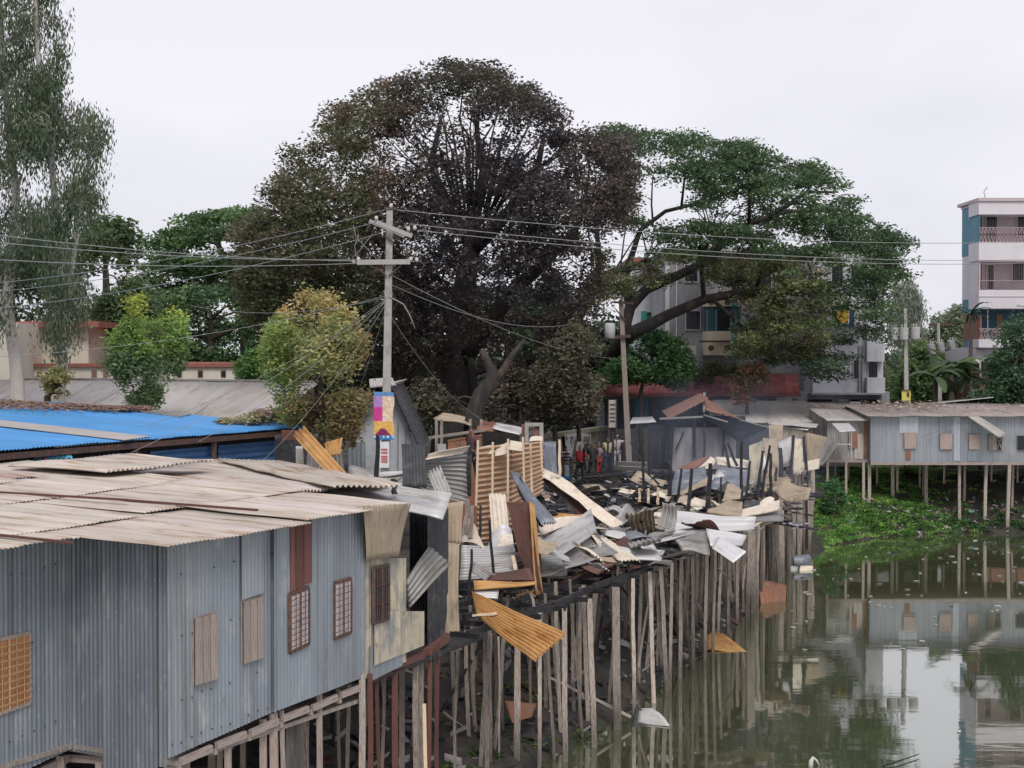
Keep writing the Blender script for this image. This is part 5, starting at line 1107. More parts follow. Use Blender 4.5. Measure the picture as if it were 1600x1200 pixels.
# neighbours to the left of it
n1_, WN1, z1_ = house('stilt_house', 'narrow brown stilt house with a small balcony and white awning', 1292, 1362, 656, 718, 67, 4, 'tin_grey', seed=420, rise=.35, xr0=1290, xr1=1362)
onwall(WN1, n1_, 'wall_panel', 'tin_red_rust', 1351, 1361, 660, 718, .05, .02); onwall(WN1, n1_, 'wall_panel', 'tin_roof_pale', 1335, 1348, 678, 717, .05, .02); onwall(WN1, n1_, 'wall_panel', 'brick', 1326, 1340, 676, 700, .09, .02)
S([(1299, 661, 66.2), (1326, 661, 66.2), (1312, 675, 65.4), (1338, 673, 65.4)], 'tin_white', 'awning', parent=n1_, seed=430, amp=.004)
mb = MB(); 
for x in (1308, 1314, 1320, 1327): mb.bar(P(x, 700, 66), P(x, 678, 66), .03)
mb.bar(P(1304, 694, 66), P(1330, 694, 66), .30, .06); mb.bar(P(1304, 700, 66), P(1304, 676, 66), .07); mb.bar(P(1330, 718, 66.2), P(1330, 676, 66), .06); mb.build('balcony', 'tin_silver', n1_)
for (x, yb, w) in ((1293, 800, .12), (1305, 780, .09), (1322, 798, .11), (1349, 798, .13), (1358, 790, .14), (1326, 775, .08), (1370, 775, .1)):
    p = P(x, 720, 66.9 if yb > 785 else 69); stilt_mesh(p, p.z-.06, -.3, w, (0, 0), random.uniform(.9, 1.4), parent=n1_, segs=3)
n2_, WN2, z2_ = house('tin_house', 'low pale-roofed tin house behind the tan fans', 1135, 1290, 659, 725, 70, 6, 'tin_roof_pale', seed=440, rise=.75, xr0=1140, xr1=1297)
for x in (1259, 1278, 1190): onwall(WN2, n2_, 'window_pane', 'window_dark', x-4, x+4, 663, 673)
n3_, WN3, z3_ = house('tin_house', 'small tin house with a sagging pinkish roof between the pale-roofed and the narrow brown ones', 1262, 1350, 652, 725, 74, 7, 'tin_grey', seed=450, rise=.7, roofm='tin_roof_pale')
S([(1228, 668, 66), (1243, 661, 68), (1262, 671, 65.5), (1276, 664, 68)], 'tin_white', 'tin_awning', 'small pale lean-to roof above the open tan fan', None, 'awning', seed=460, warp=.03)
S([(1200, 662, 66), (1205, 656, 68), (1275, 668, 65.5), (1280, 662, 68)], 'tin_shed_roof', 'tin_awning', 'grey lean-to roof strip between the hut and the tan fans', None, 'awning', seed=461, warp=.03)
# leaves and odd rubbish on the brown roof, raised roof behind
rr = random.Random(31); mb = MB()
for k in range(420):
    x = rr.uniform(1345, 1470) if rr.random() < .8 else rr.uniform(1470, 1600); p = P(x, rr.gauss(638, 3.5), rr.uniform(67.5, 71)); p.z = 5.15+(p.y-66.1)*.06+rr.uniform(0, .12); s_ = rr.uniform(.05, .16)
    th = rr.uniform(0, 3.1); c = rgbj(rr.choice(((.2, .12, .1), (.14, .09, .07), (.45, .4, .38), (.25, .17, .13))), .3, rr)
    mb.poly([p, p+Vector((math.cos(th), math.sin(th), .3))*s_, p+Vector((-math.sin(th), math.cos(th), .3))*s_], None, c)
tag(mb.build('roof_litter', 'plain'), 'rubbish and dead leaves on the brown roof across the pond', 'litter', kind='stuff')
S([(1435, 633, 72), (1440, 632, 76), (1552, 621, 72), (1556, 620, 76)], 'tin_shed_roof', 'tin_sheet', 'tilted thin roof rising behind the long brown roof', None, 'roof', seed=462)
mb = MB(); a = P(1440, 640, 73); b = P(1545, 640, 73); mb.hexa([(a.x, 73, 4.5), (b.x, 73, 4.5), (b.x, 76, 4.5), (a.x, 76, 4.5), (a.x, 73, 5.2), (b.x, 73, 5.5), (b.x, 76, 5.5), (a.x, 76, 5.2)]); px_box(mb, 1546, 1568, 622, 640, 77, 2, (4, 4, 4.2)); tag(mb.build('low_wall', 'tin_grey'), 'low wall under the tilted thin roof', 'wall')
# ------------------------------------------------------------------ grey apartment block behind the rain tree
Yb = 82
gb_ = empty('apartment_block', P(1150, 640, Yb), 'grey apartment block with rounded cream balconies half hidden behind the rain tree', 'building')
mb = MB(); px_box(mb, 1042, 1272, 392, 700, Yb, 14, zb=1.8); mb.build('wall', 'plaster_grey', gb_)
mb = MB(); px_box(mb, 1038, 1276, 386, 393, Yb-.4, 15); mb.build('parapet', 'plaster_pale', gb_)
mb = MB(); px_box(mb, 1040, 1046, 393, 545, Yb-.12, .3); px_box(mb, 1056, 1058, 393, 560, Yb-.1, .15); mb.build('drainpipe', 'plaster_white', gb_)
mb = MB(); a = P(1094, 400, Yb-1.5); b = P(1118, 400, Yb-1.5); mb.poly([P(1098, 408, Yb-1.6), P(1098, 398, Yb-1.6), P(1122, 380, Yb-1.6), P(1126, 384, Yb-1.6)], 1.2); mb.build('canopy_roof', 'cap_red', gb_)
mb = MB(); px_box(mb, 1100, 1108, 390, 412, Yb-1., .9); mb.build('canopy_post', 'balcony_cream', gb_)
def rounded(x0, x1, yt, yb, Yf, m, name, parent, bulge=1.5, stripes=()):
    a = P(x0, yb, Yf); b = P(x1, yb, Yf); zt = P(x0, yt, Yf).z; n = 20
    def ring(z, off=0): 
        pts = []
        for i in range(n+1):
            t = i/n; an = math.pi*t; pts.append(Vector((a.x+(b.x-a.x)*(.5-.5*math.copysign(abs(math.cos(an))**.6, math.cos(an))), Yf-bulge*math.sin(an)**.55-off, z)))
        return pts
    r0, r1 = ring(a.z), ring(zt); mb = MB(); vs = r0+r1; k = n+1
    fs = [(i, i+1, k+i+1, k+i) for i in range(n)]+[tuple(range(k))[::-1], tuple(range(k, 2*k))]
    mb.add(vs, fs, None); o = mb.build(name, m, parent)
    for (u0, u1, mm) in stripes:
        q0, q1 = ring(a.z-.01, .015), ring(zt+.01, .015); i0, i1 = int(u0*n), int(u1*n); m2 = MB()
        vs = q0[i0:i1+1]+q1[i0:i1+1]; k2 = i1-i0+1; m2.add(vs, [(i, i+1, k2+i+1, k2+i) for i in range(k2-1)]); m2.build('stripe', mm, o, solid=.02)
    return o
for (yt, yb) in ((461, 480), (518, 555)):
    o = rounded(1097, 1158, yt, yb, Yb, 'balcony_cream', 'balcony', gb_, stripes=((.55, .65, 'stripe_teal'), (.7, .8, 'stripe_pink')))
    m2 = MB()
    for x in (1111, 1137):
        p = P(x, yb-8 if yb < 500 else yb-11, Yb-1.62)
        m2.tube([p+Vector((0, 0, 0)), p+Vector((0, -.05, 0))], .16, 10)
    m2.build('medallion', 'iron', o)
mb = MB(); px_box(mb, 1093, 1160, 532, 535, Yb-1.7, .1); mb.build('ledge', 'iron', gb_)
rounded(1100, 1155, 481, 518, Yb, 'window_teal', 'bay_window', gb_, 1.3)
mb = MB(); px_box(mb, 1121, 1140, 484, 516, Yb-1.34, .04); mb.build('bay_opening', 'window_dark', gb_)
mb = MB(); px_box(mb, 1104, 1106, 484, 516, Yb-1.35, .05); px_box(mb, 1118, 1120, 484, 516, Yb-1.35, .05); px_box(mb, 1141, 1143, 484, 516, Yb-1.35, .05); mb.build('mullion', 'plaster_teal', gb_)
def win(parent, x0, x1, y0, y1, Y, m='window_dark', fr='plaster_pale', bars=2):
    f_ = MB(); 
    for (a0, a1, b0, b1) in ((x0-1.2, x1+1.2, y0-1.2, y0), (x0-1.2, x1+1.2, y1, y1+1.2), (x0-1.2, x0, y0, y1), (x1, x1+1.2, y0, y1)): px_box(f_, a0, a1, b0, b1, Y-.08, .12)
    fo = f_.build('window_frame', fr, parent); p_ = MB(); px_box(p_, x0, x1, y0, y1, Y-.03, .05); p_.build('pane', m, fo)
    if bars:
        g_ = MB()
        for i in range(1, bars+1): xx = x0+(x1-x0)*i/(bars+1); px_box(g_, xx-.4, xx+.4, y0, y1, Y-.07, .03)
        g_.build('bars', 'iron', fo)
    return fo
win(gb_, 1072, 1094, 486, 515, Yb); win(gb_, 1070, 1090, 414, 440, Yb); win(gb_, 1180, 1205, 414, 450, Yb); win(gb_, 1190, 1212, 480, 515, Yb, fr='plaster_white')
for (x0, x1, y0, y1) in ((1064, 1088, 540, 557),):
    ac = MB(); px_box(ac, x0, x1, y0, y1, Yb-.6, .5); aco = ac.build('ac_unit', 'ac_white', gb_); m2 = MB(); p = P(1074, 549, Yb-.62); m2.tube([p, p+Vector((0, -.03, 0))], .22, 14); m2.build('fan_grille', 'iron', aco)
# right, paler wing
mb = MB(); px_box(mb, 1270, 1372, 380, 616, Yb-2.5, 14); px_box(mb, 1355, 1383, 392, 565, Yb-3.0, 13); px_box(mb, 1355, 1383, 590, 614, Yb-3.0, 13); px_box(mb, 1372, 1380, 560, 592, Yb-2.5, 13); mb.build('pale_wing', 'plaster_pale', gb_)
mb = MB(); px_box(mb, 1268, 1384, 614, 617, Yb-3.2, 14); mb.build('slab_edge', 'plaster_grey', gb_)
win(gb_, 1334, 1341, 563, 592, Yb-2.5, bars=1); win(gb_, 1357, 1371, 561, 592, Yb-2.5, bars=1); win(gb_, 1300, 1317, 410, 440, Yb-2.5); win(gb_, 1254, 1261, 410, 445, Yb, bars=0); win(gb_, 1330, 1350, 415, 450, Yb-2.5); win(gb_, 1300, 1325, 478, 510, Yb-2.5)
mb = MB(); px_box(mb, 1342, 1344.5, 540, 615, Yb-2.65, .1); px_box(mb, 1347, 1348.5, 540, 615, Yb-2.65, .1); px_box(mb, 1263, 1264.5, 400, 470, Yb-.1, .1); px_box(mb, 1276, 1277.5, 400, 470, Yb-2.6, .1); mb.build('drainpipe', 'plaster_grey', gb_)
mb = MB(); px_box(mb, 1285, 1352, 505, 508, Yb-3.4, .9); px_box(mb, 1285, 1352, 484, 485, Yb-3.4, .05); mb.build('balcony', 'plaster_pale', gb_)
mb = MB(); p = [P(x, y, Yb-3.5) for x, y in ((1306, 485), (1326, 483), (1326, 499), (1318, 506), (1309, 500))]; mb.poly(p, .05); tag(mb.build('laundry', mat('laundry_yellow', (.80, .50, .03), var=.15)), 'bright yellow cloth hung out on the upper balcony of the grey block', 'cloth')
mb = MB(); p = [P(x, y, Yb-3.5) for x, y in ((1327, 484), (1335, 484), (1335, 512), (1327, 512))]; mb.poly(p, .05); tag(mb.build('laundry', mat('laundry_blue', (.04, .08, .25), var=.15)), 'dark blue cloth hung beside the yellow one', 'cloth')
# ground floor with the red tiled awning
gf = empty('shop_row', P(1100, 640, 79), 'row of dark shops under a long red tiled awning below the grey block', 'shops')
Ys = 79
mb = MB(); px_box(mb, 932, 1390, 612, 760, Ys+.6, 2.2, zb=1.8); mb.build('wall', 'plaster_grey', gf)
mb = MB(); 
for (x0, x1, y0, y1) in ((938, 1140, 594, 616), (1080, 1215, 590, 616), (1180, 1250, 585, 616)):
    a, b, c, d = P(x0, y1, Ys-1.2), P(x1, y1, Ys-1.2), P(x0+12 if x0 == 938 else x0, y0, Ys+1), P(x1-4, y0, Ys+1)
    m2 = MB(); m2.sheet(a, b, c, d, pitch=.25, amp=.02, seed=x0, tint=.15); m2.build('awning', 'roof_red', gf, solid=.1)
mb = MB(); px_box(mb, 936, 1252, 615, 619, Ys-1.2, .15); mb.build('fascia', 'cap_red', gf)
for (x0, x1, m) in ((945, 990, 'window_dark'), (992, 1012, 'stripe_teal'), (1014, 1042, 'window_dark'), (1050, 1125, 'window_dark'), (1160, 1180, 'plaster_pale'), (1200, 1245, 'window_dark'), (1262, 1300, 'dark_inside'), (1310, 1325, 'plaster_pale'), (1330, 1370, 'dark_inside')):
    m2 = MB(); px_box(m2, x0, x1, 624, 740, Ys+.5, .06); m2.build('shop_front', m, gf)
mb = MB(); px_box(mb, 1213, 1237, 620, 628, Ys-.2, .5); mb.build('ac_unit', 'ac_white', gf); mb = MB(); px_box(mb, 1328, 1345, 628, 634, Ys-.2, .5); mb.build('ac_unit', 'ac_white', gf)
# block behind on the left of it
lb = MB(); px_box(lb, 984, 1040, 408, 640, 92, 8, zb=1.8); lo = lb.build('apartment_block', 'plaster_pale'); tag(lo, 'pale block with a red cap glimpsed left of the grey block through the branches', 'building')
m2 = MB(); px_box(m2, 982, 1042, 402, 409, 91.6, 9); m2.build('parapet', 'cap_red', lo); m2 = MB(); px_box(m2, 1002, 1036, 486, 530, 91.8, .3); m2.build('teal_panel', 'plaster_teal', lo).data.materials[0] = M['stripe_teal2'] if 'stripe_teal2' in M else M.setdefault('stripe_teal2', mat('green_teal', (.06, .33, .27), var=.15))
m2 = MB(); px_box(m2, 1011, 1024, 476, 488, 91.3, .5); m2.build('ac_unit', 'ac_white', lo)

# ------------------------------------------------------------------ white apartment building at the right edge
Ya = 84
ab = empty('apartment_building', P(1560, 660, Ya), 'white and teal four-storey apartment building with railed balconies at the right edge', 'building')
mb = MB(); px_box(mb, 1532, 1760, 312, 720, Ya+1.6, 2.2, zb=1.8); mb.build('rear_wall', 'plaster_pink', ab)
for q_ in ((1530.5, 1531.5, 318, 396, Ya, 3.3), (1531, 1532, 466, 487, Ya, 3.3), (1531, 1532, 532, 545, Ya+.1, 3.0)): mb = MB(); px_box(mb, *q_); mb.build('teal_side', 'plaster_teal', ab)
mb = MB(); px_box(mb, 1530.7, 1531.7, 396, 466, Ya, 3.28); mb.build('side_wall', 'plaster_white', ab)
mb = MB(); px_box(mb, 1530, 1550, 316, 318.6, Ya-.05, 3.4); px_box(mb, 1529, 1760, 309, 314, Ya-.2, 4); mb.build('parapet', 'cap_pink', ab) if 'cap_pink' in M else mb.build('parapet', 'plaster_pink', ab)
mb = MB()
for (y0, y1) in ((314, 335), (378, 407), (453, 482), (530, 543)): px_box(mb, 1529.5, 1760, y0, y1, Ya-.1, 1.9)
mb.build('balcony_slab', 'plaster_white', ab)
mb = MB()
for y in (407.5, 463, ): px_box(mb, 1529.3, 1760, y, y+.8, Ya-.13, .05)
mb.build('slab_line', 'plaster_pink', ab)
mb = MB(); px_box(mb, 1525, 1560, 543, 566, Ya+.5, 6); mb.build('lower_wall', 'plaster_white', ab)
mb = MB(); px_box(mb, 1528, 1760, 482, 531, Ya+1.5, .1); mb.build('dark_teal_wall', mat('dark_teal', (.03, .08, .13), var=.1), ab)
mb = MB(); px_box(mb, 1531.5, 1534, 490, 533, Ya+.2, 3.0); px_box(mb, 1530, 1700, 566, 700, Ya+1.5, 5); mb.build('brick_wall', 'brick', ab)
for (x0, x1, y0, y1) in ((1541, 1558, 339, 378), (1590, 1606, 339, 368), (1543, 1553, 414, 452), (1582, 1600, 410, 440)): win(ab, x0, x1, y0, y1, Ya+1.55, fr='plaster_white', bars=3)
m2 = MB(); px_box(m2, 1557, 1567, 491, 530, Ya+1.45, .06); m2.build('door', 'door_brown', ab)
mb = MB(); px_box(mb, 1529.5, 1532, 407, 453, Ya-.05, .2); mb.build('column', 'plaster_pink', ab); mb = MB(); px_box(mb, 1543, 1544, 484, 530, Ya, .05); mb.build('column', 'plaster_white', ab)
for (y0, y1, x1_) in ((355, 378, 1700), (410, 453, 1700), (513, 530, 1700)):
    g_ = MB(); 
    px_box(g_, 1530, x1_, y0, y0+1, Ya-.02, .05); 
    if y0 == 410: px_box(g_, 1530, x1_, 438, 439, Ya-.02, .05)
    x = 1531
    while x < 1660:
        if y0 == 410: px_box(g_, x, x+.5, 411, 453, Ya, .03); x += 3.4
        else:
            a, b = P(x, y1, Ya), P(x+4, y0, Ya); c, d = P(x+4, y1, Ya), P(x, y0, Ya); g_.bar(a, b, .03); g_.bar(c, d, .03); px_box(g_, x+4.2, x+4.9, y0, y1, Ya, .03); x += 5.5
    g_.build('railing', 'rail_pink' if 'rail_pink' in M else M.setdefault('rail_pink', mat('rail_pink', (.40, .30, .31), var=.1)), ab)
mb = MB(); mb.tube([P(1525, 562, Ya-.1), P(1531, 568, Ya-.1), P(1532, 600, Ya-.1)], .06, 6); mb.build('drainpipe', 'plaster_white', ab)
mb = MB(); mb.tube([P(1540, 310, Ya+2), P(1537, 300, Ya+2), P(1543, 292, Ya+2)], .02, 4); mb.build('antenna', 'wire', ab)

# ------------------------------------------------------------------ poles
def T(mb, pts, r, n=6): mb.tube(pts, r, n)
Yq = 34
pl = empty('utility_pole', P(601, 775, Yq), 'tall square concrete power pole with two crossarms and a torn poster near the yellow tree', 'power pole')
top = P(609, 329, Yq); bot = P(600, 775, Yq)
mb = MB(); mb.bar((bot.x-.02, Yq, 2.0), top, .24, .22, w2=.145, segs=1); mb.build('pole', 'concrete', pl)
def arm(x0, y0, x1, y1, Y0, Y1, w, parent, m='concrete', name='crossarm'):
    mb = MB(); mb.bar(P(x0, y0, Y0), P(x1, y1, Y1), w, w*1.1); return mb.build(name, m, parent)
arm(588, 347, 644, 369, Yq-.25, Yq-.2, .085, pl); arm(577, 345, 632, 369, Yq+.3, Yq+.35, .075, pl); arm(558, 410, 641, 409, Yq-.15, Yq-.15, .10, pl); arm(601, 325, 619, 326, Yq-.05, Yq-.05, .05, pl, 'iron', 'bracket')
mb = MB()
for a, b in (((577, 414), (602, 427)), ((590, 414), (604, 432)), ((628, 413), (607, 431)), ((600, 368), (614, 379)), ((623, 368), (614, 379))): mb.bar(P(*a, Yq-.12), P(*b, Yq-.12), .03)
mb.build('brace', 'iron', pl)
for (x, y, dy) in ((588, 341, -.25), (638, 358, -.25), (648, 356, -.25), (553, 409, -.15), (560, 405, -.15), (642, 405, -.15), (651, 406, -.15), (611, 322, -.05)):
    mb = MB(); p = P(x, y, Yq+dy); mb.tube([p-Vector((0, 0, .05)), p, p+Vector((0, 0, .05))], [.02, .045, .025], 8); mb.build('insulator', 'ac_white', pl)
mb = MB()
for pts in (((552, 352), (556, 370), (568, 383), (580, 395), (592, 408)), ((582, 366), (572, 378), (562, 392), (552, 401), (550, 409)), ((560, 372), (554, 385), (556, 398), (566, 408)), ((664, 352), (668, 368), (663, 382)), ((641, 408), (648, 398), (655, 390))):
    mb.tube([P(x, y, Yq-.1) for x, y in pts], .012, 5)
mb.build('jumper_cable', 'wire', pl)
# poster
mb = MB(); u_ = 8; v_ = 14
cols = {}
def pc(u, v):
    if v < .08: return (.12, .28, .55)
    if v > .9: return (.03, .2, .55) if (int(u*9) % 2 or v > .96) else (.55, .7, .8)
    if v > .76 and abs(u-.45) < (v-.72)*2.3: return (.22, .02, .10)
    if v > .62: return (.75, .45, .12)
    if u < .42: return (.62, .05, .28) if v > .30 else (.42, .25, .55)
    return (.78, .55, .35) if (int(v*11)+int(u*7)) % 3 else (.75, .65, .62)
P00, P10, P01, P11 = P(584, 687, Yq-.17), P(615, 687, Yq-.2), P(584, 612, Yq-.16), P(615, 613, Yq-.2)
vs_ = []; fs_ = []; cs_ = []
for i in range(25):
    for j in range(41):
        u, v = i/24, j/40; q = P00.lerp(P10, u).lerp(P01.lerp(P11, u), 1-v)
        q = q+Vector((.02*math.sin(v*9)*(u > .9), -.02*math.sin(u*7+v*5), 0)); vs_.append(q); cs_.append(rgbj(pc(u, v), .25))
for i in range(24):
    for j in range(40): k = i*41+j; fs_.append((k, k+41, k+42, k+1))
mb.add(vs_, fs_, None, cs_); mb.build('poster', 'plain', pl, solid=.004)
mb = MB()
P0 = P(596, 722, Yq-.16)
px_box(mb, 593, 608, 690, 731, Yq-.17, .02, (.75, .74, .74))
for y in (701, 706, 712, 716, 720): px_box(mb, 595.5, 605.5, y, y+2, Yq-.19, .012, (.6, .12, .12))
mb.build('notice', 'plain', pl)
# wires
def wire(name, a, b, sag, r, label, group, n=18):
    a = Vector(a); b = Vector(b); mb = MB(); mb.tube([a.lerp(b, i/n)-Vector((0, 0, sag*4*(i/n)*(1-i/n))) for i in range(n+1)], r*(.62 if group != 'service cables left of the pole' else .45), 4, cap=False)
    tag(mb.build(name, 'wire_light' if 'wire_light' in M else 'wire'), label, 'wire', group)
M['wire_light'] = mat('wire_light', (.30, .30, .30), var=.1, rough=.5)
gl_, gr_ = 'power lines left of the pole', 'power lines right of the pole'
for (x, y, xe, ye, Ye) in ((608, 326, -60, 447, 40), (600, 344, -60, 460, 40), (604, 362, -60, 487, 40), ):
    wire('power_line', P(x, y, Yq-.1), P(xe, ye, Ye), .25, .012, 'thin power line running down left from the top of the concrete pole', gl_)
for (x, y, ye, Ye) in ((553, 408, 360, 30), (560, 406, 373, 30), (566, 411, 402, 31)):
    wire('power_line', P(x, y, Yq-.15), P(-60, ye, Ye), .12, .013, 'thin power line running level left from the lower crossarm', gl_)
for (x, y, ye, Ye, lb_) in ((620, 328, 375, 52, 'top power line running right across the tree crowns'), (640, 350, 403, 52, 'middle power line running right across the tree crowns'), (652, 360, 408, 52, 'lowest power line running right across the tree crowns')):
    wire('power_line', P(x, y, Yq-.05), P(1680, ye, Ye), .35, .014, lb_, gr_, 30)
for k, (x, y, ye, xe, Ye) in enumerate(((604, 462, 560, -60, 30), (604, 465, 478, 300, 38), (603, 470, 640, 430, 36), (602, 470, 690, 310, 32), (602, 472, 745, 120, 28), (603, 468, 665, 230, 33), (603, 475, 735, 395, 33), (603, 480, 700, 520, 36))):
    wire('service_cable', P(x, y, Yq-.12), P(xe, ye, Ye), .25, .011, 'thin service cable fanning down left from the middle of the pole', 'service cables left of the pole', 14)
for (pts, lb_) in ((((607, 463), (630, 475), (640, 492), (648, 512)), 'loose cable end curling right of the pole'),):
    mb = MB(); mb.tube([P(x, y, Yq-.1) for x, y in pts], .013, 5); tag(mb.build('loose_cable', 'wire_light'), lb_, 'cable')
wire('service_cable', P(608, 490, Yq-.1), P(752, 655, 44), .3, .016, 'thick cable running down right from the pole to the sheds', None)
wire('service_cable', P(612, 430, Yq-.1), P(960, 560, 68), .4, .016, 'dark cable running right towards the leaning wooden pole', None)
wire('service_cable', P(612, 445, Yq-.1), P(960, 480, 68), .9, .014, 'upper cable running right towards the leaning wooden pole', None)
# leaning pole with one transformer
p2 = empty('utility_pole', P(982, 668, 71), 'leaning thin power pole with a single white transformer beside the notice board', 'power pole')
mb = MB(); mb.bar((P(984, 700, 71).x, 71, 2.), P(970, 468, 71), .30, .28, w2=.2); mb.build('pole', 'wood_board', p2)
mb = MB(); mb.bar(P(958, 472, 70.8), P(990, 474, 70.8), .1); mb.bar(P(960, 527, 70.8), P(985, 525, 70.8), .14); mb.bar(P(963, 485, 70.8), P(978, 500, 70.8), .06); mb.build('crossarm', 'iron', p2)
mb = MB(); c = P(953, 517, 70.5); mb.tube([c-Vector((0, 0, .36)), c-Vector((0, 0, .33)), c+Vector((0, 0, .3)), c+Vector((0, 0, .36))], [.2, .24, .24, .18], 14); mb.build('transformer', 'transformer', p2)
# two poles with transformer banks on the right
def bank(x, yt, ybse, Y, boxes, label, tilt=0, name='utility_pole', w=.26):
    o = empty(name, P(x, ybse, Y), label, 'power pole')
    mb = MB(); mb.bar((P(x+1, ybse, Y).x, Y, 2.0), P(x-3, yt, Y), w, w, w2=w*.55); mb.build('pole', 'concrete', o)
    mb = MB(); mb.bar(P(boxes[0][0]-4, boxes[0][1]+6, Y+.1), P(boxes[-1][0]+4, boxes[-1][1]+6, Y+.1), .12, .1); mb.build('crossarm', 'iron', o)
    for (bx, by) in boxes:
        mb = MB(); c = P(bx, by, Y-.35); dx = Vector((tilt*.03, 0, 0))
        mb.tube([c-Vector((0, 0, .30))-dx, c-Vector((0, 0, .27))-dx, c+Vector((0, 0, .24))+dx, c+Vector((0, 0, .27))+dx], [.2, .22, .23, .24], 12); t_ = mb.build('transformer', 'transformer', o)
        m2 = MB(); m2.tube([c+Vector((.05, 0, .26)), c+Vector((.05, 0, .42))], .03, 6); m2.tube([c+Vector((-.08, 0, .26)), c+Vector((-.08, 0, .42))], .03, 6); m2.build('bushing', 'ac_white', t_)
    return o
o = bank(1417, 482, 640, 72, ((1396, 521), (1412, 521), (1430, 520)), 'concrete pole with three level transformers and a yellow plate, behind the brown roof')
mb = MB(); px_box(mb, 1409, 1423, 610, 626, 71.6, .05); so_ = mb.build('plate', 'sign_yellow', o); mb = MB(); px_box(mb, 1409, 1423, 609, 610.6, 71.55, .05); px_box(mb, 1417, 1421, 613, 620, 71.57, .02); mb.build('plate_mark', 'iron', so_)
mb = MB(); c = P(1416, 640, 71.9); mb.tube([c, c+Vector((0, 0, .15)), c+Vector((0, 0, .5))], [.4, .3, .14], 4); mb.build('footing', 'concrete', o)
o = bank(1469, 505, 640, 86, ((1456, 545), (1470, 542), (1487, 539)), 'farther pole with three tilted white transformers among the trees', tilt=-1)
mb = MB(); mb.bar(P(1452, 508, 86), P(1488, 506, 86), .12); mb.build('top_crossarm', 'iron', o)
# ------------------------------------------------------------------ people
def skin(name, verts, edges, radii, m, parent=None, root=0, loc=None, sub=1):
    me = bpy.data.meshes.new(name); me.from_pydata([tuple(v) for v in verts], edges, []); me.materials.append(M[m] if isinstance(m, str) else m)
    ca = me.color_attributes.new('Col', 'FLOAT_COLOR', 'POINT'); ca.data.foreach_set('color', [1.]*4*len(verts))
    o = bpy.data.objects.new(name, me); COL.objects.link(o)
    if parent is not None: o.parent = parent
    if loc is not None: o.location = loc
    sk = o.modifiers.new('skin', 'SKIN'); sk.use_smooth_shade = True
    if not me.skin_vertices: me.attributes
    bm = bmesh.new(); bm.from_mesh(me); ly = bm.verts.layers.skin.verify(); bm.verts.ensure_lookup_table()
    for i, v in enumerate(bm.verts):
        r = radii[i]; v[ly].radius = (r, r) if not isinstance(r, tuple) else r; v[ly].use_root = (i == root)
    bm.to_mesh(me); bm.free()
    s = o.modifiers.new('sub', 'SUBSURF'); s.levels = sub; s.render_levels = sub
    return o
def cm(n, c): 
    k = 'cloth_'+n
    if k not in M: M[k] = mat(k, c, var=.15, vscale=6, rough=.85, colattr=False)
    return k
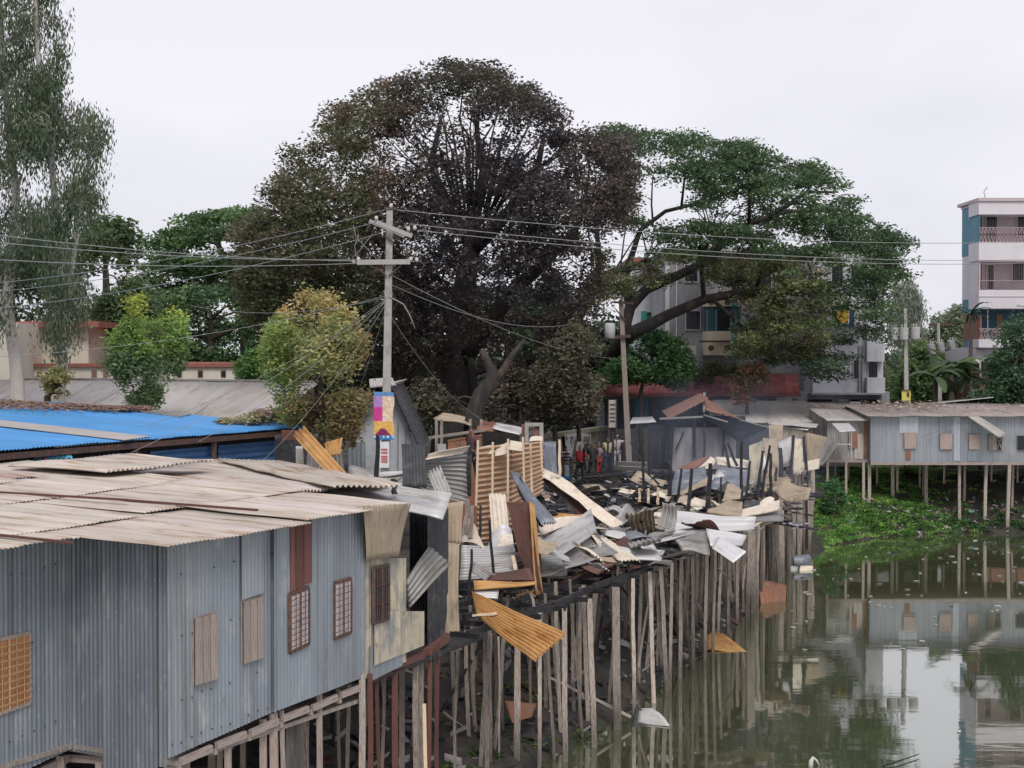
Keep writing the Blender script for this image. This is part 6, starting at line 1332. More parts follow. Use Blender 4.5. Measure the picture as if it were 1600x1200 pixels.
def person(x, yf, Y, h, yaw, label, top, bottom, la='down', ra='down', skirt=False, cap=None, stride=.12, group='people looking over the ruins', bend=0.):
    f = P(x, yf, Y); s = h/1.72
    cy, sy = math.cos(yaw), math.sin(yaw)
    def W(p): return Vector(((p[0]*cy-p[1]*sy)*s, (p[0]*sy+p[1]*cy)*s, p[2]*s))
    V = {}; V['pel'] = (0, 0, .93); V['wai'] = (0, .01+bend*.1, 1.08); V['che'] = (0, bend*.5, 1.30); V['nek'] = (0, .0+bend, 1.46); V['hea'] = (0, .02+bend*1.2, 1.56); V['crn'] = (0, .0+bend*1.2, 1.68); V['nos'] = (0, .12+bend*1.2, 1.58)
    R_ = dict(pel=.125, wai=.115, che=.135, nek=.055, hea=.085, crn=.075, nos=.02)
    E = [('pel', 'wai'), ('wai', 'che'), ('che', 'nek'), ('nek', 'hea'), ('hea', 'crn'), ('hea', 'nos')]
    for sd, pose, sg in (('L', la, -1), ('R', ra, 1)):
        V['hip'+sd] = (.1*sg, 0, .88); V['kne'+sd] = (.11*sg, stride*sg*.7+.02, .49); V['ank'+sd] = (.11*sg, stride*sg, .08); V['toe'+sd] = (.12*sg, stride*sg+.17, .03)
        R_.update({'hip'+sd: .09, 'kne'+sd: .058, 'ank'+sd: .04, 'toe'+sd: .035})
        E += [('pel', 'hip'+sd), ('hip'+sd, 'kne'+sd), ('kne'+sd, 'ank'+sd), ('ank'+sd, 'toe'+sd)]
        sh_ = (.19*sg, bend*.8, 1.40)
        if pose == 'down': el, wr, hd = (.235*sg, -.02, 1.12), (.24*sg, .05, .87), (.235*sg, .08, .79)
        elif pose == 'hip': el, wr, hd = (.36*sg, -.08, 1.18), (.22*sg, .08, 1.02), (.15*sg, .12, 1.0)
        elif pose == 'point': el, wr, hd = (.42*sg, .12, 1.38), (.66*sg, .25, 1.42), (.75*sg, .28, 1.42)
        elif pose == 'fold': el, wr, hd = (.24*sg, .06, 1.13), (.10*sg, .24, 1.22), (.02*sg, .27, 1.24)
        elif pose == 'head': el, wr, hd = (.38*sg, .05, 1.45), (.22*sg, .12, 1.62), (.14*sg, .12, 1.66)
        V['sh'+sd], V['el'+sd], V['wr'+sd], V['hd'+sd] = sh_, el, wr, hd
        R_.update({'sh'+sd: .065, 'el'+sd: .042, 'wr'+sd: .028, 'hd'+sd: .034}); E += [('che', 'sh'+sd), ('sh'+sd, 'el'+sd), ('el'+sd, 'wr'+sd), ('wr'+sd, 'hd'+sd)]
        dv = Vector(hd)-Vector(wr); dv.normalize(); u, v = ortho(dv)
        for k in range(4):
            n = 'f%d%s' % (k, sd); V[n] = tuple(Vector(hd)+dv*(.075+.012*(1-abs(k-1.5)))+u*(k-1.5)*.022+v*.012); R_[n] = .010; E.append(('hd'+sd, n))
        n = 'th'+sd; V[n] = tuple(Vector(hd)+dv*.02-u*.055); R_[n] = .011; E.append(('hd'+sd, n))
    ks = list(V); ix = {k: i for i, k in enumerate(ks)}
    body = skin('person', [W(V[k]) for k in ks], [(ix[a], ix[b]) for a, b in E], [R_[k]*s for k in ks], 'skin', loc=f, root=0)
    tag(body, label, 'person', group)
    def part(name, keys, edges, rad, m, move=None):
        kk = list(keys); jx = {k: i for i, k in enumerate(kk)}
        return skin(name, [W((move or {}).get(k, V[k])) for k in kk], [(jx[a], jx[b]) for a, b in edges], [rad[k]*s for k in kk], m, parent=body)
    hl = lambda a, b, t: tuple(Vector(V[a]).lerp(Vector(V[b]), t))
    mv = {'elL': hl('shL', 'elL', .8), 'elR': hl('shR', 'elR', .8), 'nek': (V['nek'][0], V['nek'][1], 1.42)}
    part('shirt', ('pel', 'wai', 'che', 'nek', 'shL', 'elL', 'shR', 'elR'), (('pel', 'wai'), ('wai', 'che'), ('che', 'nek'), ('che', 'shL'), ('shL', 'elL'), ('che', 'shR'), ('shR', 'elR')),
         dict(pel=.150, wai=.145, che=.16, nek=.075, shL=.085, elL=.066, shR=.085, elR=.066), top, mv)
    if skirt:
        V['hem'] = (0, 0, .22); V['mid'] = (0, 0, .55)
        part('wrap_skirt', ('pel', 'mid', 'hem'), (('pel', 'mid'), ('mid', 'hem')), dict(pel=.15, mid=.17, hem=.20), bottom)
    else:
        part('trousers', ('pel', 'hipL', 'kneL', 'ankL', 'hipR', 'kneR', 'ankR'), (('pel', 'hipL'), ('hipL', 'kneL'), ('kneL', 'ankL'), ('pel', 'hipR'), ('hipR', 'kneR'), ('kneR', 'ankR')),
             dict(pel=.142, hipL=.105, kneL=.078, ankL=.062, hipR=.105, kneR=.078, ankR=.062), bottom)
    V['hb'] = (0, -.03+bend*1.2, 1.64); V['ht'] = (0, -.02+bend*1.2, 1.70)
    part('cap' if cap else 'hair', ('hb', 'ht'), (('hb', 'ht'),), dict(hb=.088, ht=.085), cap or 'hair')
    return body
person(884, 758, 63, 1.62, .3, 'woman in a striped top and pale wrap with a blue hem beside the pale post', cm('stripe', (.5, .5, .52)), cm('palewrap', (.34, .42, .47)), skirt=True)
# stripes and hem of her clothes
_p = [o for o in COL.objects if o.name.startswith('person')][-1]
for z, c, r in ((1.30, 'charcoal', .178), (1.16, 'charcoal', .165), (1.04, 'charcoal', .165), (.26, None, .215)):
    mb = MB(); mb.tube([Vector((_p.location.x, _p.location.y, _p.location.z+z-.025)), Vector((_p.location.x, _p.location.y, _p.location.z+z+(.03 if c else .12)))], r, 14); mb.build('stripe_band' if c else 'blue_hem', c or cm('bluehem', (.02, .22, .55)), _p)
person(892, 752, 66, 1.68, .8, 'man with grey shirt standing just behind the woman in the striped top', cm('greyshirt', (.36, .30, .31)), cm('darktr', (.05, .05, .06)))
person(906, 757, 62.5, 1.60, 2.6, 'person in a red vest over pale shirt standing left of the black post', cm('red', (.50, .04, .06)), cm('darkgreen', (.04, .055, .055)), la='hip', ra='hip')
person(926, 752, 64, 1.64, 2.9, 'person in dark charcoal clothes in the middle of the group', cm('charc', (.045, .045, .055)), cm('blk', (.03, .03, .035)), la='down')
person(934, 748, 66, 1.55, -2.6, 'child in red trousers and patterned top beside the man in yellow', cm('patt', (.33, .24, .27)), cm('redtr', (.45, .03, .05)), la='fold')
person(950, 742, 70, 1.74, 2.9, 'man in a pale yellow shirt and dark blue trousers seen from behind', cm('yellow', (.55, .50, .30)), cm('blue', (.04, .07, .13)), la='hip')
person(964, 736, 73, 1.74, 2.8, 'man in a white cap and white shirt pointing to the right', cm('white', (.66, .60, .60)), cm('whitetr', (.6, .6, .63)), la='point', ra='fold', cap=cm('capw', (.72, .72, .7)))
person(975, 727, 77, 1.70, 2.9, 'person in long dark blue clothes right of the pointing man', cm('navy', (.05, .045, .07)), cm('navy2', (.04, .04, .07)), skirt=True, la='fold')
person(992, 722, 80, 1.6, 2.6, 'person in dark maroon clothes standing farthest right of the group', cm('maroon', (.12, .05, .06)), cm('maroon2', (.09, .05, .06)), skirt=True)
person(738, 757, 40, 1.5, 2.2, 'person mostly hidden behind the batten wall left end', cm('maroon', (.12, .05, .06)), cm('blk', (.03, .03, .035)))
# ------------------------------------------------------------------ trees
def kmeans(X, k, r, it=6):
    k = min(k, len(X)); c = X[r.choice(len(X), k, replace=False)].copy()
    for _ in range(it):
        lab = np.argmin(((X[:, None]-c[None])**2).sum(-1), 1)
        for j in range(k):
            if (lab == j).any(): c[j] = X[lab == j].mean(0)
    return lab, c
def px2w(x, y, Y):
    d = _ray(x, y); return np.array(CAMV+d*(Y/d.y))
def tree(name, label, cat, Y, poly, spines, n, per, size, colf, bark, half=4., clump=.6, seed=1, holes=(), group=None, flat=.6, droop=0., aspect=.5,
         k1=9, k2=6, twig=.018, limb=.11, parts=True, front=.5, Yr=None, up=.35, kind=None, twigs=True, inner=.25, lobes=3.2, lthr=-.04, bright=2.0, desat=.1):
    r = np.random.default_rng(seed); rr = random.Random(seed)
    polya = [tuple(q) for q in poly]; xs = [q[0] for q in polya]; ys = [q[1] for q in polya]
    mpp = Y/2400; crp = clump/mpp*.8
    C = []; 
    tries = 0
    while len(C) < n and tries < 60:
        tries += 1
        m = n*4; px = r.uniform(min(xs), max(xs), m); py = r.uniform(min(ys), max(ys), m)
        ok = _inside(px, py, polya); d = _dist(px, py, polya); ok &= d > crp*.45
        keep = np.ones(m)
        for (hp_, dens) in holes: keep = np.where(_inside(px, py, hp_), dens, keep)
        ok &= r.random(m) < keep
        px, py, d = px[ok], py[ok], d[ok]
        Rr = half/mpp; q = np.clip(d/Rr, 0, 1); h = half*np.sqrt(np.clip(q*(2-q), .03, 1))
        sgn = np.where(r.random(len(px)) < front, -1, 1); t = np.where(r.random(len(px)) < inner, r.random(len(px)), .7+.3*r.random(len(px)))
        for a, b, dy in zip(px, py, sgn*t*h):
            if lobes:
                q_ = px2w(a, b, Y+dy)/(clump*lobes)+seed*3.1
                if flat < .5: q_[2] *= 2.2
                if noise.noise(Vector(q_)) < lthr*(1-rr.random()*.3): continue
            C.append((a, b, dy)); 
            if len(C) >= n: break
    C = np.array(C)
    # jitter edge
    cen = np.array([px2w(a, b, Y+dy) for a, b, dy in C])
    cols = np.array([colf(a, b, dy/half, rr) for a, b, dy in C])*bright
    cols = cols*(1-desat)+(cols@np.array([.3, .5, .2]))[:, None]*desat
    base = spines[0][0][0]; bw_ = px2w(base[0], base[1], Y)
    root = empty(name, bw_, label, cat, group)
    crad = clump*(.65+.7*r.random(len(cen)))
    leaves('crown', cen, crad, cols, per, size, parent=root, flat=flat, droop=droop, seed=seed, aspect=aspect, up=up)
    mb = MB(); nodes = []
    for pts, rads in spines:
        w_ = [Vector(px2w(q[0], q[1], Y+(q[2] if len(q) > 2 else 0))) for q in pts]
        # refine
        P_, R_ = [], []
        for i in range(len(w_)-1):
            for t in (0, .5): P_.append(w_[i].lerp(w_[i+1], t)+Vector((rr.uniform(-1, 1), rr.uniform(-1, 1), 0))*rads[i]*.25*(t > 0)); R_.append(rads[i]*(1-t)+rads[i+1]*t)
        P_.append(w_[-1]); R_.append(rads[-1])
        if pts is spines[0][0]:
            P_.insert(0, Vector((w_[0].x, w_[0].y, min(float(height(w_[0].x, w_[0].y)), 1.9)-.1))); R_.insert(0, rads[0]*1.25)
        mb.tube(P_, R_, 9)
        nodes += list(zip(P_, R_))
    if twigs:
        lab, cc = kmeans(cen, k1, r)
        NP = np.array([p for p, _ in nodes]); NRr = np.array([x for _, x in nodes])
        for j in range(len(cc)):
            idx = np.where(lab == j)[0]
            if not len(idx): continue
            w1 = cc[j]; dd_ = np.linalg.norm(NP-w1, axis=1)+np.where(NP[:, 2] > w1[2], 3., 0)+np.where(NP[:, 2] < cen[:, 2].min()-1.5, 5, 0); i0 = int(np.argmin(dd_)); a = Vector(NP[i0]); b = Vector(w1)
            r0 = min(NRr[i0]*.75, limb*(.7+.6*math.sqrt(len(idx)/len(cen)*len(cc)))); mid = a.lerp(b, .5)+Vector((rr.uniform(-.4, .4), rr.uniform(-.4, .4), .12*(b-a).length)); 
            mb.tube([a, a.lerp(mid, .5), mid, mid.lerp(b, .55), b], [r0, r0*.85, r0*.7, r0*.55, r0*.4], 6, cap=False)
            l2, c2 = kmeans(cen[idx], k2, r, 4)
            for q in range(len(c2)):
                sel = idx[l2 == q]
                if not len(sel): continue
                a2 = mid.lerp(b, rr.uniform(0, 1)); b2 = Vector(c2[q]); m2 = a2.lerp(b2, .5)+Vector((rr.uniform(-.25, .25), rr.uniform(-.25, .25), .15*(b2-a2).length)); r2 = r0*.38
                mb.tube([a2, m2, b2], [r2, r2*.75, r2*.5], 5, cap=False)
                for s_ in sel:
                    c3 = Vector(cen[s_]); t = rr.uniform(0, 1); a3 = m2.lerp(b2, t); m3 = a3.lerp(c3, .5)+Vector((rr.uniform(-.1, .1), rr.uniform(-.1, .1), .10*(c3-a3).length))
                    mb.tube([a3, m3, c3], [max(r2*.4, twig), twig, twig*.6], 3, cap=False)
    mb.build('trunk', bark, root)
    return root
def cmix(*cs):
    def f(a, b, d, rr): c = rr.choice(cs); k = rr.uniform(.75, 1.3); return (c[0]*k, c[1]*k, c[2]*k)
    return f
rr_ = random.Random(77)
# scorched banyan
def banyan_col(x, y, d, rr):
    k = rr.uniform(.7, 1.35)
    if x < 640+rr.uniform(-25, 25):
        c = rr.choice(((.085, .095, .045), (.095, .085, .05), (.07, .085, .04), (.10, .08, .055)))
        if x > 590: c = rr.choice(((.10, .068, .05), (.08, .066, .048), (.08, .075, .045)))
        if y > 400: c = (c[0]*.75, c[1]*.85, c[2]*.8)
    elif y < 180+rr.uniform(-20, 20): c = rr.choice(((.06, .056, .042), (.07, .07, .046), (.055, .048, .04)))
    elif x > 880 or y > 480: c = rr.choice(((.075, .058, .055), (.06, .048, .046), (.07, .062, .048)))
    else: c = rr.choice(((.044, .039, .044), (.055, .045, .048), (.036, .034, .039), (.068, .05, .048)))
    if 920 < x and y > 380: c = rr.choice(((.06, .07, .035), (.07, .06, .04)))
    return (c[0]*k, c[1]*k, c[2]*k)
BAN = [(392, 296), (440, 268), (442, 225), (488, 205), (512, 165), (560, 138), (610, 108), (650, 104), (700, 88), (765, 88), (812, 108), (850, 138), (885, 175), (893, 205), (935, 194), (985, 210), (1003, 250), (1003, 330), (975, 385), (950, 420), (960, 470), (930, 520), (935, 580), (900, 655), (850, 668), (780, 640), (730, 570), (650, 590), (600, 600), (560, 560), (500, 520), (420, 545), (385, 500), (360, 430), (368, 350), (410, 320)]
hol = [([(655, 200), (700, 190), (790, 178), (850, 200), (880, 240), (875, 270), (800, 265), (720, 258), (655, 245)], .42), ([(600, 250), (640, 225), (660, 260), (620, 270)], .1), ([(650, 430), (850, 430), (860, 560), (700, 650), (640, 560)], .38), ([(870, 400), (930, 380), (930, 430), (880, 440)], .4), ([(430, 330), (480, 330), (480, 350), (430, 350)], .3)]
SP = [([(712, 668), (710, 610), (713, 545), (722, 480), (735, 400), (742, 330)], [.95, .68, .60, .5, .36, .22]),
      ([(722, 560), (760, 505, -1), (805, 450, -2), (855, 405, -2.5), (900, 360, -2.5)], [.42, .36, .28, .22, .14]),
      ([(704, 565), (668, 500, -1.5), (640, 430, -2.5), (600, 380, -3), (540, 340, -3)], [.4, .33, .26, .2, .12]),
      ([(738, 390), (795, 330, -1), (838, 270, -1), (850, 210, 0)], [.3, .22, .15, .08]),
      ([(737, 380), (690, 310, 1), (675, 250, 1), (690, 180, 1)], [.28, .2, .14, .07]),
      ([(742, 340), (755, 270), (745, 200), (750, 140)], [.2, .15, .1, .05]),
      ([(716, 520), (690, 470, 2), (620, 440, 3), (500, 400, 3.5), (430, 400, 3)], [.35, .3, .22, .14, .08]),
      ([(700, 640, -.5), (682, 600, -.8), (690, 540, -.6)], [.22, .18, .15]), ([(730, 650, -.6), (742, 610, -.7), (735, 560, -.5)], [.2, .16, .15]),
      ([(760, 505, -1), (830, 500, -1), (880, 500, 0), (915, 470, 0)], [.25, .2, .16, .1])]
for k_ in range(24):
    t_ = (k_+rr_.uniform(-.4, .4))/23; x1_ = 600+300*t_+rr_.uniform(-12, 12); y1_ = 215-95*math.sin(math.pi*t_)+rr_.uniform(-10, 25); x0_ = 700+80*t_; y0_ = 345-rr_.uniform(0, 30); dz_ = rr_.uniform(-2.5, 2.5)
    SP.append(([(x0_, y0_, dz_*.3), ((x0_*1.2+x1_*.8)/2, (y0_+y1_)/2+rr_.uniform(-14, 14), dz_*.6), (x0_*.3+x1_*.7+rr_.uniform(-12, 12), y0_*.3+y1_*.7+rr_.uniform(-8, 8), dz_*.8), (x1_, y1_, dz_)], [rr_.uniform(.05, .08), .045, .03, .015]))
tree('banyan_tree', 'huge fire-scorched banyan, green-brown on its left and dark brown on its right', 'tree', 60, BAN, SP, 1800, 84, .155, banyan_col, 'bark_dark', half=5.2, clump=.66, lobes=3.6, lthr=-.34, bright=1.75, seed=3, holes=hol, k1=26, k2=9, twig=.016, limb=.13)
# rain tree on the right
def rain_col(x, y, d, rr):
    k = rr.uniform(.7, 1.35); c = rr.choice(((.040, .066, .031), (.050, .076, .033), (.034, .056, .032)))
    if y > 400 and x < 1290: c = rr.choice(((.07, .085, .035), (.055, .08, .035), (.08, .075, .04)))
    if y > 560: c = rr.choice(((.04, .06, .035), (.03, .05, .035)))
    return (c[0]*k, c[1]*k, c[2]*k)
RT = [(905, 205), (960, 186), (1000, 195), (1060, 200), (1095, 198), (1130, 215), (1185, 208), (1228, 238), (1270, 248), (1305, 268), (1345, 305), (1350, 335), (1400, 355), (1430, 372), (1440, 425), (1405, 445), (1405, 500), (1385, 545), (1335, 530), (1330, 580), (1310, 612), (1268, 605), (1250, 585), (1190, 590), (1150, 560), (1130, 520), (1150, 480), (1110, 450), (1060, 470), (1000, 480), (930, 470), (925, 420), (980, 390), (960, 330), (940, 260), (905, 240)]
rhol = [([(1080, 572), (1262, 572), (1262, 625), (1080, 625)], .05), ([(985, 262), (1085, 282), (1092, 345), (1060, 350), (1015, 350), (990, 320)], .03), ([(975, 350), (1040, 352), (1020, 395), (985, 395)], .12), ([(1030, 415), (1100, 400), (1110, 440), (1160, 475), (1160, 530), (1040, 540)], .08), ([(1095, 335), (1180, 315), (1200, 335), (1120, 350)], .35), ([(1240, 410), (1300, 400), (1300, 440), (1240, 440)], .25), ([(1290, 470), (1330, 460), (1360, 500), (1340, 525), (1290, 515)], .22), ([(1230, 480), (1262, 480), (1262, 510), (1230, 510)], .3), ([(900, 390), (985, 400), (985, 440), (900, 430)], .45)]
RS = [([(915, 655, 7), (935, 590, 6), (962, 545, 2), (992, 518), (1045, 492), (1100, 468), (1150, 458), (1210, 455), (1270, 462)], [.62, .5, .48, .44, .36, .30, .26, .2, .12]),
      ([(975, 530), (985, 480, 1), (1010, 452, 1), (1060, 430, 1), (1105, 408, 1), (1130, 380, 1), (1170, 350, 1), (1230, 330, 1), (1300, 330, 1)], [.42, .36, .34, .3, .28, .24, .18, .14, .08]),
      ([(930, 600, 6), (915, 540, 3), (903, 500, 1), (925, 460, 1), (938, 410, 1), (930, 340, 1)], [.4, .34, .3, .26, .2, .12]),
      ([(985, 480, 1), (975, 430, 2), (1000, 360, 2), (1040, 330, 2), (1090, 318, 2), (1110, 300, 2), (1160, 260, 2)], [.3, .24, .16, .13, .12, .09, .06]),
      ([(1110, 465), (1170, 520, -1), (1230, 545, -1), (1290, 570, -1)], [.14, .11, .09, .05]), ([(1200, 340, 1), (1260, 300, 1), (1310, 300, 1)], [.13, .1, .06]), ([(1230, 455), (1320, 440), (1390, 420)], [.14, .1, .06]), ([(1020, 355, 2), (1018, 320, 2), (1020, 275, 2)], [.08, .06, .04])]
RS = [(p_, [x*.74 for x in r_]) for p_, r_ in RS]
tree('rain_tree', 'broad green rain tree with long bent black limbs in front of the grey block', 'tree', 73, RT, RS, 1250, 70, .175, rain_col, 'bark_dark', half=5.5, clump=.80, lthr=-.07, lobes=2.6, bright=2.5, desat=0., seed=5, holes=rhol, k1=24, k2=8, flat=.34, limb=.10)
# eucalyptuses at the left edge
euc = cmix((.075, .10, .055), (.06, .085, .05), (.09, .10, .065), (.055, .08, .05))
E1 = [(20, -130), (85, -130), (88, 0), (110, 25), (106, 80), (116, 90), (98, 130), (78, 150), (120, 155), (172, 178), (168, 235), (142, 290), (172, 305), (150, 340), (120, 380), (150, 430), (135, 500), (112, 545), (85, 560), (60, 500), (60, 400), (30, 330), (10, 200)]
tree('eucalyptus_tree', 'tall white-trunked eucalyptus with drooping leaves, the right one at the left edge', 'tree', 46, E1,
     [([(93, 640), (95, 590), (97, 540), (99, 500), (97, 440), (88, 330), (80, 240), (62, 120), (55, 0), (50, -100)], [.19, .18, .165, .15, .13, .11, .09, .075, .06, .03]), ([(97, 545), (107, 520), (104, 480), (112, 420), (125, 330), (140, 240)], [.10, .10, .09, .07, .05, .03]), ([(96, 500), (84, 486), (82, 470)], [.07, .05, .04]), ([(96, 530), (88, 520)], [.07, .05])],
     430, 60, .16, euc, 'bark_pale', half=2.4, clump=.44, bright=1.9, desat=0., seed=7, droop=1.9, aspect=.26, flat=1.0, lobes=3.4, lthr=.07, k1=16, k2=7, limb=.05, twig=.008, holes=[([(80, 440), (125, 440), (125, 570), (60, 570)], .04), ([(95, 380), (150, 380), (140, 560), (60, 560), (85, 430)], .4), ([(90, 155), (130, 170), (120, 200), (90, 190)], .35)])
E2 = [(-160, -130), (40, -130), (60, 60), (55, 180), (60, 300), (62, 400), (30, 470), (0, 520), (-60, 540), (-160, 540)]
tree('eucalyptus_tree', 'leftmost eucalyptus, its pale trunk cut by the left edge of the view', 'tree', 47.5, E2,
     [([(28, 625), (24, 560), (14, 500), (12, 460), (20, 400), (25, 300), (10, 150), (0, 0), (-10, -100)], [.22, .2, .18, .16, .14, .12, .1, .07, .03]), ([(18, 520), (0, 470), (-30, 400), (-50, 300)], [.13, .11, .09, .05])],
     470, 60, .16, euc, 'bark_pale', half=2.8, clump=.46, bright=1.8, desat=0., seed=8, droop=1.9, aspect=.26, flat=1.0, lobes=3.4, lthr=.05, k1=14, k2=7, limb=.05, twig=.008)
# young trees in front
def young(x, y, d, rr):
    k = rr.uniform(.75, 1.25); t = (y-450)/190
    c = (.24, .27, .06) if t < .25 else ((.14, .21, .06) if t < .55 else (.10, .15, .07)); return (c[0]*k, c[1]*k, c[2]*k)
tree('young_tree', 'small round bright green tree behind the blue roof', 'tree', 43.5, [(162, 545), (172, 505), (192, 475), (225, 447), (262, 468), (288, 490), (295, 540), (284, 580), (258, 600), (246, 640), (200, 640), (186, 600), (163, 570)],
     [([(230, 640), (230, 600), (228, 560), (232, 500)], [.08, .06, .045, .03])], 330, 46, .12, young, 'bark', half=1.15, clump=.3, lobes=2.6, lthr=.10, bright=1.9, desat=0., seed=11, flat=.9, k1=10, k2=5, limb=.03, twig=.006, aspect=.4)
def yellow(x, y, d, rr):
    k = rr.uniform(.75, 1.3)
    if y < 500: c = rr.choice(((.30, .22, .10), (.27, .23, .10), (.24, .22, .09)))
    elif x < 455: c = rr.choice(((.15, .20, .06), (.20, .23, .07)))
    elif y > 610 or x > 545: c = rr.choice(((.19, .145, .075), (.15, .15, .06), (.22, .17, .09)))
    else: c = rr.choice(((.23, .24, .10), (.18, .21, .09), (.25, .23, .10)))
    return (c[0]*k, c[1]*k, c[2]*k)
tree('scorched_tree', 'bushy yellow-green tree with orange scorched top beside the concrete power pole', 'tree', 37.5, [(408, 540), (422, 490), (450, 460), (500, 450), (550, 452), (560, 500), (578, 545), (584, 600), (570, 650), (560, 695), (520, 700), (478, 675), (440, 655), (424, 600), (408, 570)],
     [([(500, 720), (505, 660), (500, 600), (490, 540), (495, 480)], [.11, .09, .07, .05, .03]), ([(505, 660), (530, 600), (540, 520)], [.07, .05, .03])], 520, 46, .12, yellow, 'bark', half=1.5, clump=.33, lobes=2.6, lthr=.10, bright=1.9, desat=0., seed=12, flat=.9, k1=14, k2=6, limb=.035, twig=.006, aspect=.42)
bush = lambda name, label, Y, poly, n, per, size, cf, seed, half=1.2, clump=.4, sp=None, **k: tree(name, label, k.pop('cat', 'bush'), Y, poly, sp or [([((poly[0][0]+poly[len(poly)//2][0])/2, max(q[1] for q in poly)), (sum(q[0] for q in poly)/len(poly), sum(q[1] for q in poly)/len(poly))], [.1, .05])], n, per, size, cf, k.pop('bark', 'bark'), half=half, clump=clump, seed=seed, k1=6, k2=4, limb=.04, twig=.008, **k)
bush('bush', 'thin yellowish bush at the foot of the right eucalyptus', 44.5, [(58, 620), (66, 580), (90, 570), (112, 585), (115, 620)], 60, 26, .11, cmix((.20, .19, .08), (.16, .17, .07)), 13, half=.7, clump=.22)
bush('bush', 'rounded green bush on top of the grey warehouse roof', 55, [(368, 592), (368, 560), (395, 543), (425, 555), (432, 592)], 110, 50, .13, cmix((.05, .12, .03), (.07, .15, .035)), 14, half=1.2, clump=.4)
M['b'] = M['bark']
green = cmix((.045, .085, .03), (.06, .10, .035), (.035, .07, .03)); dgreen = cmix((.03, .055, .025), (.035, .065, .03), (.025, .045, .025)); lgreen = cmix((.085, .14, .04), (.07, .12, .04), (.11, .15, .05))
tree('leafy_tree', 'dense mid-green tree rising right of the eucalyptuses', 'tree', 66, [(95, 590), (95, 480), (105, 400), (130, 350), (175, 325), (212, 322), (222, 370), (215, 420), (240, 470), (250, 540), (245, 590)], [([(170, 620), (170, 520), (165, 420)], [.35, .25, .12])], 420, 50, .22, cmix((.05, .08, .03), (.07, .10, .035), (.04, .065, .03)), 'bark', half=3.5, clump=.7, bright=2.1, seed=15, k1=10, k2=6)
tree('leafy_tree', 'dark green tree seen behind the leftmost eucalyptus trunk', 'tree', 74, [(-120, 600), (-120, 360), (-20, 330), (80, 340), (130, 400), (130, 520), (130, 600)], [([(20, 630), (20, 500), (10, 420)], [.35, .25, .12])], 420, 46, .24, dgreen, 'bark', half=4, clump=.8, bright=1.9, seed=16, k1=10, k2=6)
tree('rain_tree', 'flat-topped layered rain tree far back left of the banyan', 'tree', 86, [(212, 372), (250, 345), (300, 332), (345, 318), (400, 315), (470, 330), (520, 360), (520, 470), (420, 480), (330, 470), (230, 480), (215, 430)], [([(390, 600), (385, 520), (360, 440), (340, 380)], [.5, .4, .3, .15]), ([(370, 460), (300, 420), (250, 400)], [.22, .15, .08]), ([(375, 480), (430, 420), (470, 390)], [.22, .15, .08])], 560, 46, .26, cmix((.055, .10, .035), (.07, .12, .04), (.04, .075, .03)), 'bark_dark', half=6, clump=.95, bright=2.0, lthr=-.15, seed=17, flat=.35, k1=16, k2=6, holes=[([(230, 385), (470, 375), (470, 400), (230, 405)], .25), ([(240, 435), (440, 425), (440, 445), (240, 450)], .3)])
tree('leafy_tree', 'medium green tree filling the gap below the flat-topped rain tree', 'tree', 72, [(215, 600), (215, 500), (250, 455), (330, 440), (420, 450), (470, 480), (480, 600)], [([(330, 630), (330, 560), (330, 500)], [.3, .22, .1])], 420, 48, .22, cmix((.05, .10, .04), (.035, .07, .03), (.09, .15, .05)), 'bark', half=3.2, clump=.75, bright=2.0, seed=18, k1=10, k2=6)
tree('leafy_tree', 'dark shaded tree behind the scorched yellow-green one', 'tree', 70, [(400, 640), (410, 540), (460, 470), (560, 440), (650, 460), (680, 560), (680, 660)], [([(560, 660), (560, 560), (550, 500)], [.3, .22, .1])], 380, 46, .24, cmix((.035, .05, .028), (.045, .055, .03)), 'bark_dark', half=3.2, clump=.8, seed=19, k1=10, k2=6)
tree('leafy_tree', 'dark green tree standing behind the banyan trunk', 'tree', 84, [(620, 680), (610, 560), (640, 470), (720, 440), (820, 450), (900, 440), (960, 470), (1000, 560), (1000, 680)], [([(800, 690), (800, 600), (790, 520)], [.4, .3, .15])], 640, 44, .28, cmix((.035, .06, .03), (.05, .075, .035), (.03, .045, .028)), 'bark_dark', half=5, clump=1.0, seed=20, k1=12, k2=6, holes=[([(850, 440), (960, 440), (960, 480), (850, 480)], .5)])
tree('scorched_bush', 'browned low trees hanging over the sheds right of the black leaning trunk', 'tree', 57, [(640, 680), (640, 600), (680, 580), (700, 640), (745, 640), (800, 555), (860, 520), (905, 500), (935, 540), (938, 655), (880, 668), (800, 655), (740, 670)], [([(868, 690), (865, 640), (860, 590)], [.10, .08, .05]), ([(820, 690), (812, 640), (830, 590)], [.09, .07, .04]), ([(905, 690), (905, 640), (900, 580)], [.09, .07, .04])], 430, 56, .16, cmix((.085, .08, .05), (.07, .06, .045), (.10, .085, .06), (.055, .06, .04)), 'bark', half=2.4, clump=.5, seed=21, k1=12, k2=6, flat=.7)
mb = MB(); c_ = [P(x, y, 50) for x, y in ((738, 700), (738, 668), (742, 640), (752, 615), (770, 595), (768, 578), (760, 562), (752, 545))]; mb.tube(c_, [.34, .30, .27, .27, .25, .18, .13, .08], 10); mb.tube([P(770, 596, 50), P(786, 580, 50), P(800, 555, 50), (P(820, 530, 50))], [.2, .14, .09, .05], 7)
kt = empty('burnt_tree', P(738, 690, 50), 'black burnt curved trunk leaning right in front of the banyan', 'tree'); mb.build('trunk', 'bark_dark', kt)
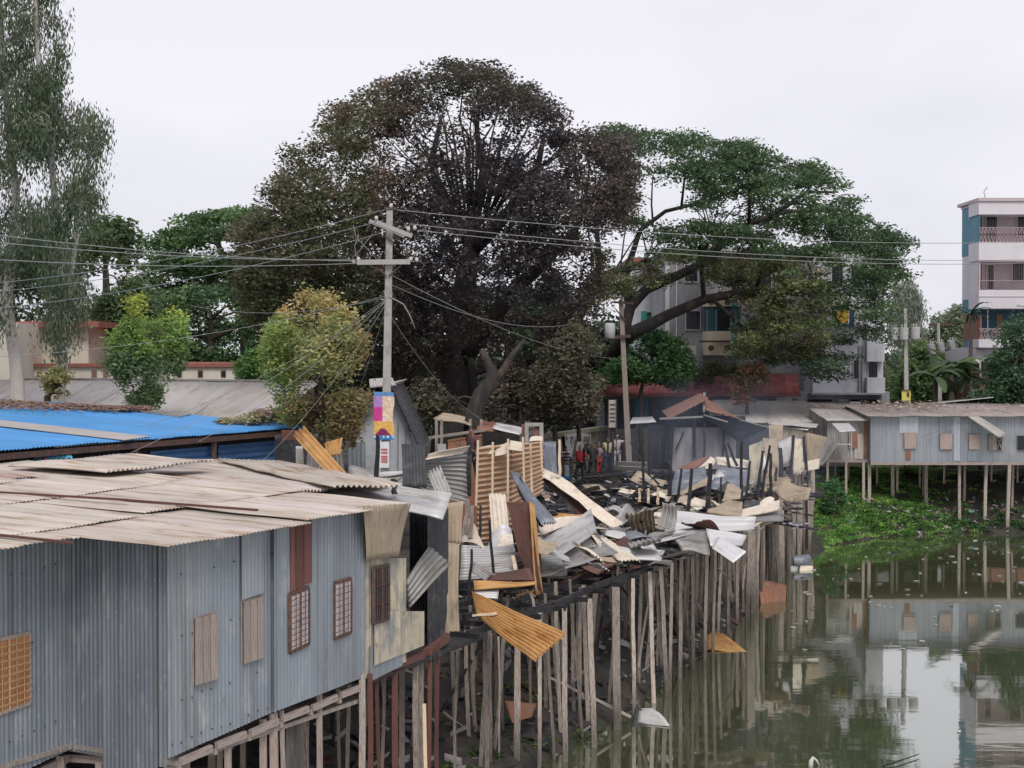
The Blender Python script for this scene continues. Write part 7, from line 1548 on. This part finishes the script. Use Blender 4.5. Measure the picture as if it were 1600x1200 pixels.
bush('bush', 'fresh green low tree beside the leaning power pole', 74, [(938, 600), (938, 580), (950, 545), (985, 520), (1025, 515), (1065, 530), (1085, 570), (1075, 596), (1060, 612), (1030, 598), (980, 600)], 330, 50, .20, cmix((.05, .11, .04), (.035, .085, .035), (.075, .14, .045)), 22, half=2.4, clump=.6, cat='tree')
bush('bush', 'olive shrub on the red awning below the rounded balconies', 78.5, [(1065, 600), (1070, 575), (1110, 560), (1160, 565), (1200, 600)], 45, 40, .2, cmix((.08, .09, .035), (.06, .08, .035)), 23, half=1., clump=.5)
bush('withered_branch', 'withered reddish-brown branch hanging over the red awning', 72, [(1140, 640), (1150, 590), (1170, 558), (1195, 575), (1200, 620), (1185, 600), (1170, 640)], 70, 34, .2, cmix((.20, .09, .055), (.13, .08, .05), (.09, .08, .05)), 24, half=1., clump=.42, cat='branch')
bush('bush', 'big dark green bushy tree covering the lower right apartment', 75, [(1500, 665), (1512, 610), (1540, 585), (1545, 560), (1560, 545), (1565, 510), (1590, 484), (1640, 470), (1720, 540), (1720, 665)], 560, 54, .20, cmix((.035, .075, .04), (.05, .095, .045), (.03, .06, .035)), 25, half=3, clump=.65, cat='tree')
bush('leafy_tree', 'bright mid-green tree between the pale wing and the transformer pole', 90, [(1378, 650), (1378, 560), (1390, 525), (1420, 515), (1450, 540), (1460, 590), (1460, 650)], 260, 44, .24, cmix((.10, .15, .05), (.075, .12, .045), (.06, .10, .04)), 26, half=3, clump=.7, cat='tree')
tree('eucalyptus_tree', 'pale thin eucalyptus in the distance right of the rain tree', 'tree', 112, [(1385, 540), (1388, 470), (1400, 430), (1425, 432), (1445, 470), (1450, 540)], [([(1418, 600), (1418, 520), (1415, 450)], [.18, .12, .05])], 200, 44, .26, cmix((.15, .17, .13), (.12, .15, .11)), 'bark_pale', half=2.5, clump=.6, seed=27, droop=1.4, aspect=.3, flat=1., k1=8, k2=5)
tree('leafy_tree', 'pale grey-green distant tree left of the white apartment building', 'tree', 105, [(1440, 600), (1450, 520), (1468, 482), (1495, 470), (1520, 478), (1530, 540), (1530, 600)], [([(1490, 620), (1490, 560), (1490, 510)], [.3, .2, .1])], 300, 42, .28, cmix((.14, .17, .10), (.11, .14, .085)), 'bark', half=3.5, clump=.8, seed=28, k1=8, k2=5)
bush('leafy_tree', 'low dark hedge-like tree behind the banana plants', 92, [(1440, 650), (1440, 585), (1480, 565), (1530, 560), (1560, 600), (1560, 650)], 260, 44, .24, cmix((.04, .075, .04), (.07, .11, .05)), 29, half=2.4, clump=.7, cat='tree')
# palm and banana plants
def frond_plant(name, label, x, yb, ytop, Y, nf, ln, wd, col, seed, trunk_r, m='leaf', cat='plant'):
    rr = random.Random(seed); b = P(x, yb, Y); t = P(x, ytop, Y); o = empty(name, b, label, cat)
    mb = MB(); mb.tube([(b.x, b.y, 1.6), t], [trunk_r*1.2, trunk_r], 8); mb.build('trunk', 'bark', o)
    mb = MB()
    for k in range(nf):
        an = rr.uniform(0, 6.28); el = rr.uniform(.3, 1.3); d = Vector((math.cos(an), math.sin(an), 0)); L_ = ln*rr.uniform(.7, 1.1); c = rgbj(col, .3, rr)
        prev = None; n = 9; vs = []; fs = []
        p = t.copy(); v = d*math.cos(el)+Vector((0, 0, math.sin(el)))
        for i in range(n+1):
            w_ = wd*math.sin(math.pi*min(1, (i+.6)/(n+1)))**.7; s_ = v.cross(Vector((0, 0, 1)))
            s_ = s_.normalized() if s_.length > .01 else Vector((1, 0, 0))
            vs += [p-s_*w_-Vector((0, 0, w_*.5)), p, p+s_*w_-Vector((0, 0, w_*.5))]; p = p+v*L_/n; v = (v+Vector((0, 0, -.22))).normalized()
        for i in range(n): fs += [(3*i, 3*i+1, 3*i+4, 3*i+3), (3*i+1, 3*i+2, 3*i+5, 3*i+4)] if (m != 'comb' or i % 1 == 0) else []
        mb.add(vs, fs, None, c)
    mb.build('fronds', 'leaf', o); return o
frond_plant('banana_plant', 'banana plant with pale arching leaves behind the brown roof, left one', 1462, 640, 590, 76, 11, 1.9, .22, (.10, .15, .08), 1, .12)
frond_plant('banana_plant', 'taller banana plant with upright bright leaves, right of the pale arching one', 1487, 640, 585, 77, 10, 2.1, .24, (.12, .19, .06), 2, .14)
frond_plant('banana_plant', 'banana plant with dark drooping leaves beside the bushy tree', 1512, 640, 590, 78, 10, 1.9, .22, (.06, .10, .05), 3, .12)
frond_plant('palm_tree', 'small dark palm crown in front of the white apartment building', 1517, 640, 492, 80, 18, 1.5, .07, (.03, .06, .035), 4, .1, cat='palm')
# reed or vine clump on the stilts
bush('bush', 'leafy green creeper climbing the stilts at the corner of the bank', 64.5, [(1285, 800), (1287, 760), (1300, 748), (1318, 752), (1322, 775), (1318, 800)], 90, 44, .13, cmix((.05, .12, .04), (.035, .09, .03)), 30, half=.7, clump=.3)
# branch lying on the blue roof
bush('fallen_branch', 'withered leafy branch lying on the right end of the blue roof', 37.6, [(330, 664), (335, 652), (370, 652), (400, 642), (420, 650), (418, 662)], 50, 30, .10, cmix((.22, .20, .10), (.28, .24, .13)), 31, half=.4, clump=.16, cat='branch', sp=[([(420, 656), (380, 658), (340, 660)], [.03, .02, .01])])
# far belt of trees closing the horizon
r = np.random.default_rng(50); n = 1700
xx = r.uniform(-80, 110, n); yy = 128+r.uniform(0, 14, n); zz = 2+r.random(n)**.8*(7.2+2.2*np.sin(xx*.11)+1.4*np.sin(xx*.33+1))
cen = np.stack([xx, yy, zz], 1); cl = np.array([(.06, .09, .045), (.075, .11, .05), (.05, .075, .045)])[r.integers(0, 3, n)]*(.7+.6*r.random((n, 1)))
tag(leaves('treeline', cen, np.full(n, 1.9), cl, 26, .55, flat=.8, seed=51), 'distant belt of trees along the horizon behind the buildings', 'trees', kind='stuff')

# ------------------------------------------------------------------ smoke and haze
def volume(name, m, pts, label=None):
    mb = MB(); mb.hexa(pts); o = mb.build(name, m); o['kind'] = 'stuff'
    if label: o['label'] = label
    return o
hz = bpy.data.materials.new('haze'); hz.use_nodes = True; nt = hz.node_tree; nt.nodes.remove(nt.nodes['Principled BSDF'])
pv = node(nt, 'ShaderNodeVolumePrincipled'); pv.inputs['Color'].default_value = (.95, .96, 1, 1); pv.inputs['Density'].default_value = .0005; pv.inputs['Anisotropy'].default_value = .2
nt.links.new(pv.outputs[0], nt.nodes['Material Output'].inputs['Volume']); hz.cycles.homogeneous_volume = True
M['haze_air'] = hz
HAZE = False
if HAZE: volume('haze', 'haze_air', [(-130, -30, -3), (170, -30, -3), (170, 190, -3), (-130, 190, -3), (-130, -30, 30), (170, -30, 30), (170, 190, 30), (-130, 190, 30)], 'thin pale air over the whole place')
sm = bpy.data.materials.new('smoke'); sm.use_nodes = True; nt = sm.node_tree; nt.nodes.remove(nt.nodes['Principled BSDF'])
pv = node(nt, 'ShaderNodeVolumePrincipled'); pv.inputs['Color'].default_value = (.62, .72, .95, 1)
tcn = node(nt, 'ShaderNodeTexCoord'); nn = node(nt, 'ShaderNodeTexNoise'); nn.inputs['Scale'].default_value = .45; nn.inputs['Detail'].default_value = 3; nt.links.new(tcn.outputs['Object'], nn.inputs['Vector'])
gm = node(nt, 'ShaderNodeMapping'); gm.inputs['Location'].default_value = (-1, -1, -1); gm.inputs['Scale'].default_value = (2, 2, 2); nt.links.new(tcn.outputs['Generated'], gm.inputs[0])
ln = node(nt, 'ShaderNodeVectorMath', operation='LENGTH'); nt.links.new(gm.outputs[0], ln.inputs[0])
mr1 = node(nt, 'ShaderNodeMapRange'); mr1.inputs['From Min'].default_value = 1.; mr1.inputs['From Max'].default_value = .25; mr1.inputs['To Max'].default_value = .05; nt.links.new(ln.outputs['Value'], mr1.inputs[0])
mr2 = node(nt, 'ShaderNodeMapRange'); mr2.inputs['From Min'].default_value = .38; mr2.inputs['From Max'].default_value = .65; nt.links.new(nn.outputs['Fac'], mr2.inputs[0])
mu = node(nt, 'ShaderNodeMath', operation='MULTIPLY'); nt.links.new(mr1.outputs[0], mu.inputs[0]); nt.links.new(mr2.outputs[0], mu.inputs[1]); nt.links.new(mu.outputs[0], pv.inputs['Density'])
nt.links.new(pv.outputs[0], nt.nodes['Material Output'].inputs['Volume'])
M['smoke_air'] = sm
volume('smoke', 'smoke_air', [(2.5, 46, 2.2), (11.5, 46, 2.2), (11.5, 57.5, 2.2), (2.5, 57.5, 2.2), (2.5, 46, 7.2), (11.5, 46, 7.2), (11.5, 57.5, 7.2), (2.5, 57.5, 7.2)], 'bluish smoke still drifting over the burnt floor')
scn.cycles.volume_step_rate = 2.5; scn.cycles.volume_max_steps = 64; scn.cycles.volume_bounces = 1
# every labelled thing is a thing
seen = {}
for o in COL.objects:
    if o.parent is None and o.get('label'):
        if not o.get('kind'): o['kind'] = 'thing'
        seen.setdefault(o['label'], []).append(o)
for k, v in seen.items():
    if len(v) > 1 and len({o.get('group') for o in v}) > 1 or (len(v) > 1 and not v[0].get('group')): print('DUPLICATE LABEL', k, len(v))
